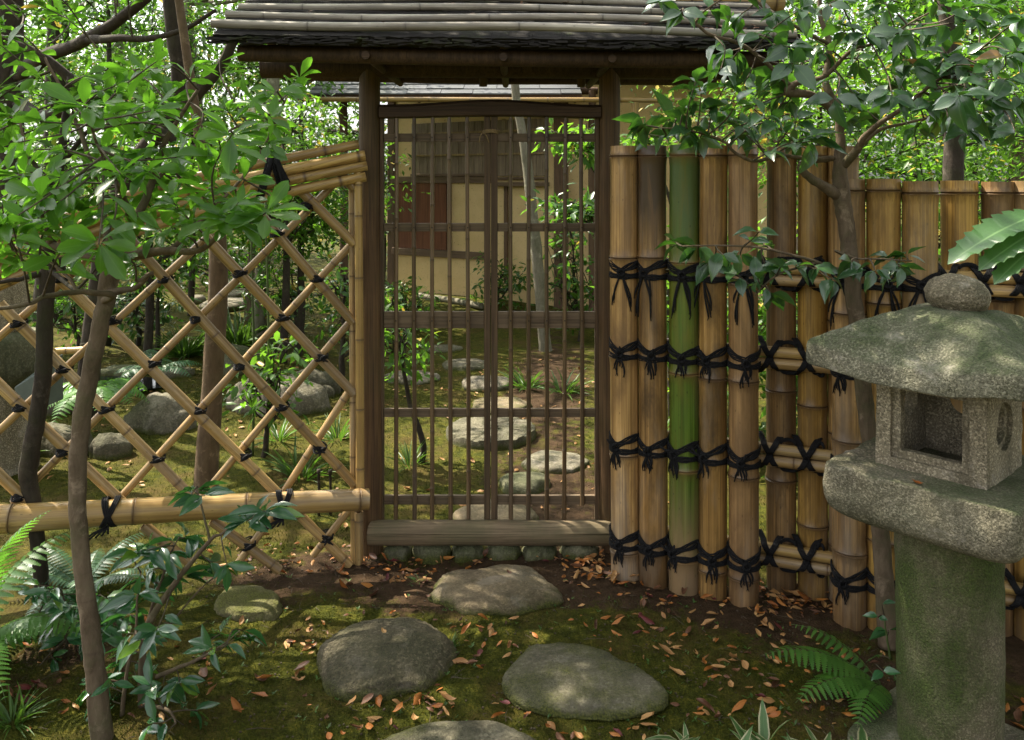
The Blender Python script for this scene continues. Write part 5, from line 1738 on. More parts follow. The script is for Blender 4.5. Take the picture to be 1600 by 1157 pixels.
    limbs = [[(78, 415, 2.84, 15), (110, 402, 2.86, 9), (150, 398, 2.9, 8), (205, 375, 2.95, 6)], [(74, 425, 2.84, 13), (35, 435, 2.8, 8), (0, 440, 2.78, 6), (-50, 430, 2.75, 5)], [(88, 300, 2.84, 10), (40, 240, 2.8, 6), (-10, 180, 2.75, 4)], [(92, 260, 2.84, 9), (150, 190, 2.8, 5), (200, 110, 2.8, 3)],
             [(76, 420, 2.84, 8), (100, 440, 2.7, 7), (120, 452, 2.6, 5), (150, 420, 2.55, 3)]]
    allp = []
    for i, l in enumerate(limbs):
        p, r = curve_pts(px3(l), 6, 0.005, 41 + i); br.append(('limb', p, r)); allp += p
    wood(t2, br, M['bark_dark'])
    acc, twigs = [], []
    for i in range(34):
        x, y = (rs.uniform(-60, 240), rs.uniform(60, 380)) if i < 24 else (rs.uniform(-100, 250), rs.uniform(-250, 60))
        if y > 330 and x > 220: continue
        tip = P(x, y, rs.uniform(2.45, 2.95))
        nb = nearest(allp, tip)
        spray(rs, nb.lerp(tip, 0.35), tip, rs.randint(4, 7), rs.randint(6, 8), rs.uniform(0.06, 0.085), acc, twigs)
    twig_mesh(t2, twigs, M['twig'])
    single_leaves(acc, T_OBOV, M['lf_mid'], t2, 200)
left_tree()

# ------------------------------------------------------------------ camellia, right foreground
def camellia():
    rs = random.Random(5)
    Y0 = 2.68
    b = P(1385, 960, Y0)
    t = empty('camellia_tree', (b.x, b.y, 0), 'crooked camellia with glossy drooping leaves between the bamboo fence and the stone lantern', 'tree', 'trees in front of the fences')
    tr = px3([(1390, 1010, Y0 - .03, 34), (1384, 940, Y0 - .03, 30), (1378, 860, Y0 - .02, 27), (1364, 730, Y0, 25), (1351, 620, Y0, 25), (1340, 520, Y0, 25), (1331, 430, Y0, 25), (1323, 360, Y0, 25), (1316, 310, Y0, 26), (1312, 262, Y0 + .01, 21), (1313, 215, Y0 + .02, 14), (1308, 170, Y0 + .03, 14), (1290, 130, Y0 + .05, 11), (1296, 70, Y0 + .08, 9), (1280, 10, Y0 + .1, 7), (1290, -120, Y0 + .1, 4)])
    br = [('trunk', *curve_pts(tr, 7, 0.004, 51))]
    limbs = [
        [(1310, 306, Y0, 20), (1284, 290, Y0 - .04, 15), (1262, 275, Y0 - .06, 13), (1251, 263, Y0 - .06, 12), (1262, 253, Y0 - .03, 11), (1300, 248, Y0, 9)],
        [(1302, 248, Y0, 9), (1260, 248, Y0 - .05, 7), (1220, 243, Y0 - .1, 6), (1182, 252, Y0 - .15, 6), (1150, 240, Y0 - .2, 5), (1128, 220, Y0 - .22, 4), (1080, 205, Y0 - .25, 3), (1030, 200, Y0 - .25, 2)],
        [(1318, 258, Y0, 15), (1338, 236, Y0 - .05, 13), (1358, 206, Y0 - .1, 9), (1412, 168, Y0 - .15, 7), (1460, 130, Y0 - .2, 5), (1530, 80, Y0 - .2, 4)],
        [(1330, 244, Y0 - .03, 8), (1372, 205, Y0 - .02, 6), (1420, 192, Y0, 5), (1462, 182, Y0 + .02, 4)],
        [(1309, 180, Y0 + .03, 12), (1270, 150, Y0 - .02, 12), (1232, 145, Y0 - .04, 14), (1245, 130, Y0 - .05, 10), (1290, 118, Y0 - .1, 7), (1330, 80, Y0 - .15, 6), (1380, 62, Y0 - .2, 4), (1450, 20, Y0 - .2, 3)],
        [(1240, 140, Y0 - .04, 8), (1190, 92, Y0 - .08, 6), (1150, 66, Y0 - .1, 6), (1110, 55, Y0 - .12, 5), (1085, 35, Y0 - .12, 5), (1050, 10, Y0 - .12, 4), (1015, -10, Y0 - .12, 3)],
        [(1087, 35, Y0 - .12, 4), (1100, 18, Y0 - .14, 3), (1135, -5, Y0 - .15, 3)],
        [(1331, 428, Y0 - .02, 11), (1300, 420, Y0 - .08, 9), (1275, 410, Y0 - .12, 6), (1235, 398, Y0 - .16, 4), (1190, 388, Y0 - .18, 4), (1130, 384, Y0 - .2, 3), (1065, 385, Y0 - .2, 2)],
        [(1275, 411, Y0 - .12, 5), (1225, 425, Y0 - .2, 3), (1195, 445, Y0 - .22, 3), (1180, 462, Y0 - .22, 2)],
        [(1328, 405, Y0 - .02, 5), (1305, 392, Y0 - .1, 4), (1340, 404, Y0 - .18, 3), (1380, 405, Y0 - .2, 3), (1425, 408, Y0 - .2, 2)],
        [(1296, 70, Y0 + .08, 6), (1240, 40, Y0 - .0, 5), (1190, 10, Y0 - .05, 4), (1150, -40, Y0 - .05, 3)],
        [(1283, 20, Y0 + .1, 6), (1350, -20, Y0, 5), (1450, -60, Y0 - .1, 4)],
    ]
    allp = []
    for i, l in enumerate(limbs):
        p, r = curve_pts(px3(l), 6, 0.003, 61 + i); br.append(('limb', p, r)); allp += p
    wood(t, br, M['bark'])
    acc, twigs = [], []
    tips = [(1040, 185), (1020, 205), (1005, 200), (1075, 175), (1100, 150), (1085, 120), (1120, 110), (1075, 205), (1100, 215), (1130, 190), (1150, 160), (1160, 130), (1150, 95), (1185, 120), (1190, 175), (1210, 195), (1225, 160), (1180, 205),
            (1245, 185), (1265, 210), (1280, 215), (1250, 225), (1160, 205), (1130, 85), (1190, 60), (1230, 75), (1240, 100), (1260, 60), (1290, 90), (1150, 180), (1110, 180), (1300, 160), (1200, 140), (1140, 130), (1215, 120),
            (1060, 385), (1085, 395), (1110, 405), (1135, 400), (1160, 395), (1185, 380), (1185, 440), (1225, 420), (1200, 410), (1150, 425), (1240, 415), (1205, 458), (1270, 425), (1180, 360), (1300, 435),
            (1370, 430), (1395, 400), (1420, 400), (1400, 425), (1410, 415), (1330, 405),
            (1260, 10), (1210, 25), (1320, 40), (1300, 10), (1365, 25), (1400, 60), (1440, 30), (1480, 60), (1350, 100), (1390, 110), (1430, 100), (1470, 110), (1500, 130), (1540, 100), (1560, 60), (1520, 30), (1580, 120), (1590, 30),
            (1450, 165), (1400, 150), (1480, 160), (1500, 190), (1340, 150), (1330, 190), (1440, 200), (1470, 190), (1540, 160), (1570, 170), (1590, 210), (1360, 175), (1415, 75), (1460, 5), (1550, 5), (1380, 5), (1505, 90), (1590, 80),
            (1520, 210), (1495, 150), (1555, 135), (1420, 45), (1560, 195), (1530, 180), (1450, 120), (1570, 90), (1600, 150), (1500, 10), (1350, 55), (1480, 85), (1110, 15), (1060, 15), (1035, 5), (1140, 30)]
    for i, (x, y) in enumerate(tips):
        Y = Y0 + (rs.uniform(-0.38, 0.12) if y < 300 else rs.uniform(-0.28, -0.12))
        if x > 1480: Y -= 0.2
        tip = P(x + rs.uniform(-8, 8), y + rs.uniform(-6, 6), Y)
        nb = nearest(allp, tip)
        if (tip - nb).length > 0.35: nb = tip + (nb - tip) * 0.75
        low = y > 340
        spray(rs, nb, tip, rs.randint(2, 3) if low else rs.randint(3, 5), rs.randint(2, 3) if low else rs.randint(3, 5), rs.uniform(0.062, 0.082) if low else rs.uniform(0.062, 0.092), acc, twigs, droop=0.55, jitter=0.45, up=0.2)
    for i in range(60):
        tip = Vector((rs.uniform(0.5, 2.4), rs.uniform(2.0, 3.1), rs.uniform(2.05, 3.0)))
        if tip.z < EYE + 0.23 * tip.y: continue
        nb = nearest(allp, tip)
        spray(rs, nb.lerp(tip, 0.3), tip, 5, 5, 0.09, acc, twigs, droop=0.5)
    twig_mesh(t, twigs, M['twig'])
    single_leaves(acc, T_CAM, M['lf_cam'], t, 300)
camellia()

# ------------------------------------------------------------------ young shrub, lower left, and low plants
def small_shrub(name, label, stems, tips, L, Y_rng, mat, tms, seed, barkm, cat='shrub', group=None, nside=(2, 4), nwh=(4, 7), limit=300, droop=0.25, spread=0.25):
    rs = random.Random(seed)
    b = px3(stems[0])[0]
    t = empty(name, (b[0], b[1], 0), label, cat, group)
    br, allp = [], []
    for i, l in enumerate(stems):
        p, r = curve_pts(px3(l), 6, 0.002, seed + i); br.append(('stem', p, r)); allp += p
    wood(t, br, barkm, sides=8)
    acc, twigs = [], []
    for (x, y) in tips:
        q0 = P(x, y, sum(Y_rng) / 2); nb = nearest(allp, q0)
        Y = min(max(nb.y + rs.uniform(-spread, spread) * 0.6, Y_rng[0]), Y_rng[1])
        tip = P(x, y, Y); nb = nearest(allp, tip)
        spray(rs, nb, tip, rs.randint(*nside), rs.randint(*nwh), L * rs.uniform(0.8, 1.15), acc, twigs, droop=droop, rad=0.0016, vert=0.22, jitter=0.22)
    twig_mesh(t, twigs, M['twig'])
    single_leaves(acc, tms, mat, t, limit)
    return t
small_shrub('young_shrub', 'blue-green glossy young shrub on the moss in front of the thick bottom rail', [
    [(222, 1105, 2.36, 13), (222, 1040, 2.37, 12), (228, 985, 2.38, 11), (250, 945, 2.38, 10), (290, 890, 2.37, 8), (330, 843, 2.36, 6), (345, 835, 2.36, 4), (372, 818, 2.36, 3), (400, 806, 2.36, 2)],
    [(328, 845, 2.36, 5), (322, 820, 2.37, 4), (312, 780, 2.38, 3), (308, 760, 2.38, 2)],
    [(228, 985, 2.38, 7), (240, 940, 2.4, 5), (255, 900, 2.42, 4), (270, 858, 2.42, 3), (280, 840, 2.42, 2)],
    [(245, 1058, 2.36, 8), (275, 1045, 2.34, 6), (310, 1030, 2.33, 5), (345, 1010, 2.32, 3), (375, 985, 2.32, 2)],
    [(250, 1000, 2.4, 4), (275, 965, 2.4, 3), (300, 935, 2.4, 3), (322, 912, 2.4, 2)],
    [(190, 1120, 2.33, 8), (195, 1075, 2.33, 6), (202, 1030, 2.33, 5), (212, 985, 2.34, 4), (215, 930, 2.36, 3), (220, 895, 2.38, 2)],
    [(196, 1070, 2.33, 5), (180, 1065, 2.30, 4), (160, 1062, 2.28, 2)],
    [(225, 1100, 2.34, 6), (262, 1110, 2.25, 5), (275, 1130, 2.2, 3)]],
    [(308, 765), (300, 772), (320, 775), (400, 805), (415, 800), (385, 815), (272, 845), (290, 840), (258, 870), (240, 890), (225, 905), (330, 880), (340, 890), (355, 885), (300, 870), (215, 930), (240, 925), (265, 900),
     (215, 865), (230, 860), (380, 985), (365, 1000), (345, 990), (330, 1015), (200, 1010), (225, 1000), (190, 1035), (210, 1050), (150, 1072), (175, 1068), (235, 1070), (255, 1072), (280, 1065), (200, 990), (175, 1095), (270, 1120), (290, 1135), (255, 1145), (300, 1150), (240, 1130), (180, 1150), (245, 985), (200, 960), (285, 900), (310, 1110)],
    0.080, (2.15, 2.45), M['lf_shrub'], T_LANCE, 300, M['bark'], group='young plants at the lower left', nside=(1, 3), nwh=(3, 5))
small_shrub('young_shrub', 'low dark-leaved seedling among the ferns, half hidden by the grey tree trunk', [
    [(104, 1010, 2.62, 5), (105, 980, 2.62, 4), (103, 950, 2.62, 3), (98, 930, 2.62, 2)],
    [(104, 1000, 2.62, 4), (80, 1020, 2.55, 3), (62, 1040, 2.5, 2)],
    [(60, 985, 2.7, 4), (62, 960, 2.7, 3), (70, 935, 2.7, 2)],
    [(104, 985, 2.62, 3), (130, 965, 2.6, 3), (150, 940, 2.6, 2)]],
    [(98, 930), (110, 950), (90, 945), (120, 975), (85, 975), (60, 1040), (45, 1050), (70, 1055), (75, 925), (50, 930), (60, 915), (130, 930), (150, 925), (165, 935), (135, 1000), (120, 1015), (85, 1030), (100, 1000), (180, 960), (185, 980), (150, 975), (160, 1000)],
    0.075, (2.45, 2.75), M['lf_shrub'], T_LANCE, 330, M['twig'], group='young plants at the lower left', nside=(1, 3), nwh=(3, 5))
small_shrub('leafy_seedling', 'small plant with broad smooth green leaves squeezed between the fern and the lantern pillar', [
    [(1392, 1030, 2.33, 4), (1386, 1000, 2.33, 3), (1382, 965, 2.33, 2)], [(1390, 1040, 2.30, 3), (1380, 1045, 2.28, 2)]],
    [(1378, 945), (1372, 965), (1388, 985), (1372, 1025), (1380, 1050)], 0.055, (2.2, 2.36), M['lf_shrub'], T_CAM, 340, M['stem_green'], 'plant', None, (0, 1), (1, 2))
# broad serrated leaves reaching in from the right edge
def serr_plant():
    rs = random.Random(8)
    st = [Vector((1.10, 1.50, 0)), Vector((1.07, 1.52, 0.6)), Vector((1.02, 1.52, 1.1)), Vector((0.985, 1.52, 1.38)), Vector((0.96, 1.51, 1.47))]
    t = empty('broad_leaved_shrub', (1.10, 1.50, 0), 'plant with large pale green toothed leaves reaching in from the right edge above the lantern', 'shrub')
    p = [Vector(q) for q in spline(st, 6)]
    mb = MB(); mb.tube(p, [0.010 - 0.007 * i / (len(p) - 1) for i in range(len(p))], 8); mb.build('stem', M['stem_green'], t)
    acc = []
    for (x0, y0, x1, y1, Yb, Yt) in [(1640, 330, 1486, 372, 1.52, 1.47), (1650, 347, 1536, 392, 1.50, 1.45), (1660, 358, 1556, 412, 1.50, 1.44)]:
        a, b = P(x0, y0, Yb), P(x1, y1, Yt)
        mb = MB(); mb.tube([p[-1], (p[-1] + a) / 2 + Vector((0, 0, 0.01)), a], 0.0022, 5); mb.build('petiole', M['stem_green'], t)
        acc.append((tuple(a), tuple((b - a)), (rs.uniform(-0.2, 0.2), -0.45, 1.0), (b - a).length))
    single_leaves(acc, T_SERR, M['lf_serr'], t)
serr_plant()

# ------------------------------------------------------------------ ferns, bamboo grass, grass tufts
def pinna_template():
    st = [(0, 0.05), (0.04, 0.085)]
    for i in range(9):
        u = 0.09 + i * 0.1
        w = 0.165 * (1 - 0.85 * ((u - 0.05) / 0.95) ** 1.6) + 0.012
        st += [(u, w * 0.50), (u + 0.03, w * 0.98), (u + 0.065, w)]
    st.append((1.0, 0))
    return tmpl_leaf(st, 0.15, 0.22, 0.004, 2)
T_PINNA = pinna_template()
def frond_parts(base, d0, length, arch, width, npairs, seed, up=(0, 0, 1)):
    rs = random.Random(seed)
    d0 = Vector(d0).normalized(); base = Vector(base)
    pts = []; p = base.copy(); d = d0.copy()
    n = npairs + 4
    for i in range(n + 1):
        pts.append(p.copy())
        p = p + d * (length / n)
        d = (d + Vector((0, 0, -arch / n * (0.6 + 1.2 * i / n)))).normalized()
    pos, dr, nm, ln = [], [], [], []
    for i in range(3, n + 1):
        t = (i - 3) / (n - 3)
        tg = (pts[min(i + 1, n)] - pts[i - 1]).normalized()
        side = tg.cross(Vector(up)); side = side.normalized() if side.length > 0.05 else Vector((1, 0, 0))
        nn = side.cross(tg)
        plen = width * (math.sin(math.pi * min(1.0, 0.18 + t * 0.82)) ** 0.75) * (1 - 0.25 * t)
        for s in (1, -1):
            pd = (side * s + tg * 0.30 + nn * -0.15).normalized()
            pos.append(pts[i]); dr.append(pd); nm.append(nn + Vector((rs.gauss(0, .12), rs.gauss(0, .12), 0))); ln.append(plen * rs.uniform(0.92, 1.05))
    return pts, pos, dr, nm, ln
def fern(label, base, fronds, mat, seed, group='ferns'):
    t = empty('fern', base, label, 'fern', group)
    tm = T_PINNA
    for i, (b, d, L, arch, w, n) in enumerate(fronds):
        pts, pos, dr, nm, ln = frond_parts(b, d, L, arch, w, n, seed * 31 + i)
        o = foliage('frond', [batch(tm, [tuple(p) for p in pos], [tuple(p) for p in dr], [tuple(p) for p in nm], ln)], mat, t, None, False)
        mb = MB(); mb.tube(pts, [0.0016 * (1 - 0.6 * k / (len(pts) - 1)) for k in range(len(pts))], 5); mb.build('stalk', M['stem_green'], o)
    return t
def rnd_fronds(base, n, L, seed, el=0.9, az=(0, 6.28), w=0.07, arch=1.3, pairs=16):
    rs = random.Random(seed); out = []
    for i in range(n):
        a = az[0] + (az[1] - az[0]) * (i + rs.uniform(0.1, 0.9)) / n
        e = el * rs.uniform(0.7, 1.2)
        out.append((base, (math.cos(a) * math.cos(e), math.sin(a) * math.cos(e), math.sin(e)), L * rs.uniform(0.75, 1.15), arch * rs.uniform(0.8, 1.2), w * rs.uniform(0.85, 1.15), pairs))
    return out
b = Vector((-1.70, 2.50, 0.0))
fern('large light green fern with long arching fronds at the left edge', b, [(b, (0.30, -0.05, 1.0), 0.66, 1.3, 0.09, 32), (b, (0.42, -0.35, 0.8), 0.58, 1.9, 0.09, 30), (b, (0.25, 0.35, 0.85), 0.58, 1.5, 0.08, 22), (b, (0.55, 0.05, 0.75), 0.56, 2.0, 0.085, 28), (b, (0.3, -0.6, 0.75), 0.5, 2.0, 0.08, 20), (b, (-0.5, 0.1, 0.8), 0.5, 1.6, 0.08, 18), (b, (0.62, 0.3, 0.6), 0.5, 1.8, 0.075, 20), (b, (0.1, -0.3, 0.95), 0.6, 1.6, 0.085, 22)], M['lf_fern'], 1)
b = PG(130, 935); b = Vector((b.x - 0.03, b.y + 0.06, 0))
fern('blue-green fern at the foot of the dark thin trunk', b, rnd_fronds(b, 9, 0.30, 4, 0.75, w=0.055, arch=1.1, pairs=20), M['lf_fern_dark'], 2)
b = PG(85, 985); b = Vector((b.x, b.y, 0))
fern('smaller blue-green fern lying under the large light green fern', b, rnd_fronds(b, 7, 0.26, 6, 0.5, w=0.05, arch=1.0, pairs=18), M['lf_fern_dark'], 3)
b = Vector((1.10, 2.47, 0.0))
fern('fresh green fern spreading out to the left of the lantern pillar', b, [(b, (-0.9, -0.05, 0.70), 0.40, 0.95, 0.085, 17), (b, (-0.75, -0.35, 0.50), 0.36, 1.0, 0.075, 16), (b, (-0.45, -0.6, 0.42), 0.30, 1.0, 0.065, 15), (b, (-0.6, 0.3, 0.70), 0.30, 1.0, 0.055, 12)], M['lf_fern'], 4)
b = Vector((1.36, 2.02, 0.0))
fern('small fern at the right foot of the lantern pillar', b, [(b, (-0.1, -0.25, 0.45), 0.18, 1.0, 0.045, 11), (b, (0.4, -0.1, 0.7), 0.22, 1.0, 0.05, 12), (b, (-0.35, -0.1, 0.30), 0.16, 1.0, 0.04, 11), (b, (0.2, 0.1, 0.9), 0.26, 1.2, 0.05, 12)], M['lf_fern'], 5)
b = PG(140, 690); b = Vector((b.x, b.y + 0.1, 0.28))
fern('fern with broad hanging fronds on the rocks behind the lattice fence', b, rnd_fronds(b, 11, 0.42, 9, 0.35, w=0.10, arch=1.5, pairs=14), M['lf_fern'], 6)
b = PG(225, 640); b = Vector((b.x, b.y + 0.15, 0.22))
fern('pale fern on top of the sunlit rounded boulder', b, rnd_fronds(b, 7, 0.34, 10, 0.5, w=0.08, arch=1.2, pairs=12), M['lf_fern_dark'], 7)

def blades(name, label, cat, base, n, L, w, seed, mat, kind=None, spread=0.9, group=None, tms=None, flat=0.35, r0=0.01):
    rs = random.Random(seed)
    pos, dr, nm, ln = [], [], [], []
    acc = []
    for i in range(n):
        a = rs.uniform(0, 6.28); e = rs.uniform(flat, 1.45)
        d = (math.cos(a) * math.cos(e) * spread, math.sin(a) * math.cos(e) * spread, math.sin(e))
        rr = r0 * rs.random() ** 0.5
        acc.append(((base[0] + rr * math.cos(a), base[1] + rr * math.sin(a), base[2] - 0.004), d, (-d[0] * 0.5 + rs.gauss(0, .15), -d[1] * 0.5 + rs.gauss(0, .15), 1.0), L * rs.uniform(0.5, 1.15)))
    return acc
def tuft(label, px, py, n, L, seed, group='grass tufts in the moss', mat='lf_grass'):
    p = PG(px, py); base = (p.x, p.y, fz(p.x, p.y))
    acc = blades('t', '', '', base, n, L, 0, seed, None, r0=L * 0.3)
    V0, T0, a0 = T_SASA[1]
    V1 = V0.copy(); V1[:, 1] *= 0.40
    W = (V1, T0, a0)
    o = foliage('grass_tuft', [batch(W, [a[0] for a in acc], [a[1] for a in acc], [a[2] for a in acc], [a[3] for a in acc])], M[mat], None)
    for v in o.data.vertices: v.co -= Vector(base)
    o.matrix_basis = Matrix.Translation(base); WORLD[o.name] = o.matrix_basis.copy()
    tag(o, label, 'grass', group)
tuft('dark strap-leaved clump beside the far tree with the grey trunk', 372, 540, 120, 0.36, 1)
tuft('thin grass tuft at the foot of the lattice next to the gate post', 470, 745, 40, 0.20, 2)
tuft('grass tuft in the soil right of the domed path stone behind the gate', 822, 606, 50, 0.20, 3)
tuft('sparse grass tuft near the right jamb behind the gate', 880, 612, 40, 0.22, 4)
tuft('grass tuft right of the large pale boulder behind the lattice', 525, 690, 36, 0.16, 5)
tuft('feathery green clump behind the mossy boulders', 290, 560, 160, 0.26, 6)
tuft('light tuft under the thin green stems behind the lattice', 437, 690, 30, 0.18, 7)
tuft('dim grass tuft at the very left behind the lattice', 12, 715, 80, 0.22, 8)
tuft('fine dark grass at the bottom left corner', 20, 1140, 70, 0.10, 9)
tuft('tiny grass tuft between the domed boulder and the threshold', 655, 905, 14, 0.05, 10)
tuft('tiny grass blades on the right side of the domed boulder', 703, 1010, 40, 0.045, 11)
tuft('grass tuft by the small shrub stem inside the gate', 640, 730, 30, 0.14, 12)
# white-edged dwarf bamboo along the bottom edge
SG = 'white-edged dwarf bamboo along the bottom edge'
sasa = [(1075, 1190, 'leftmost clump of white-edged dwarf bamboo, nearest the three-cornered stone', 8, 0.095), (1148, 1200, 'second clump from the left of the white-edged dwarf bamboo', 9, 0.10), (1212, 1195, 'middle clump of white-edged dwarf bamboo with upright leaves', 8, 0.11),
        (1285, 1200, 'fourth clump from the left of the white-edged dwarf bamboo', 9, 0.10), (1350, 1195, 'rightmost clump of white-edged dwarf bamboo, beside the lantern base', 7, 0.10)]
for i, (px, py, lb, n, L) in enumerate(sasa):
    p = PG(px, py)
    t = empty('dwarf_bamboo', (p.x, p.y, 0), lb, 'plant', SG)
    acc = []
    rs = random.Random(40 + i)
    for s in range(3):
        bx, by = p.x + rs.uniform(-0.05, 0.05), p.y + rs.uniform(-0.04, 0.04)
        h = rs.uniform(0.015, 0.035)
        mb = MB(); mb.tube([(bx, by, fz(bx, by) - 0.01), (bx + 0.006, by, h * 0.6), (bx + 0.008, by, h)], 0.0017, 5); mb.build('stem', M['stem_green'], t)
        acc += blades('', '', '', (bx + 0.008, by, h), n // 2 + 1, L, 0, 60 + 10 * i + s, None, flat=0.0, r0=0.004)
    acc = [(q[0], (q[1][0], q[1][1], q[1][2] * 0.62), q[2], q[3] * 0.92) for q in acc]
    single_leaves(acc, T_SASA_W, M['lf_sasa'], t)

# ------------------------------------------------------------------ garden trees and shrubs (behind the fences)
def crown_leaves(clumps, per, L, seed, flat=0.55):
    """clumps: (centre, radius) -> positions, directions, normals, lengths of leaves gathered in sprays"""
    r = np.random.RandomState(seed)
    P_, D_, N_, L_ = [], [], [], []
    for (c, rad) in clumps:
        n = max(3, int(per * r.uniform(0.6, 1.4)))
        d = r.normal(0, 1, (n, 3)); d /= np.linalg.norm(d, axis=1, keepdims=True) + 1e-9
        rr = rad * r.uniform(0.15, 1.0, (n, 1)) ** 0.6
        p = np.array(c)[None] + d * rr * np.array([1, 1, flat])
        dd = d * np.array([1, 1, 0.35]) + r.normal(0, 0.55, (n, 3)) + np.array([0, 0, -0.18])
        nn = np.array([0, 0, 1.0]) + r.normal(0, 0.45, (n, 3))
        P_.append(p); D_.append(dd); N_.append(nn); L_.append(L * r.uniform(0.6, 1.25, n))
    return np.concatenate(P_), np.concatenate(D_), np.concatenate(N_), np.concatenate(L_)

def garden_tree(name, label, trunk, crowns, L, mat, barkm, seed, tm=T_FAR, per=26, limbs=7, cat='tree', group='trees in the garden behind the gate', clumpr=0.22, nclump=60, flat=0.55, extra=None):
    """trunk: [(x,y,z,r)...]; crowns: [(cx,cy,cz, rx,ry,rz, share)]"""
    rs = random.Random(seed)
    t = empty(name, (trunk[0][0], trunk[0][1], 0), label, cat, group)
    p, r = curve_pts(trunk, 6, 0.008, seed)
    mb = MB(); mb.tube(p, r, 12 if trunk[0][3] > 0.03 else 7); mb.build('trunk', barkm, t)
    for l in (extra or []):
        q, rr = curve_pts(l, 6, 0.008, seed + 3); mb = MB(); mb.tube(q, rr, 8); mb.build('limb', barkm, t)
    clumps = []
    for (cx, cy, cz, rx, ry, rz, sh) in crowns:
        for i in range(int(nclump * sh)):
            while True:
                v = Vector((rs.uniform(-1, 1), rs.uniform(-1, 1), rs.uniform(-1, 1)))
                if v.length < 1: break
            v *= 0.55 + 0.45 * v.length
            clumps.append(((cx + v.x * rx, cy + v.y * ry, cz + v.z * rz), clumpr * rs.uniform(0.6, 1.3)))
    up = p[len(p) // 3:]
    lm = MB()
    for i in range(min(limbs, len(clumps))):
        c = Vector(clumps[(i * 7) % len(clumps)][0]); b0 = min(up, key=lambda q: (q - c).length + max(0, q.z - c.z + 0.1) * 3)
        j = up.index(b0)
        m_ = (b0 + c) / 2 + Vector((rs.gauss(0, .06), rs.gauss(0, .06), rs.uniform(-0.1, 0.12))) * (c - b0).length * 1.2
        q, rr = curve_pts([(*b0, r[len(p) // 3 + j] * 0.6), (*m_, r[len(p) // 3 + j] * 0.34), (*c, 0.004)], 6, 0.012, seed + i)
        mb = MB(); mb.tube(q, rr, 7); mb.build('limb', barkm, t)
        for k in range(3):
            c2 = Vector(clumps[(i * 7 + k * 3 + 1) % len(clumps)][0])
            if (c2 - c).length < 1.2:
                lm.tube([Vector(x) for x in spline([q[len(q) // 2], (q[len(q) // 2] + c2) / 2 + Vector((0, 0, rs.uniform(-.08, .08))), c2], 3)], [0.006, 0.006, 0.005, 0.004, 0.004, 0.003, 0.002], 5, False)
    if lm.v:
        o = lm.build('twigs', barkm, t); o['kind'] = 'stuff'
    a = crown_leaves(clumps, per, L, seed, flat)
    o = foliage('crown', [batch(tm, *a)], mat, t)
    return t

def gtr(px, py, Y, w, top, lean=0.0):
    """straight-ish trunk standing where the photo shows its foot"""
    b = P(px, py, Y); g = G(b.x, b.y)
    r = w / F * Y / 2
    return [(b.x, b.y, g - 0.1, r * 1.25), (b.x + lean * 0.1, b.y, g + 0.25, r * 1.05), (b.x + lean * 0.5, b.y, (g + top) / 2, r * 0.95), (b.x + lean, b.y, top, r * 0.6)]

# canopy trees: trunks in view, crowns mostly above the picture; they throw the dappled shade
tk = gtr(322, 770, 4.0, 33, 3.9, -0.35)
tk[1] = (tk[1][0] + 0.045, *tk[1][1:])
tk[2] = (tk[0][0] + 0.06, tk[2][1], 1.15, tk[2][3] * 0.9)
tk.insert(3, (tk[2][0] - 0.10, tk[2][1], 1.75, tk[2][3] * 0.55)); tk[-1] = (*tk[-1][:3], 0.015)
garden_tree('canopy_tree', 'tree with a straight smooth brown trunk standing right behind the lattice fence', tk, [(-1.6, 4.0, 4.3, 1.7, 1.3, 0.8, 1.0)], 0.085, M['lf_mid'], M['bark_red'], 1, nclump=125, per=40, clumpr=0.32)
tk = gtr(402, 530, 7.6, 22, 4.2, 0.25)
garden_tree('canopy_tree', 'tree with a thin pale grey trunk in the middle distance behind the lattice', tk, [(-2.4, 7.0, 4.4, 1.8, 1.6, 1.0, 1.0)], 0.09, M['lf_bright'], M['bark_pale'], 2, nclump=24, per=28, clumpr=0.34)
tk = [(0.30, 7.3, -0.1, 0.060), (0.27, 7.3, 0.3, 0.052), (0.21, 7.3, 0.9, 0.050), (0.15, 7.3, 1.5, 0.046), (0.10, 7.3, 1.85, 0.040), (0.03, 7.3, 2.3, 0.036), (0.0, 7.3, 3.0, 0.032), (-0.1, 7.3, 4.4, 0.02)]
garden_tree('canopy_tree', 'slender tree with a mottled pale trunk curving up in front of the tea house wall', tk, [(-0.5, 7.6, 4.7, 1.9, 1.6, 0.8, 1.0)], 0.09, M['lf_mid'], M['bark_pale'], 3, nclump=24, per=28, clumpr=0.34)
b = P(1490, 600, 3.7)
tk = [(b.x + 0.02, b.y, -0.1, 0.055), (b.x + 0.01, b.y, 0.6, 0.048), (b.x, b.y, 1.5, 0.043), (b.x, b.y, 1.8, 0.040), (b.x - 0.03, b.y, 2.2, 0.034), (b.x - 0.1, b.y, 3.4, 0.02)]
garden_tree('canopy_tree', 'tree with a dark brown trunk rising behind the right end of the bamboo fence', tk, [(2.0, 3.9, 3.6, 1.5, 1.3, 0.8, 1.0)], 0.085, M['lf_mid'], M['bark_dark'], 4, nclump=55, per=32, clumpr=0.30)
b = P(285, 300, 5.2)
tk = [(-2.72, 5.3, -0.1, 0.075), (-2.66, 5.3, 0.6, 0.062), (-2.50, 5.25, 1.4, 0.055), (-2.10, 5.2, 2.0, 0.050), (-2.12, 5.2, 2.6, 0.058), (-2.2, 5.2, 4.0, 0.04)]
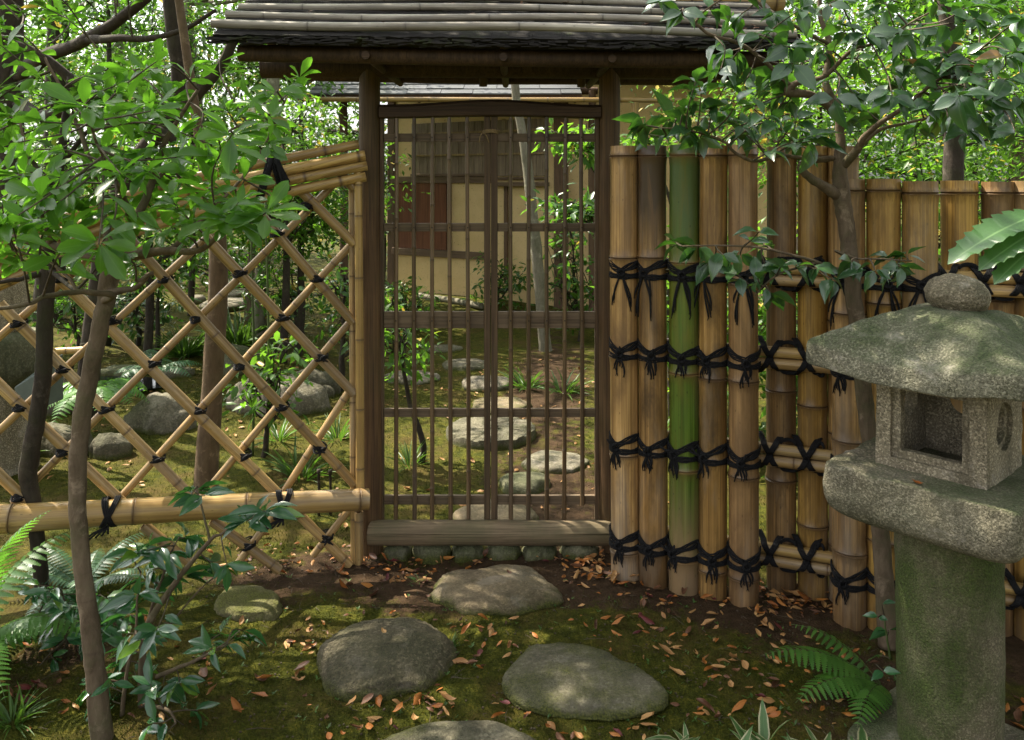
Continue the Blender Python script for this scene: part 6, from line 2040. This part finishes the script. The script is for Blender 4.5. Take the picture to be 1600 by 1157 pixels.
ex = [[(-2.06, 5.2, 1.95, 0.05), (-1.80, 5.1, 2.18, 0.034), (-1.62, 5.0, 2.45, 0.028), (-1.5, 5.0, 2.8, 0.018)], [(-2.1, 5.2, 1.75, 0.045), (-2.45, 5.0, 1.95, 0.032), (-2.8, 4.9, 2.25, 0.026), (-3.2, 4.8, 2.4, 0.016)]]
garden_tree('canopy_tree', 'dark gnarled tree at the upper left with forking black limbs', tk, [(-2.5, 4.6, 4.2, 1.9, 1.3, 0.8, 1.0)], 0.085, M['lf_mid'], M['bark_dark'], 5, nclump=70, per=36, clumpr=0.33, extra=ex)
tk = [(-3.45, 5.6, -0.1, 0.11), (-3.4, 5.6, 1.0, 0.095), (-3.35, 5.55, 2.2, 0.085), (-3.3, 5.5, 3.8, 0.05)]
ex = [[(-3.25, 5.5, 2.2, 0.06), (-2.9, 5.2, 2.28, 0.045), (-2.5, 4.9, 2.33, 0.036), (-2.1, 4.7, 2.5, 0.03), (-1.85, 4.6, 2.7, 0.022)], [(-2.5, 4.9, 2.33, 0.03), (-2.25, 4.7, 2.30, 0.022), (-1.9, 4.6, 2.30, 0.016), (-1.6, 4.5, 2.42, 0.01)], [(-3.25, 5.5, 2.0, 0.05), (-2.9, 5.2, 1.9, 0.04), (-2.5, 5.0, 2.05, 0.03)]]
garden_tree('canopy_tree', 'thick dark trunk at the top left corner with black branches crossing the light foliage', tk, [(-3.5, 5.0, 4.5, 1.6, 1.2, 0.8, 1.0)], 0.09, M['lf_mid'], M['bark_dark'], 6, nclump=50, per=34, clumpr=0.34, extra=ex)
tk = [(-4.6, 8.2, -0.1, 0.14), (-4.5, 8.2, 1.5, 0.12), (-4.4, 8.1, 4.5, 0.08)]
garden_tree('canopy_tree', 'tall dim tree far back at the left behind the lattice', tk, [(-4.6, 8.0, 4.7, 2.2, 1.8, 1.3, 1.0)], 0.10, M['lf_bright'], M['bark_dark'], 7, nclump=22, per=30, clumpr=0.38)
for i, (px, Y, w, top, lean, lb) in enumerate([(345, 9.0, 22, 5.0, -0.5, 'leaning grey trunk in the far woods, left of the gate roof'), (392, 8.8, 20, 5.0, 0.35, 'forked brown trunk in the far woods beside the gate roof'), (165, 9.5, 26, 5.5, 0.2, 'straight grey trunk in the far woods above the lattice'),
                                               (1230, 8.0, 24, 5.0, -0.2, 'dim trunk behind the middle of the tall bamboo fence'), (1420, 9.0, 24, 5.5, 0.2, 'dim trunk in the woods behind the camellia'), (1585, 7.5, 26, 5.0, 0.1, 'dark trunk in the woods at the right edge')]):
    p = P(px, 400, Y)
    tk = [(p.x, Y, -0.1, w / F * Y / 2 * 1.2), (p.x + lean * 0.2, Y, 1.2, w / F * Y / 2), (p.x + lean * 0.6, Y, 2.6, w / F * Y / 2 * 0.9), (p.x + lean, Y, top, w / F * Y / 4)]
    garden_tree('woodland_tree', lb, tk, [(p.x + lean * 0.7, Y + 0.2, top - 0.9, 1.5, 1.3, 1.3, 1.0)], 0.09, M['lf_bright' if i % 2 else 'lf_far'], M['bark' if i % 2 else 'bark_pale'], 20 + i, nclump=34, per=30, clumpr=0.33, group='trees in the woods beyond the garden')

# unseen trees added right of the viewer to block sky light from that side
for i, (x, y, h, lb) in enumerate([(3.1, 1.2, 3.6, 'leafy tree to the right of the stone lantern'), (4.6, -0.8, 4.6, 'tall leafy tree well to the right of the lantern')]):
    tk = [(x, y, -0.1, 0.07), (x + 0.05, y, 1.2, 0.06), (x, y + 0.05, 2.4, 0.05), (x, y, h + 0.6, 0.03)]
    garden_tree('canopy_tree', lb, tk, [(x, y, h, 1.5, 1.5, 1.2, 0.7), (x + 0.3, y, 1.9, 1.2, 1.3, 1.2, 0.5)], 0.10, M['lf_mid'], M['bark'], 40 + i, nclump=90, per=38, clumpr=0.36)

tk = [(-3.0, 2.5, -0.1, 0.09), (-2.95, 2.55, 1.2, 0.08), (-2.8, 2.6, 2.6, 0.065), (-2.7, 2.7, 4.2, 0.035)]  # unseen tree added left of the frame; its crown shades the foreground
garden_tree('canopy_tree', 'leafy tree standing to the left of the slim evergreens, its boughs overhead', tk, [(-2.1, 2.7, 4.0, 1.9, 1.3, 0.9, 1.0)], 0.085, M['lf_mid'], M['bark'], 47, nclump=135, per=40, clumpr=0.32)

# shrubs
SH = [  # px, py(foot), Y?, height, radius, material, leaf L, label, trunk px
    (655, 722, 0.95, 0.34, 'lf_bright', 0.075, 'small bright-leaved shrub on a bent dark stem just inside the left gate leaf', 11, (620, 520, 80, 75)),
    (640, 520, 0.75, 0.45, 'lf_mid', 0.08, 'bushy shrub by the corner of the tea house seen through the left gate leaf', 8, (632, 470, 50, 40)),
    (770, 505, 0.9, 0.4, 'lf_mid', 0.08, 'shrub in front of the ochre wall at the middle of the gate', 8, (785, 440, 60, 50)),
    (905, 535, 1.3, 0.5, 'lf_mid', 0.085, 'leafy shrub below the pale trunk at the right gate leaf', 10, (895, 420, 55, 95)),
    (470, 545, 1.0, 0.6, 'lf_mid', 0.08, 'broad shrub with glossy leaves on the slope left of the gate post', 10, (455, 450, 80, 60)),
    (530, 612, 0.9, 0.4, 'lf_mid', 0.08, 'dark-stemmed shrub right beside the left gate post', 12, (540, 470, 50, 90)),
    (215, 545, 0.8, 0.6, 'lf_dark', 0.085, 'glossy dark shrub behind the pond at the left', 8, (215, 480, 75, 45)),
    (120, 560, 0.9, 0.5, 'lf_mid', 0.085, 'shrub with shining leaves near the left stone lantern', 8, (115, 480, 70, 70)),
    (243, 560, 1.6, 0.4, 'lf_mid', 0.08, 'thin dark-stemmed sapling in the middle of the mossy slope', 9, (250, 420, 60, 40)),
    (410, 715, 0.95, 0.3, 'lf_bright', 0.08, 'group of thin green stems with pale new leaves on the moss behind the lattice', 8, (425, 590, 60, 60)),
    (330, 470, 1.2, 0.7, 'lf_mid', 0.085, 'rounded shrub below the trees above the far path stones', 10, (330, 410, 80, 50)),
    (60, 480, 1.2, 0.8, 'lf_mid', 0.085, 'shrub at the far left behind the stone lantern', 10, (60, 420, 80, 70)),
]
for i, (px, py, h, rad, mt, L, lb, w, (cx, cy, rx, ry)) in enumerate(SH):
    p = PG(px, py); Y = p.y; g = G(p.x, p.y)
    c = P(cx, cy, Y); rX, rZ = rx / F * Y, ry / F * Y
    tk = [(p.x, Y, g - 0.05, w / F * Y / 2), (p.x + 0.02, Y, g + 0.12, w / F * Y / 2 * 0.9), ((p.x + c.x) / 2, Y, (g + c.z) / 2, w / F * Y / 3), (c.x, Y, c.z + rZ * 0.5, 0.004)]
    area = rX * rZ
    garden_tree('garden_shrub', lb, tk, [(c.x, Y, c.z, rX, max(rX * 0.8, 0.2), rZ, 1.0)], L, M[mt], M['bark_dark'], 60 + i, tm=T_MID, per=11, limbs=6, cat='shrub', group='shrubs in the garden behind the fences', clumpr=min(0.13, rX * 0.5), nclump=int(14 + 190 * area), flat=0.6)
# three straight green stems over the pale-leaved group
p = PG(400, 712)
for i, (dx, top, lb) in enumerate(((-0.02, 1.30, 'left'), (0.06, 1.45, 'right'))):
    mb = MB(); q, r = curve_pts([(p.x + dx, p.y, 0, 0.008), (p.x + dx + 0.01, p.y, 0.5, 0.007), (p.x + dx - 0.01, p.y, top, 0.005)], 5, 0.003, i)
    mb.tube(q, r, 7); o = mb.build('plant_stem', M['stem_green'], None)
    tag(o, lb + ' one of two bare green stems standing upright behind the lattice', 'plant stem', 'bare green stems behind the lattice')

# branches hanging into the right half of the gate opening
def hanging(name, label, px, py, Y, rx, ry, seed, L, mat, foot):
    c = P(px, py, Y); f = Vector(foot)
    tk = [(f.x, f.y, -0.05, 0.022), (f.x - 0.02, f.y, 0.7, 0.02), ((f.x + c.x) / 2 + 0.1, (f.y + c.y) / 2, (c.z) * 0.75, 0.014), (c.x, Y, c.z, 0.004)]
    rX, rZ = rx / F * Y, ry / F * Y
    garden_tree(name, label, tk, [(c.x, Y, c.z, rX, rX * 0.7, rZ, 1.0)], L, M[mat], M['bark_dark'], seed, tm=T_MID, per=13, limbs=5, cat='tree', group='small trees beside the tea house', clumpr=0.13, nclump=int(16 + 260 * rX * rZ), flat=0.5)
hanging('small_tree', 'small bright tree with leaves showing at the top right of the gate opening', 895, 222, 5.6, 60, 36, 91, 0.085, 'lf_bright', (0.75, 5.6, 0))
hanging('small_tree', 'small tree whose leafy bough shows at the middle right of the gate opening', 895, 325, 5.9, 55, 24, 92, 0.085, 'lf_mid', (0.80, 5.9, 0))
hanging('small_tree', 'small bright tree peeping over the first culms of the bamboo fence', 1005, 226, 5.2, 30, 10, 93, 0.07, 'lf_bright', (1.0, 5.2, 0))

# green thickets behind the tall fence and at the sides: one shrub each
def thicket(lb, x, y, z, rx, ry, rz, mat, L, seed, n, tm=T_FAR, per=34, cr=0.30, name='thicket_shrub', group='leafy shrubs beyond the fences'):
    tk = [(x, y, -0.05, 0.035), (x + 0.03, y, z * 0.5, 0.03), (x, y, z + rz * 0.4, 0.012)]
    garden_tree(name, lb, tk, [(x, y, z, rx, ry, rz, 1.0)], L, M[mat], M['bark_dark'], seed, tm=tm, per=per, limbs=6, cat='shrub', group=group, clumpr=cr, nclump=n)
thicket('maple-like light green shrub above the low part of the bamboo fence', 2.6, 5.0, 1.7, 1.2, 0.8, 0.75, 'lf_bright', 0.055, 201, 110, per=48)
thicket('yellow-green shrub above the tall part of the bamboo fence behind the camellia', 1.95, 5.3, 1.95, 0.85, 0.7, 0.65, 'lf_bright', 0.055, 202, 90, per=44)
thicket('dense light shrub at the right edge above the lantern', 3.9, 5.8, 1.9, 1.3, 0.9, 1.0, 'lf_bright', 0.06, 203, 100, per=44)
thicket('low green shrub filling the gap behind the tall culms', 1.2, 4.6, 0.65, 0.55, 0.5, 0.65, 'lf_bright', 0.065, 204, 60)
thicket('low dark shrub behind the back culms of the bamboo fence', 1.85, 4.3, 0.6, 0.7, 0.5, 0.65, 'lf_mid', 0.065, 205, 70)
thicket('low shrub behind the fence near the lantern', 2.7, 4.2, 0.6, 0.8, 0.6, 0.7, 'lf_mid', 0.065, 206, 70)
thicket('tall light shrub behind the camellia crown', 2.4, 7.0, 2.7, 1.8, 1.0, 1.1, 'lf_far', 0.07, 207, 120, per=40)
thicket('light green thicket at the upper right corner', 4.2, 7.6, 2.9, 1.7, 1.1, 1.3, 'lf_far', 0.075, 208, 110, per=40)
thicket('bright shrub at the left above the lattice', -2.9, 6.6, 1.35, 1.1, 0.8, 0.7, 'lf_bright', 0.07, 209, 95, per=40)
thicket('leafy shrub behind the left end of the lattice top rail', -1.9, 6.9, 1.55, 0.9, 0.8, 0.65, 'lf_bright', 0.07, 210, 80, per=40)
thicket('pale shrub deep in the garden left of the tea house', -2.6, 9.5, 1.7, 1.2, 0.9, 0.9, 'lf_far', 0.08, 211, 90, per=40)
thicket('tall pale thicket left of the gate roof', -3.4, 8.8, 2.6, 1.5, 1.0, 1.0, 'lf_far', 0.08, 212, 110, per=40)
thicket('bright thicket at the far left edge', -4.6, 7.0, 1.9, 1.1, 0.9, 1.1, 'lf_bright', 0.075, 213, 95, per=40)
thicket('light shrub showing between the gate post and the tea house', -1.75, 11.2, 1.4, 0.8, 0.8, 1.1, 'lf_far', 0.09, 214, 80, per=40)
thicket('small bright shrub beside the eave post of the tea house', -1.85, 7.2, 1.15, 0.40, 0.40, 0.5, 'lf_bright', 0.07, 215, 45)
thicket('tall leafy thicket filling the upper left behind the dark limbs', -3.6, 7.4, 3.1, 1.5, 0.8, 0.7, 'lf_mid', 0.08, 216, 75, per=38)
thicket('tall leafy thicket above the lattice top rail', -2.1, 8.2, 2.9, 1.0, 0.8, 0.7, 'lf_mid', 0.08, 217, 65, per=38)
thicket('leafy thicket beside the far left trunks', -5.2, 9.4, 2.4, 1.3, 0.9, 1.4, 'lf_mid', 0.09, 218, 110, per=42)
thicket('mid green thicket behind the trunk at the right', 3.3, 6.4, 2.9, 1.3, 0.8, 0.9, 'lf_mid', 0.075, 219, 110, per=42)
# the wood beyond: one far mass that nobody could count
r = np.random.RandomState(77)
cl = []
for i in range(3000):
    x = r.uniform(-17, 15); y = r.uniform(11.5, 17.5); z = r.uniform(0.0, 1.0) ** 0.8 * 9.0
    if -2.3 < x < 3.4 and y < 13.6: continue
    if z > 5.4 + 1.3 * math.sin(x * 1.7 + y) + 1.0 * math.sin(x * 0.6): continue
    cl.append(((x, y, z), r.uniform(0.4, 0.85)))
a = crown_leaves(cl, 52, 0.15, 78, 0.6)
o = foliage('far_woods', [batch(T_FAR, *a)], M['lf_far'], None, 'stuff')
tag(o, 'sunlit mass of light green woodland closing the view')

# old stone lantern at the left edge, with a slanting metal-grey stand beside it
p = P(-6, 600, 4.3)
sx = empty('old_stone_lantern', (p.x, p.y, 0), 'weathered stone lantern cut off by the left edge behind the lattice fence', 'stone lantern')
LC_keep = LC; LC = Vector((p.x, p.y, 0))
sq_lathe(dense([(0.16, -0.05, 6, 0), (0.15, 0.30, 5, 0), (0.13, 0.42, 4, 0)], 4), 0.4, 48, 11, 0.02, 6, 0.006).build('pedestal', M['granite_pale'], sx)
sq_lathe(dense([(0.12, 0.42, 4, 0), (0.185, 0.50, 6, 0), (0.20, 0.60, 6, 0), (0.19, 0.70, 6, 0), (0.12, 0.72, 4, 0)], 4), 0.5, 64, 12, 0.02, 6, 0.008).build('platform', M['stone_green'], sx)
sq_lathe(dense([(0.105, 0.71, 5, 0), (0.110, 0.90, 5, 0), (0.105, 1.12, 5, 0)], 4), 0.5, 48, 13, 0.015, 6, 0.006).build('shaft', M['granite_pale'], sx)
sq_lathe(dense([(0.10, 1.12, 4, 0), (0.19, 1.13, 6, 0.02), (0.20, 1.18, 6, 0.02), (0.10, 1.27, 3, 0), (0.03, 1.30, 2, 0)], 4), 0.5, 64, 14, 0.02, 6, 0.008).build('roof_cap', M['stone_green'], sx)
LC = LC_keep
p = P(40, 600, 4.05)
mb = MB(); a, b, c_ = P(22, 602, 4.05), P(54, 566, 4.05), P(58, 640, 4.05)
back = Vector((0.02, 0.22, 0))
q = [P(22, 606, 4.05), P(54, 586, 4.05), P(55, 630, 4.05), P(26, 630, 4.05)]
mb.add(q + [x + back + Vector((0, 0, 0.06)) if i < 2 else x + back for i, x in enumerate(q)], [(0, 1, 2, 3), (7, 6, 5, 4), (0, 4, 5, 1), (1, 5, 6, 2), (2, 6, 7, 3), (3, 7, 4, 0)])
o = mb.build('garden_light_box', M['metal'], None, False); bevel(o, 0.004)
for v in o.data.vertices:
    if v.co.z < 0.43: v.co.z -= 0.04
tag(o, 'grey-green metal box with a sloping top beside the old lantern at the left edge', 'metal box')
p = PG(8, 700)
mb = MB(); mb.box((p.x, p.y, 0.28), (0.035, 0.03, 0.62)); o = mb.build('wooden_post', M['bam_lattice'], None, False); bevel(o, 0.004)
tag(o, 'short squared wooden post at the left edge behind the lattice', 'post')
a, b = P(48, 552, 4.4), P(150, 546, 4.4)
o = culm('bamboo_pipe', a, b, 0.020, 0.019, 0.25, M['bam_gold'], None, 1300, 12, 0.001)
tag(o, 'bamboo water pipe running from the old lantern towards the pond', 'bamboo pipe')
for q in (a.lerp(b, 0.75),):
    mb = MB(); mb.tube([(q.x, q.y + 0.03, -0.05), (q.x, q.y + 0.03, q.z + 0.03)], 0.014, 8)
    o = mb.build('pipe_stake', M['bark_dark'], None); tag(o, 'short dark stake holding up the bamboo water pipe', 'stake')

# ------------------------------------------------------------------ fallen leaves
DRY = {}
def dry_mesh(mat):
    if mat not in DRY:
        DRY[mat] = [np_mesh('fallen_leaf', t[0], t[1], M[mat], {'av': t[2]}) for t in T_DRY]
    return DRY[mat]
WORDS = {'dry_tan': 'pale tan', 'dry_orange': 'orange-brown', 'dry_brown': 'dark brown', 'dry_red': 'dark red', 'dry_yellow': 'pale yellow'}
STONES = [o for o in col.objects if o.name.startswith('stepping_stone') and o.location.y < 3.2]
def drop(x, y, mat, where, rs, L=None, lift=0.0):
    z = fz(x, y)
    for s in STONES:
        d = s.dimensions
        if ((x - s.location.x) / (d.x * 0.55)) ** 2 + ((y - s.location.y) / (d.y * 0.55)) ** 2 < 1: return False
    L = L or rs.choice([rs.uniform(0.026, 0.044), rs.uniform(0.040, 0.066)])
    a = rs.uniform(0, 6.28)
    ti = rs.randrange(5)
    o = bpy.data.objects.new('fallen_leaf', dry_mesh(mat)[ti])
    rot = Matrix.Rotation(a, 4, 'Z') @ Matrix.Rotation(rs.gauss(-0.12, 0.28), 4, 'Y') @ Matrix.Rotation(rs.gauss(0, 0.30) + (math.pi if rs.random() < 0.35 else 0), 4, 'X')
    link(o, None, Matrix.Translation((x, y, z + 0.007 + lift + abs(rs.gauss(0, 0.003)))) @ rot @ Matrix.Diagonal((L, L * rs.uniform(0.75, 1.1), L, 1)))
    sz = 'small ' if L < 0.036 else ('large ' if L > 0.052 else '')
    tag(o, sz + ('gently cupped', 'folded', 'domed', 'curled', 'tightly folded')[ti] + ' ' + WORDS[mat] + ' leaf ' + where, 'fallen leaf', 'fallen leaves in front of the gate')
    return True
rs = random.Random(15)
mats = ['dry_tan'] * 9 + ['dry_orange'] * 5 + ['dry_brown'] * 3 + ['dry_red'] * 1
def region(n, x0, x1, y0, y1, where, ms=None, L=None, lift=0.0):
    c = 0; k = 0
    while c < n and k < n * 6:
        k += 1
        p = PG(rs.uniform(x0, x1), rs.uniform(y0, y1))
        if drop(p.x, p.y, rs.choice(ms or mats), where, rs, L, lift * rs.random()): c += 1
hot = ['dry_orange'] * 5 + ['dry_tan'] * 4 + ['dry_brown'] * 3 + ['dry_red']
region(32, 520, 680, 872, 925, 'on the soil left of the flat threshold stone', hot)
region(18, 610, 950, 868, 890, 'along the cobbles under the gate threshold', hot, None, 0.01)
region(50, 870, 1000, 878, 925, 'heaped at the first bamboo culms beside the gate', hot, None, 0.015)
region(38, 1000, 1110, 900, 945, 'heaped below the green and mottled culms', hot, None, 0.015)
region(50, 1170, 1310, 922, 972, 'heaped below the back culms of the bamboo fence', hot, None, 0.02)
region(42, 1020, 1260, 960, 1060, 'on open moss between the fence and three-cornered stone')
region(28, 1090, 1390, 1040, 1130, 'on the dark moss in front of the lantern pillar')
region(13, 930, 1100, 960, 1000, 'on the moss above the three-cornered stone')
region(16, 690, 800, 970, 1060, 'between the domed boulder and the three-cornered stone')
region(22, 500, 720, 1080, 1150, 'on the moss below the domed boulder')
region(16, 760, 1010, 1080, 1150, 'along the lower edge of the three-cornered stone')
region(14, 440, 520, 960, 1070, 'left of the domed boulder')
region(22, 330, 500, 850, 900, 'under the lattice fence', hot)
region(9, 290, 420, 980, 1130, 'on the moss beside the young shrub')
region(18, 0, 140, 1010, 1150, 'at the bottom left corner', hot)
region(7, 140, 330, 1060, 1150, 'around the foot of the grey tree trunk', hot)
region(6, 1570, 1600, 1080, 1150, 'on the soil right of the lantern pillar', hot)
for (px, py, mt, w) in ((1078, 932, 'dry_yellow', 'standing out at the foot of the mottled culm'), (668, 908, 'dry_yellow', 'beside the flat stone before the threshold'), (750, 1035, 'dry_red', 'curled on the moss between the two lower stones'), (1180, 1090, 'dry_red', 'flat on the moss near the dwarf bamboo'),
                        (985, 905, 'dry_red', 'among the heap at the first culms'), (425, 928, 'dry_red', 'on the soil under the lattice fence'), (575, 1095, 'dry_red', 'just below the domed boulder')):
    p = PG(px, py); drop(p.x, p.y, mt, w, rs, 0.05)
# the 290 leaves that show largest stay single things, the rest join the litter
fl_ = sorted([o for o in col.objects if o.name.startswith('fallen_leaf')], key=lambda o: -o.scale[0] / max(0.5, o.location.y))
extra = {}
for o in fl_[290:]:
    n = len(o.data.vertices); co = np.empty(n * 3, dtype=np.float32); o.data.vertices.foreach_get('co', co)
    mw = np.array(o.matrix_basis); V_ = co.reshape(-1, 3) @ mw[:3, :3].T + mw[:3, 3]
    mt = o.data.materials[0]; extra.setdefault(mt.name, (mt, []))[1].append((V_, T_DRY[0][1], T_DRY[0][2]))
    bpy.data.objects.remove(o)
for nm, (mt, ps) in extra.items():
    o = foliage('leaf_litter', ps, mt, None, 'stuff')
    tag(o, 'smaller ' + nm.replace('_leaf', '').replace('_', ' ') + ' leaf litter lying on the ground before the gate')
# small leaf litter too fine to count, drifted against the fences and round the stones
rl = np.random.RandomState(5); sets = {k: ([], [], [], []) for k in ('dry_tan', 'dry_orange', 'dry_brown')}
def litter(n, x0, x1, y0, y1):
    for i in range(n):
        p = PG(rl.uniform(x0, x1), rl.uniform(y0, y1))
        if any(((p.x - s_.location.x) / (s_.dimensions.x * 0.52)) ** 2 + ((p.y - s_.location.y) / (s_.dimensions.y * 0.52)) ** 2 < 1 for s_ in STONES): continue
        k = ('dry_tan', 'dry_tan', 'dry_orange', 'dry_orange', 'dry_brown', 'dry_brown')[rl.randint(6)]
        q = sets[k]; q[0].append((p.x, p.y, fz(p.x, p.y) + 0.006 + rl.uniform(0, 0.006))); q[1].append((rl.normal(), rl.normal(), rl.normal() * 0.2)); q[2].append((rl.normal() * 0.35, rl.normal() * 0.35, 1)); q[3].append(rl.uniform(0.012, 0.034))
litter(110, 1170, 1320, 915, 965); litter(70, 880, 1010, 872, 918); litter(60, 1000, 1180, 900, 950); litter(45, 560, 700, 868, 915); litter(60, 360, 560, 850, 900); litter(210, 450, 1390, 930, 1150); litter(30, 0, 330, 980, 1150); litter(25, 600, 950, 866, 882)
for k, q in sets.items():
    o = foliage('leaf_litter', [batch(T_DRY[j], q[0][j::5], q[1][j::5], q[2][j::5], q[3][j::5]) for j in range(5)], M[k], None, 'stuff')
    tag(o, 'tiny ' + WORDS[k] + ' leaf litter drifted along the fences and between the stones')
# twigs, grit and small weeds on the ground in front
r_ = random.Random(88); mb = MB()
for i in range(420):
    p = PG(r_.uniform(0, 1560), 872 + 290 * r_.random() ** 1.3)
    L = r_.uniform(0.012, 0.075) * (0.5 if r_.random() < 0.6 else 1); a = r_.uniform(0, 6.28); z = fz(p.x, p.y) + 0.006
    d = Vector((math.cos(a), math.sin(a), r_.gauss(0, 0.06))) * L
    mb.tube([Vector((p.x, p.y, z)), Vector((p.x, p.y, z + 0.002)) + d * 0.5 + Vector((r_.gauss(0, .003), r_.gauss(0, .003), 0)), Vector((p.x, p.y, z)) + d], [0.0011, 0.0010, 0.0006], 4)
for i in range(900):
    p = PG(r_.uniform(300, 1560), 872 + 290 * r_.random())
    s_ = r_.uniform(0.0015, 0.005)
    mb.box((p.x, p.y, fz(p.x, p.y) + 0.002), (s_ * 1.5, s_, s_ * 0.8), Matrix.Rotation(r_.uniform(0, 3), 3, 'Z'))
o = mb.build('twig_litter', M['twig'], None, False); tag(o, 'tiny twigs and grit scattered over the moss and soil before the gate', kind='stuff')
rw = np.random.RandomState(12); pp, dd = [], []
for i in range(240):
    p = PG(rw.uniform(250, 1400), 900 + 250 * rw.uniform()); z = fz(p.x, p.y)
    if soil_mask(p.x, p.y) > 0.85 and rw.uniform() < 0.6: continue
    for k in range(rw.randint(3, 6)):
        a = rw.uniform(0, 6.28); pp.append((p.x, p.y, z + 0.004)); dd.append((math.cos(a), math.sin(a), rw.uniform(0.3, 1.4)))
o = foliage('tiny_weeds', [batch(T_MID, pp, dd, [(0, 0, 1)] * len(pp), rw.uniform(0.006, 0.018, len(pp)))], M['lf_grass'], None, 'stuff')
tag(o, 'tiny green weeds sprouting from the moss before the gate')
# dry leaves lying farther in, behind the fences: too small to count
rr = np.random.RandomState(3); n = 300
pos = []
while len(pos) < n:
    x, y = rr.uniform(-2.6, 0.8), rr.uniform(3.5, 7.0)
    pos.append((x, y, fz(x, y) + 0.008))
lit = foliage('leaf_litter', [batch(T_DRY[k], pos[k::3], rr.normal(0, 1, (len(pos[k::3]), 3)) * [1, 1, 0.15], np.array([0, 0, 1]) + rr.normal(0, .3, (len(pos[k::3]), 3)), rr.uniform(0.03, 0.055, len(pos[k::3]))) for k in range(3)], M['dry_tan'], None, 'stuff')
tag(lit, 'scattered dry leaf litter on the moss behind the fences')
# one leaf on the lantern platform, one on its roof, one on the flat stone
for (p, mt, lb) in ((Vector((LC.x - 0.145, LC.y - 0.16, 0.752)), 'dry_orange', 'small orange-brown leaf lying on the lantern platform before the window'),
                    (P(1580, 508, 2.15), 'dry_orange', 'orange-brown leaf on the right slope of the lantern roof'),
                    (Vector((-0.385, 2.55, 0.108)), 'dry_tan', 'pale leaf lying on top of the domed boulder'),
                    (Vector((0.0, 3.03, 0.063)), 'dry_brown', 'grey-brown leaf lying on the flat stone before the threshold')):
    o = bpy.data.objects.new('fallen_leaf', dry_mesh(mt)[3])
    link(o, None, Matrix.Translation(p) @ Matrix.Rotation(2.2, 4, 'Z') @ Matrix.Scale(0.034, 4))
    tag(o, lb, 'fallen leaf')
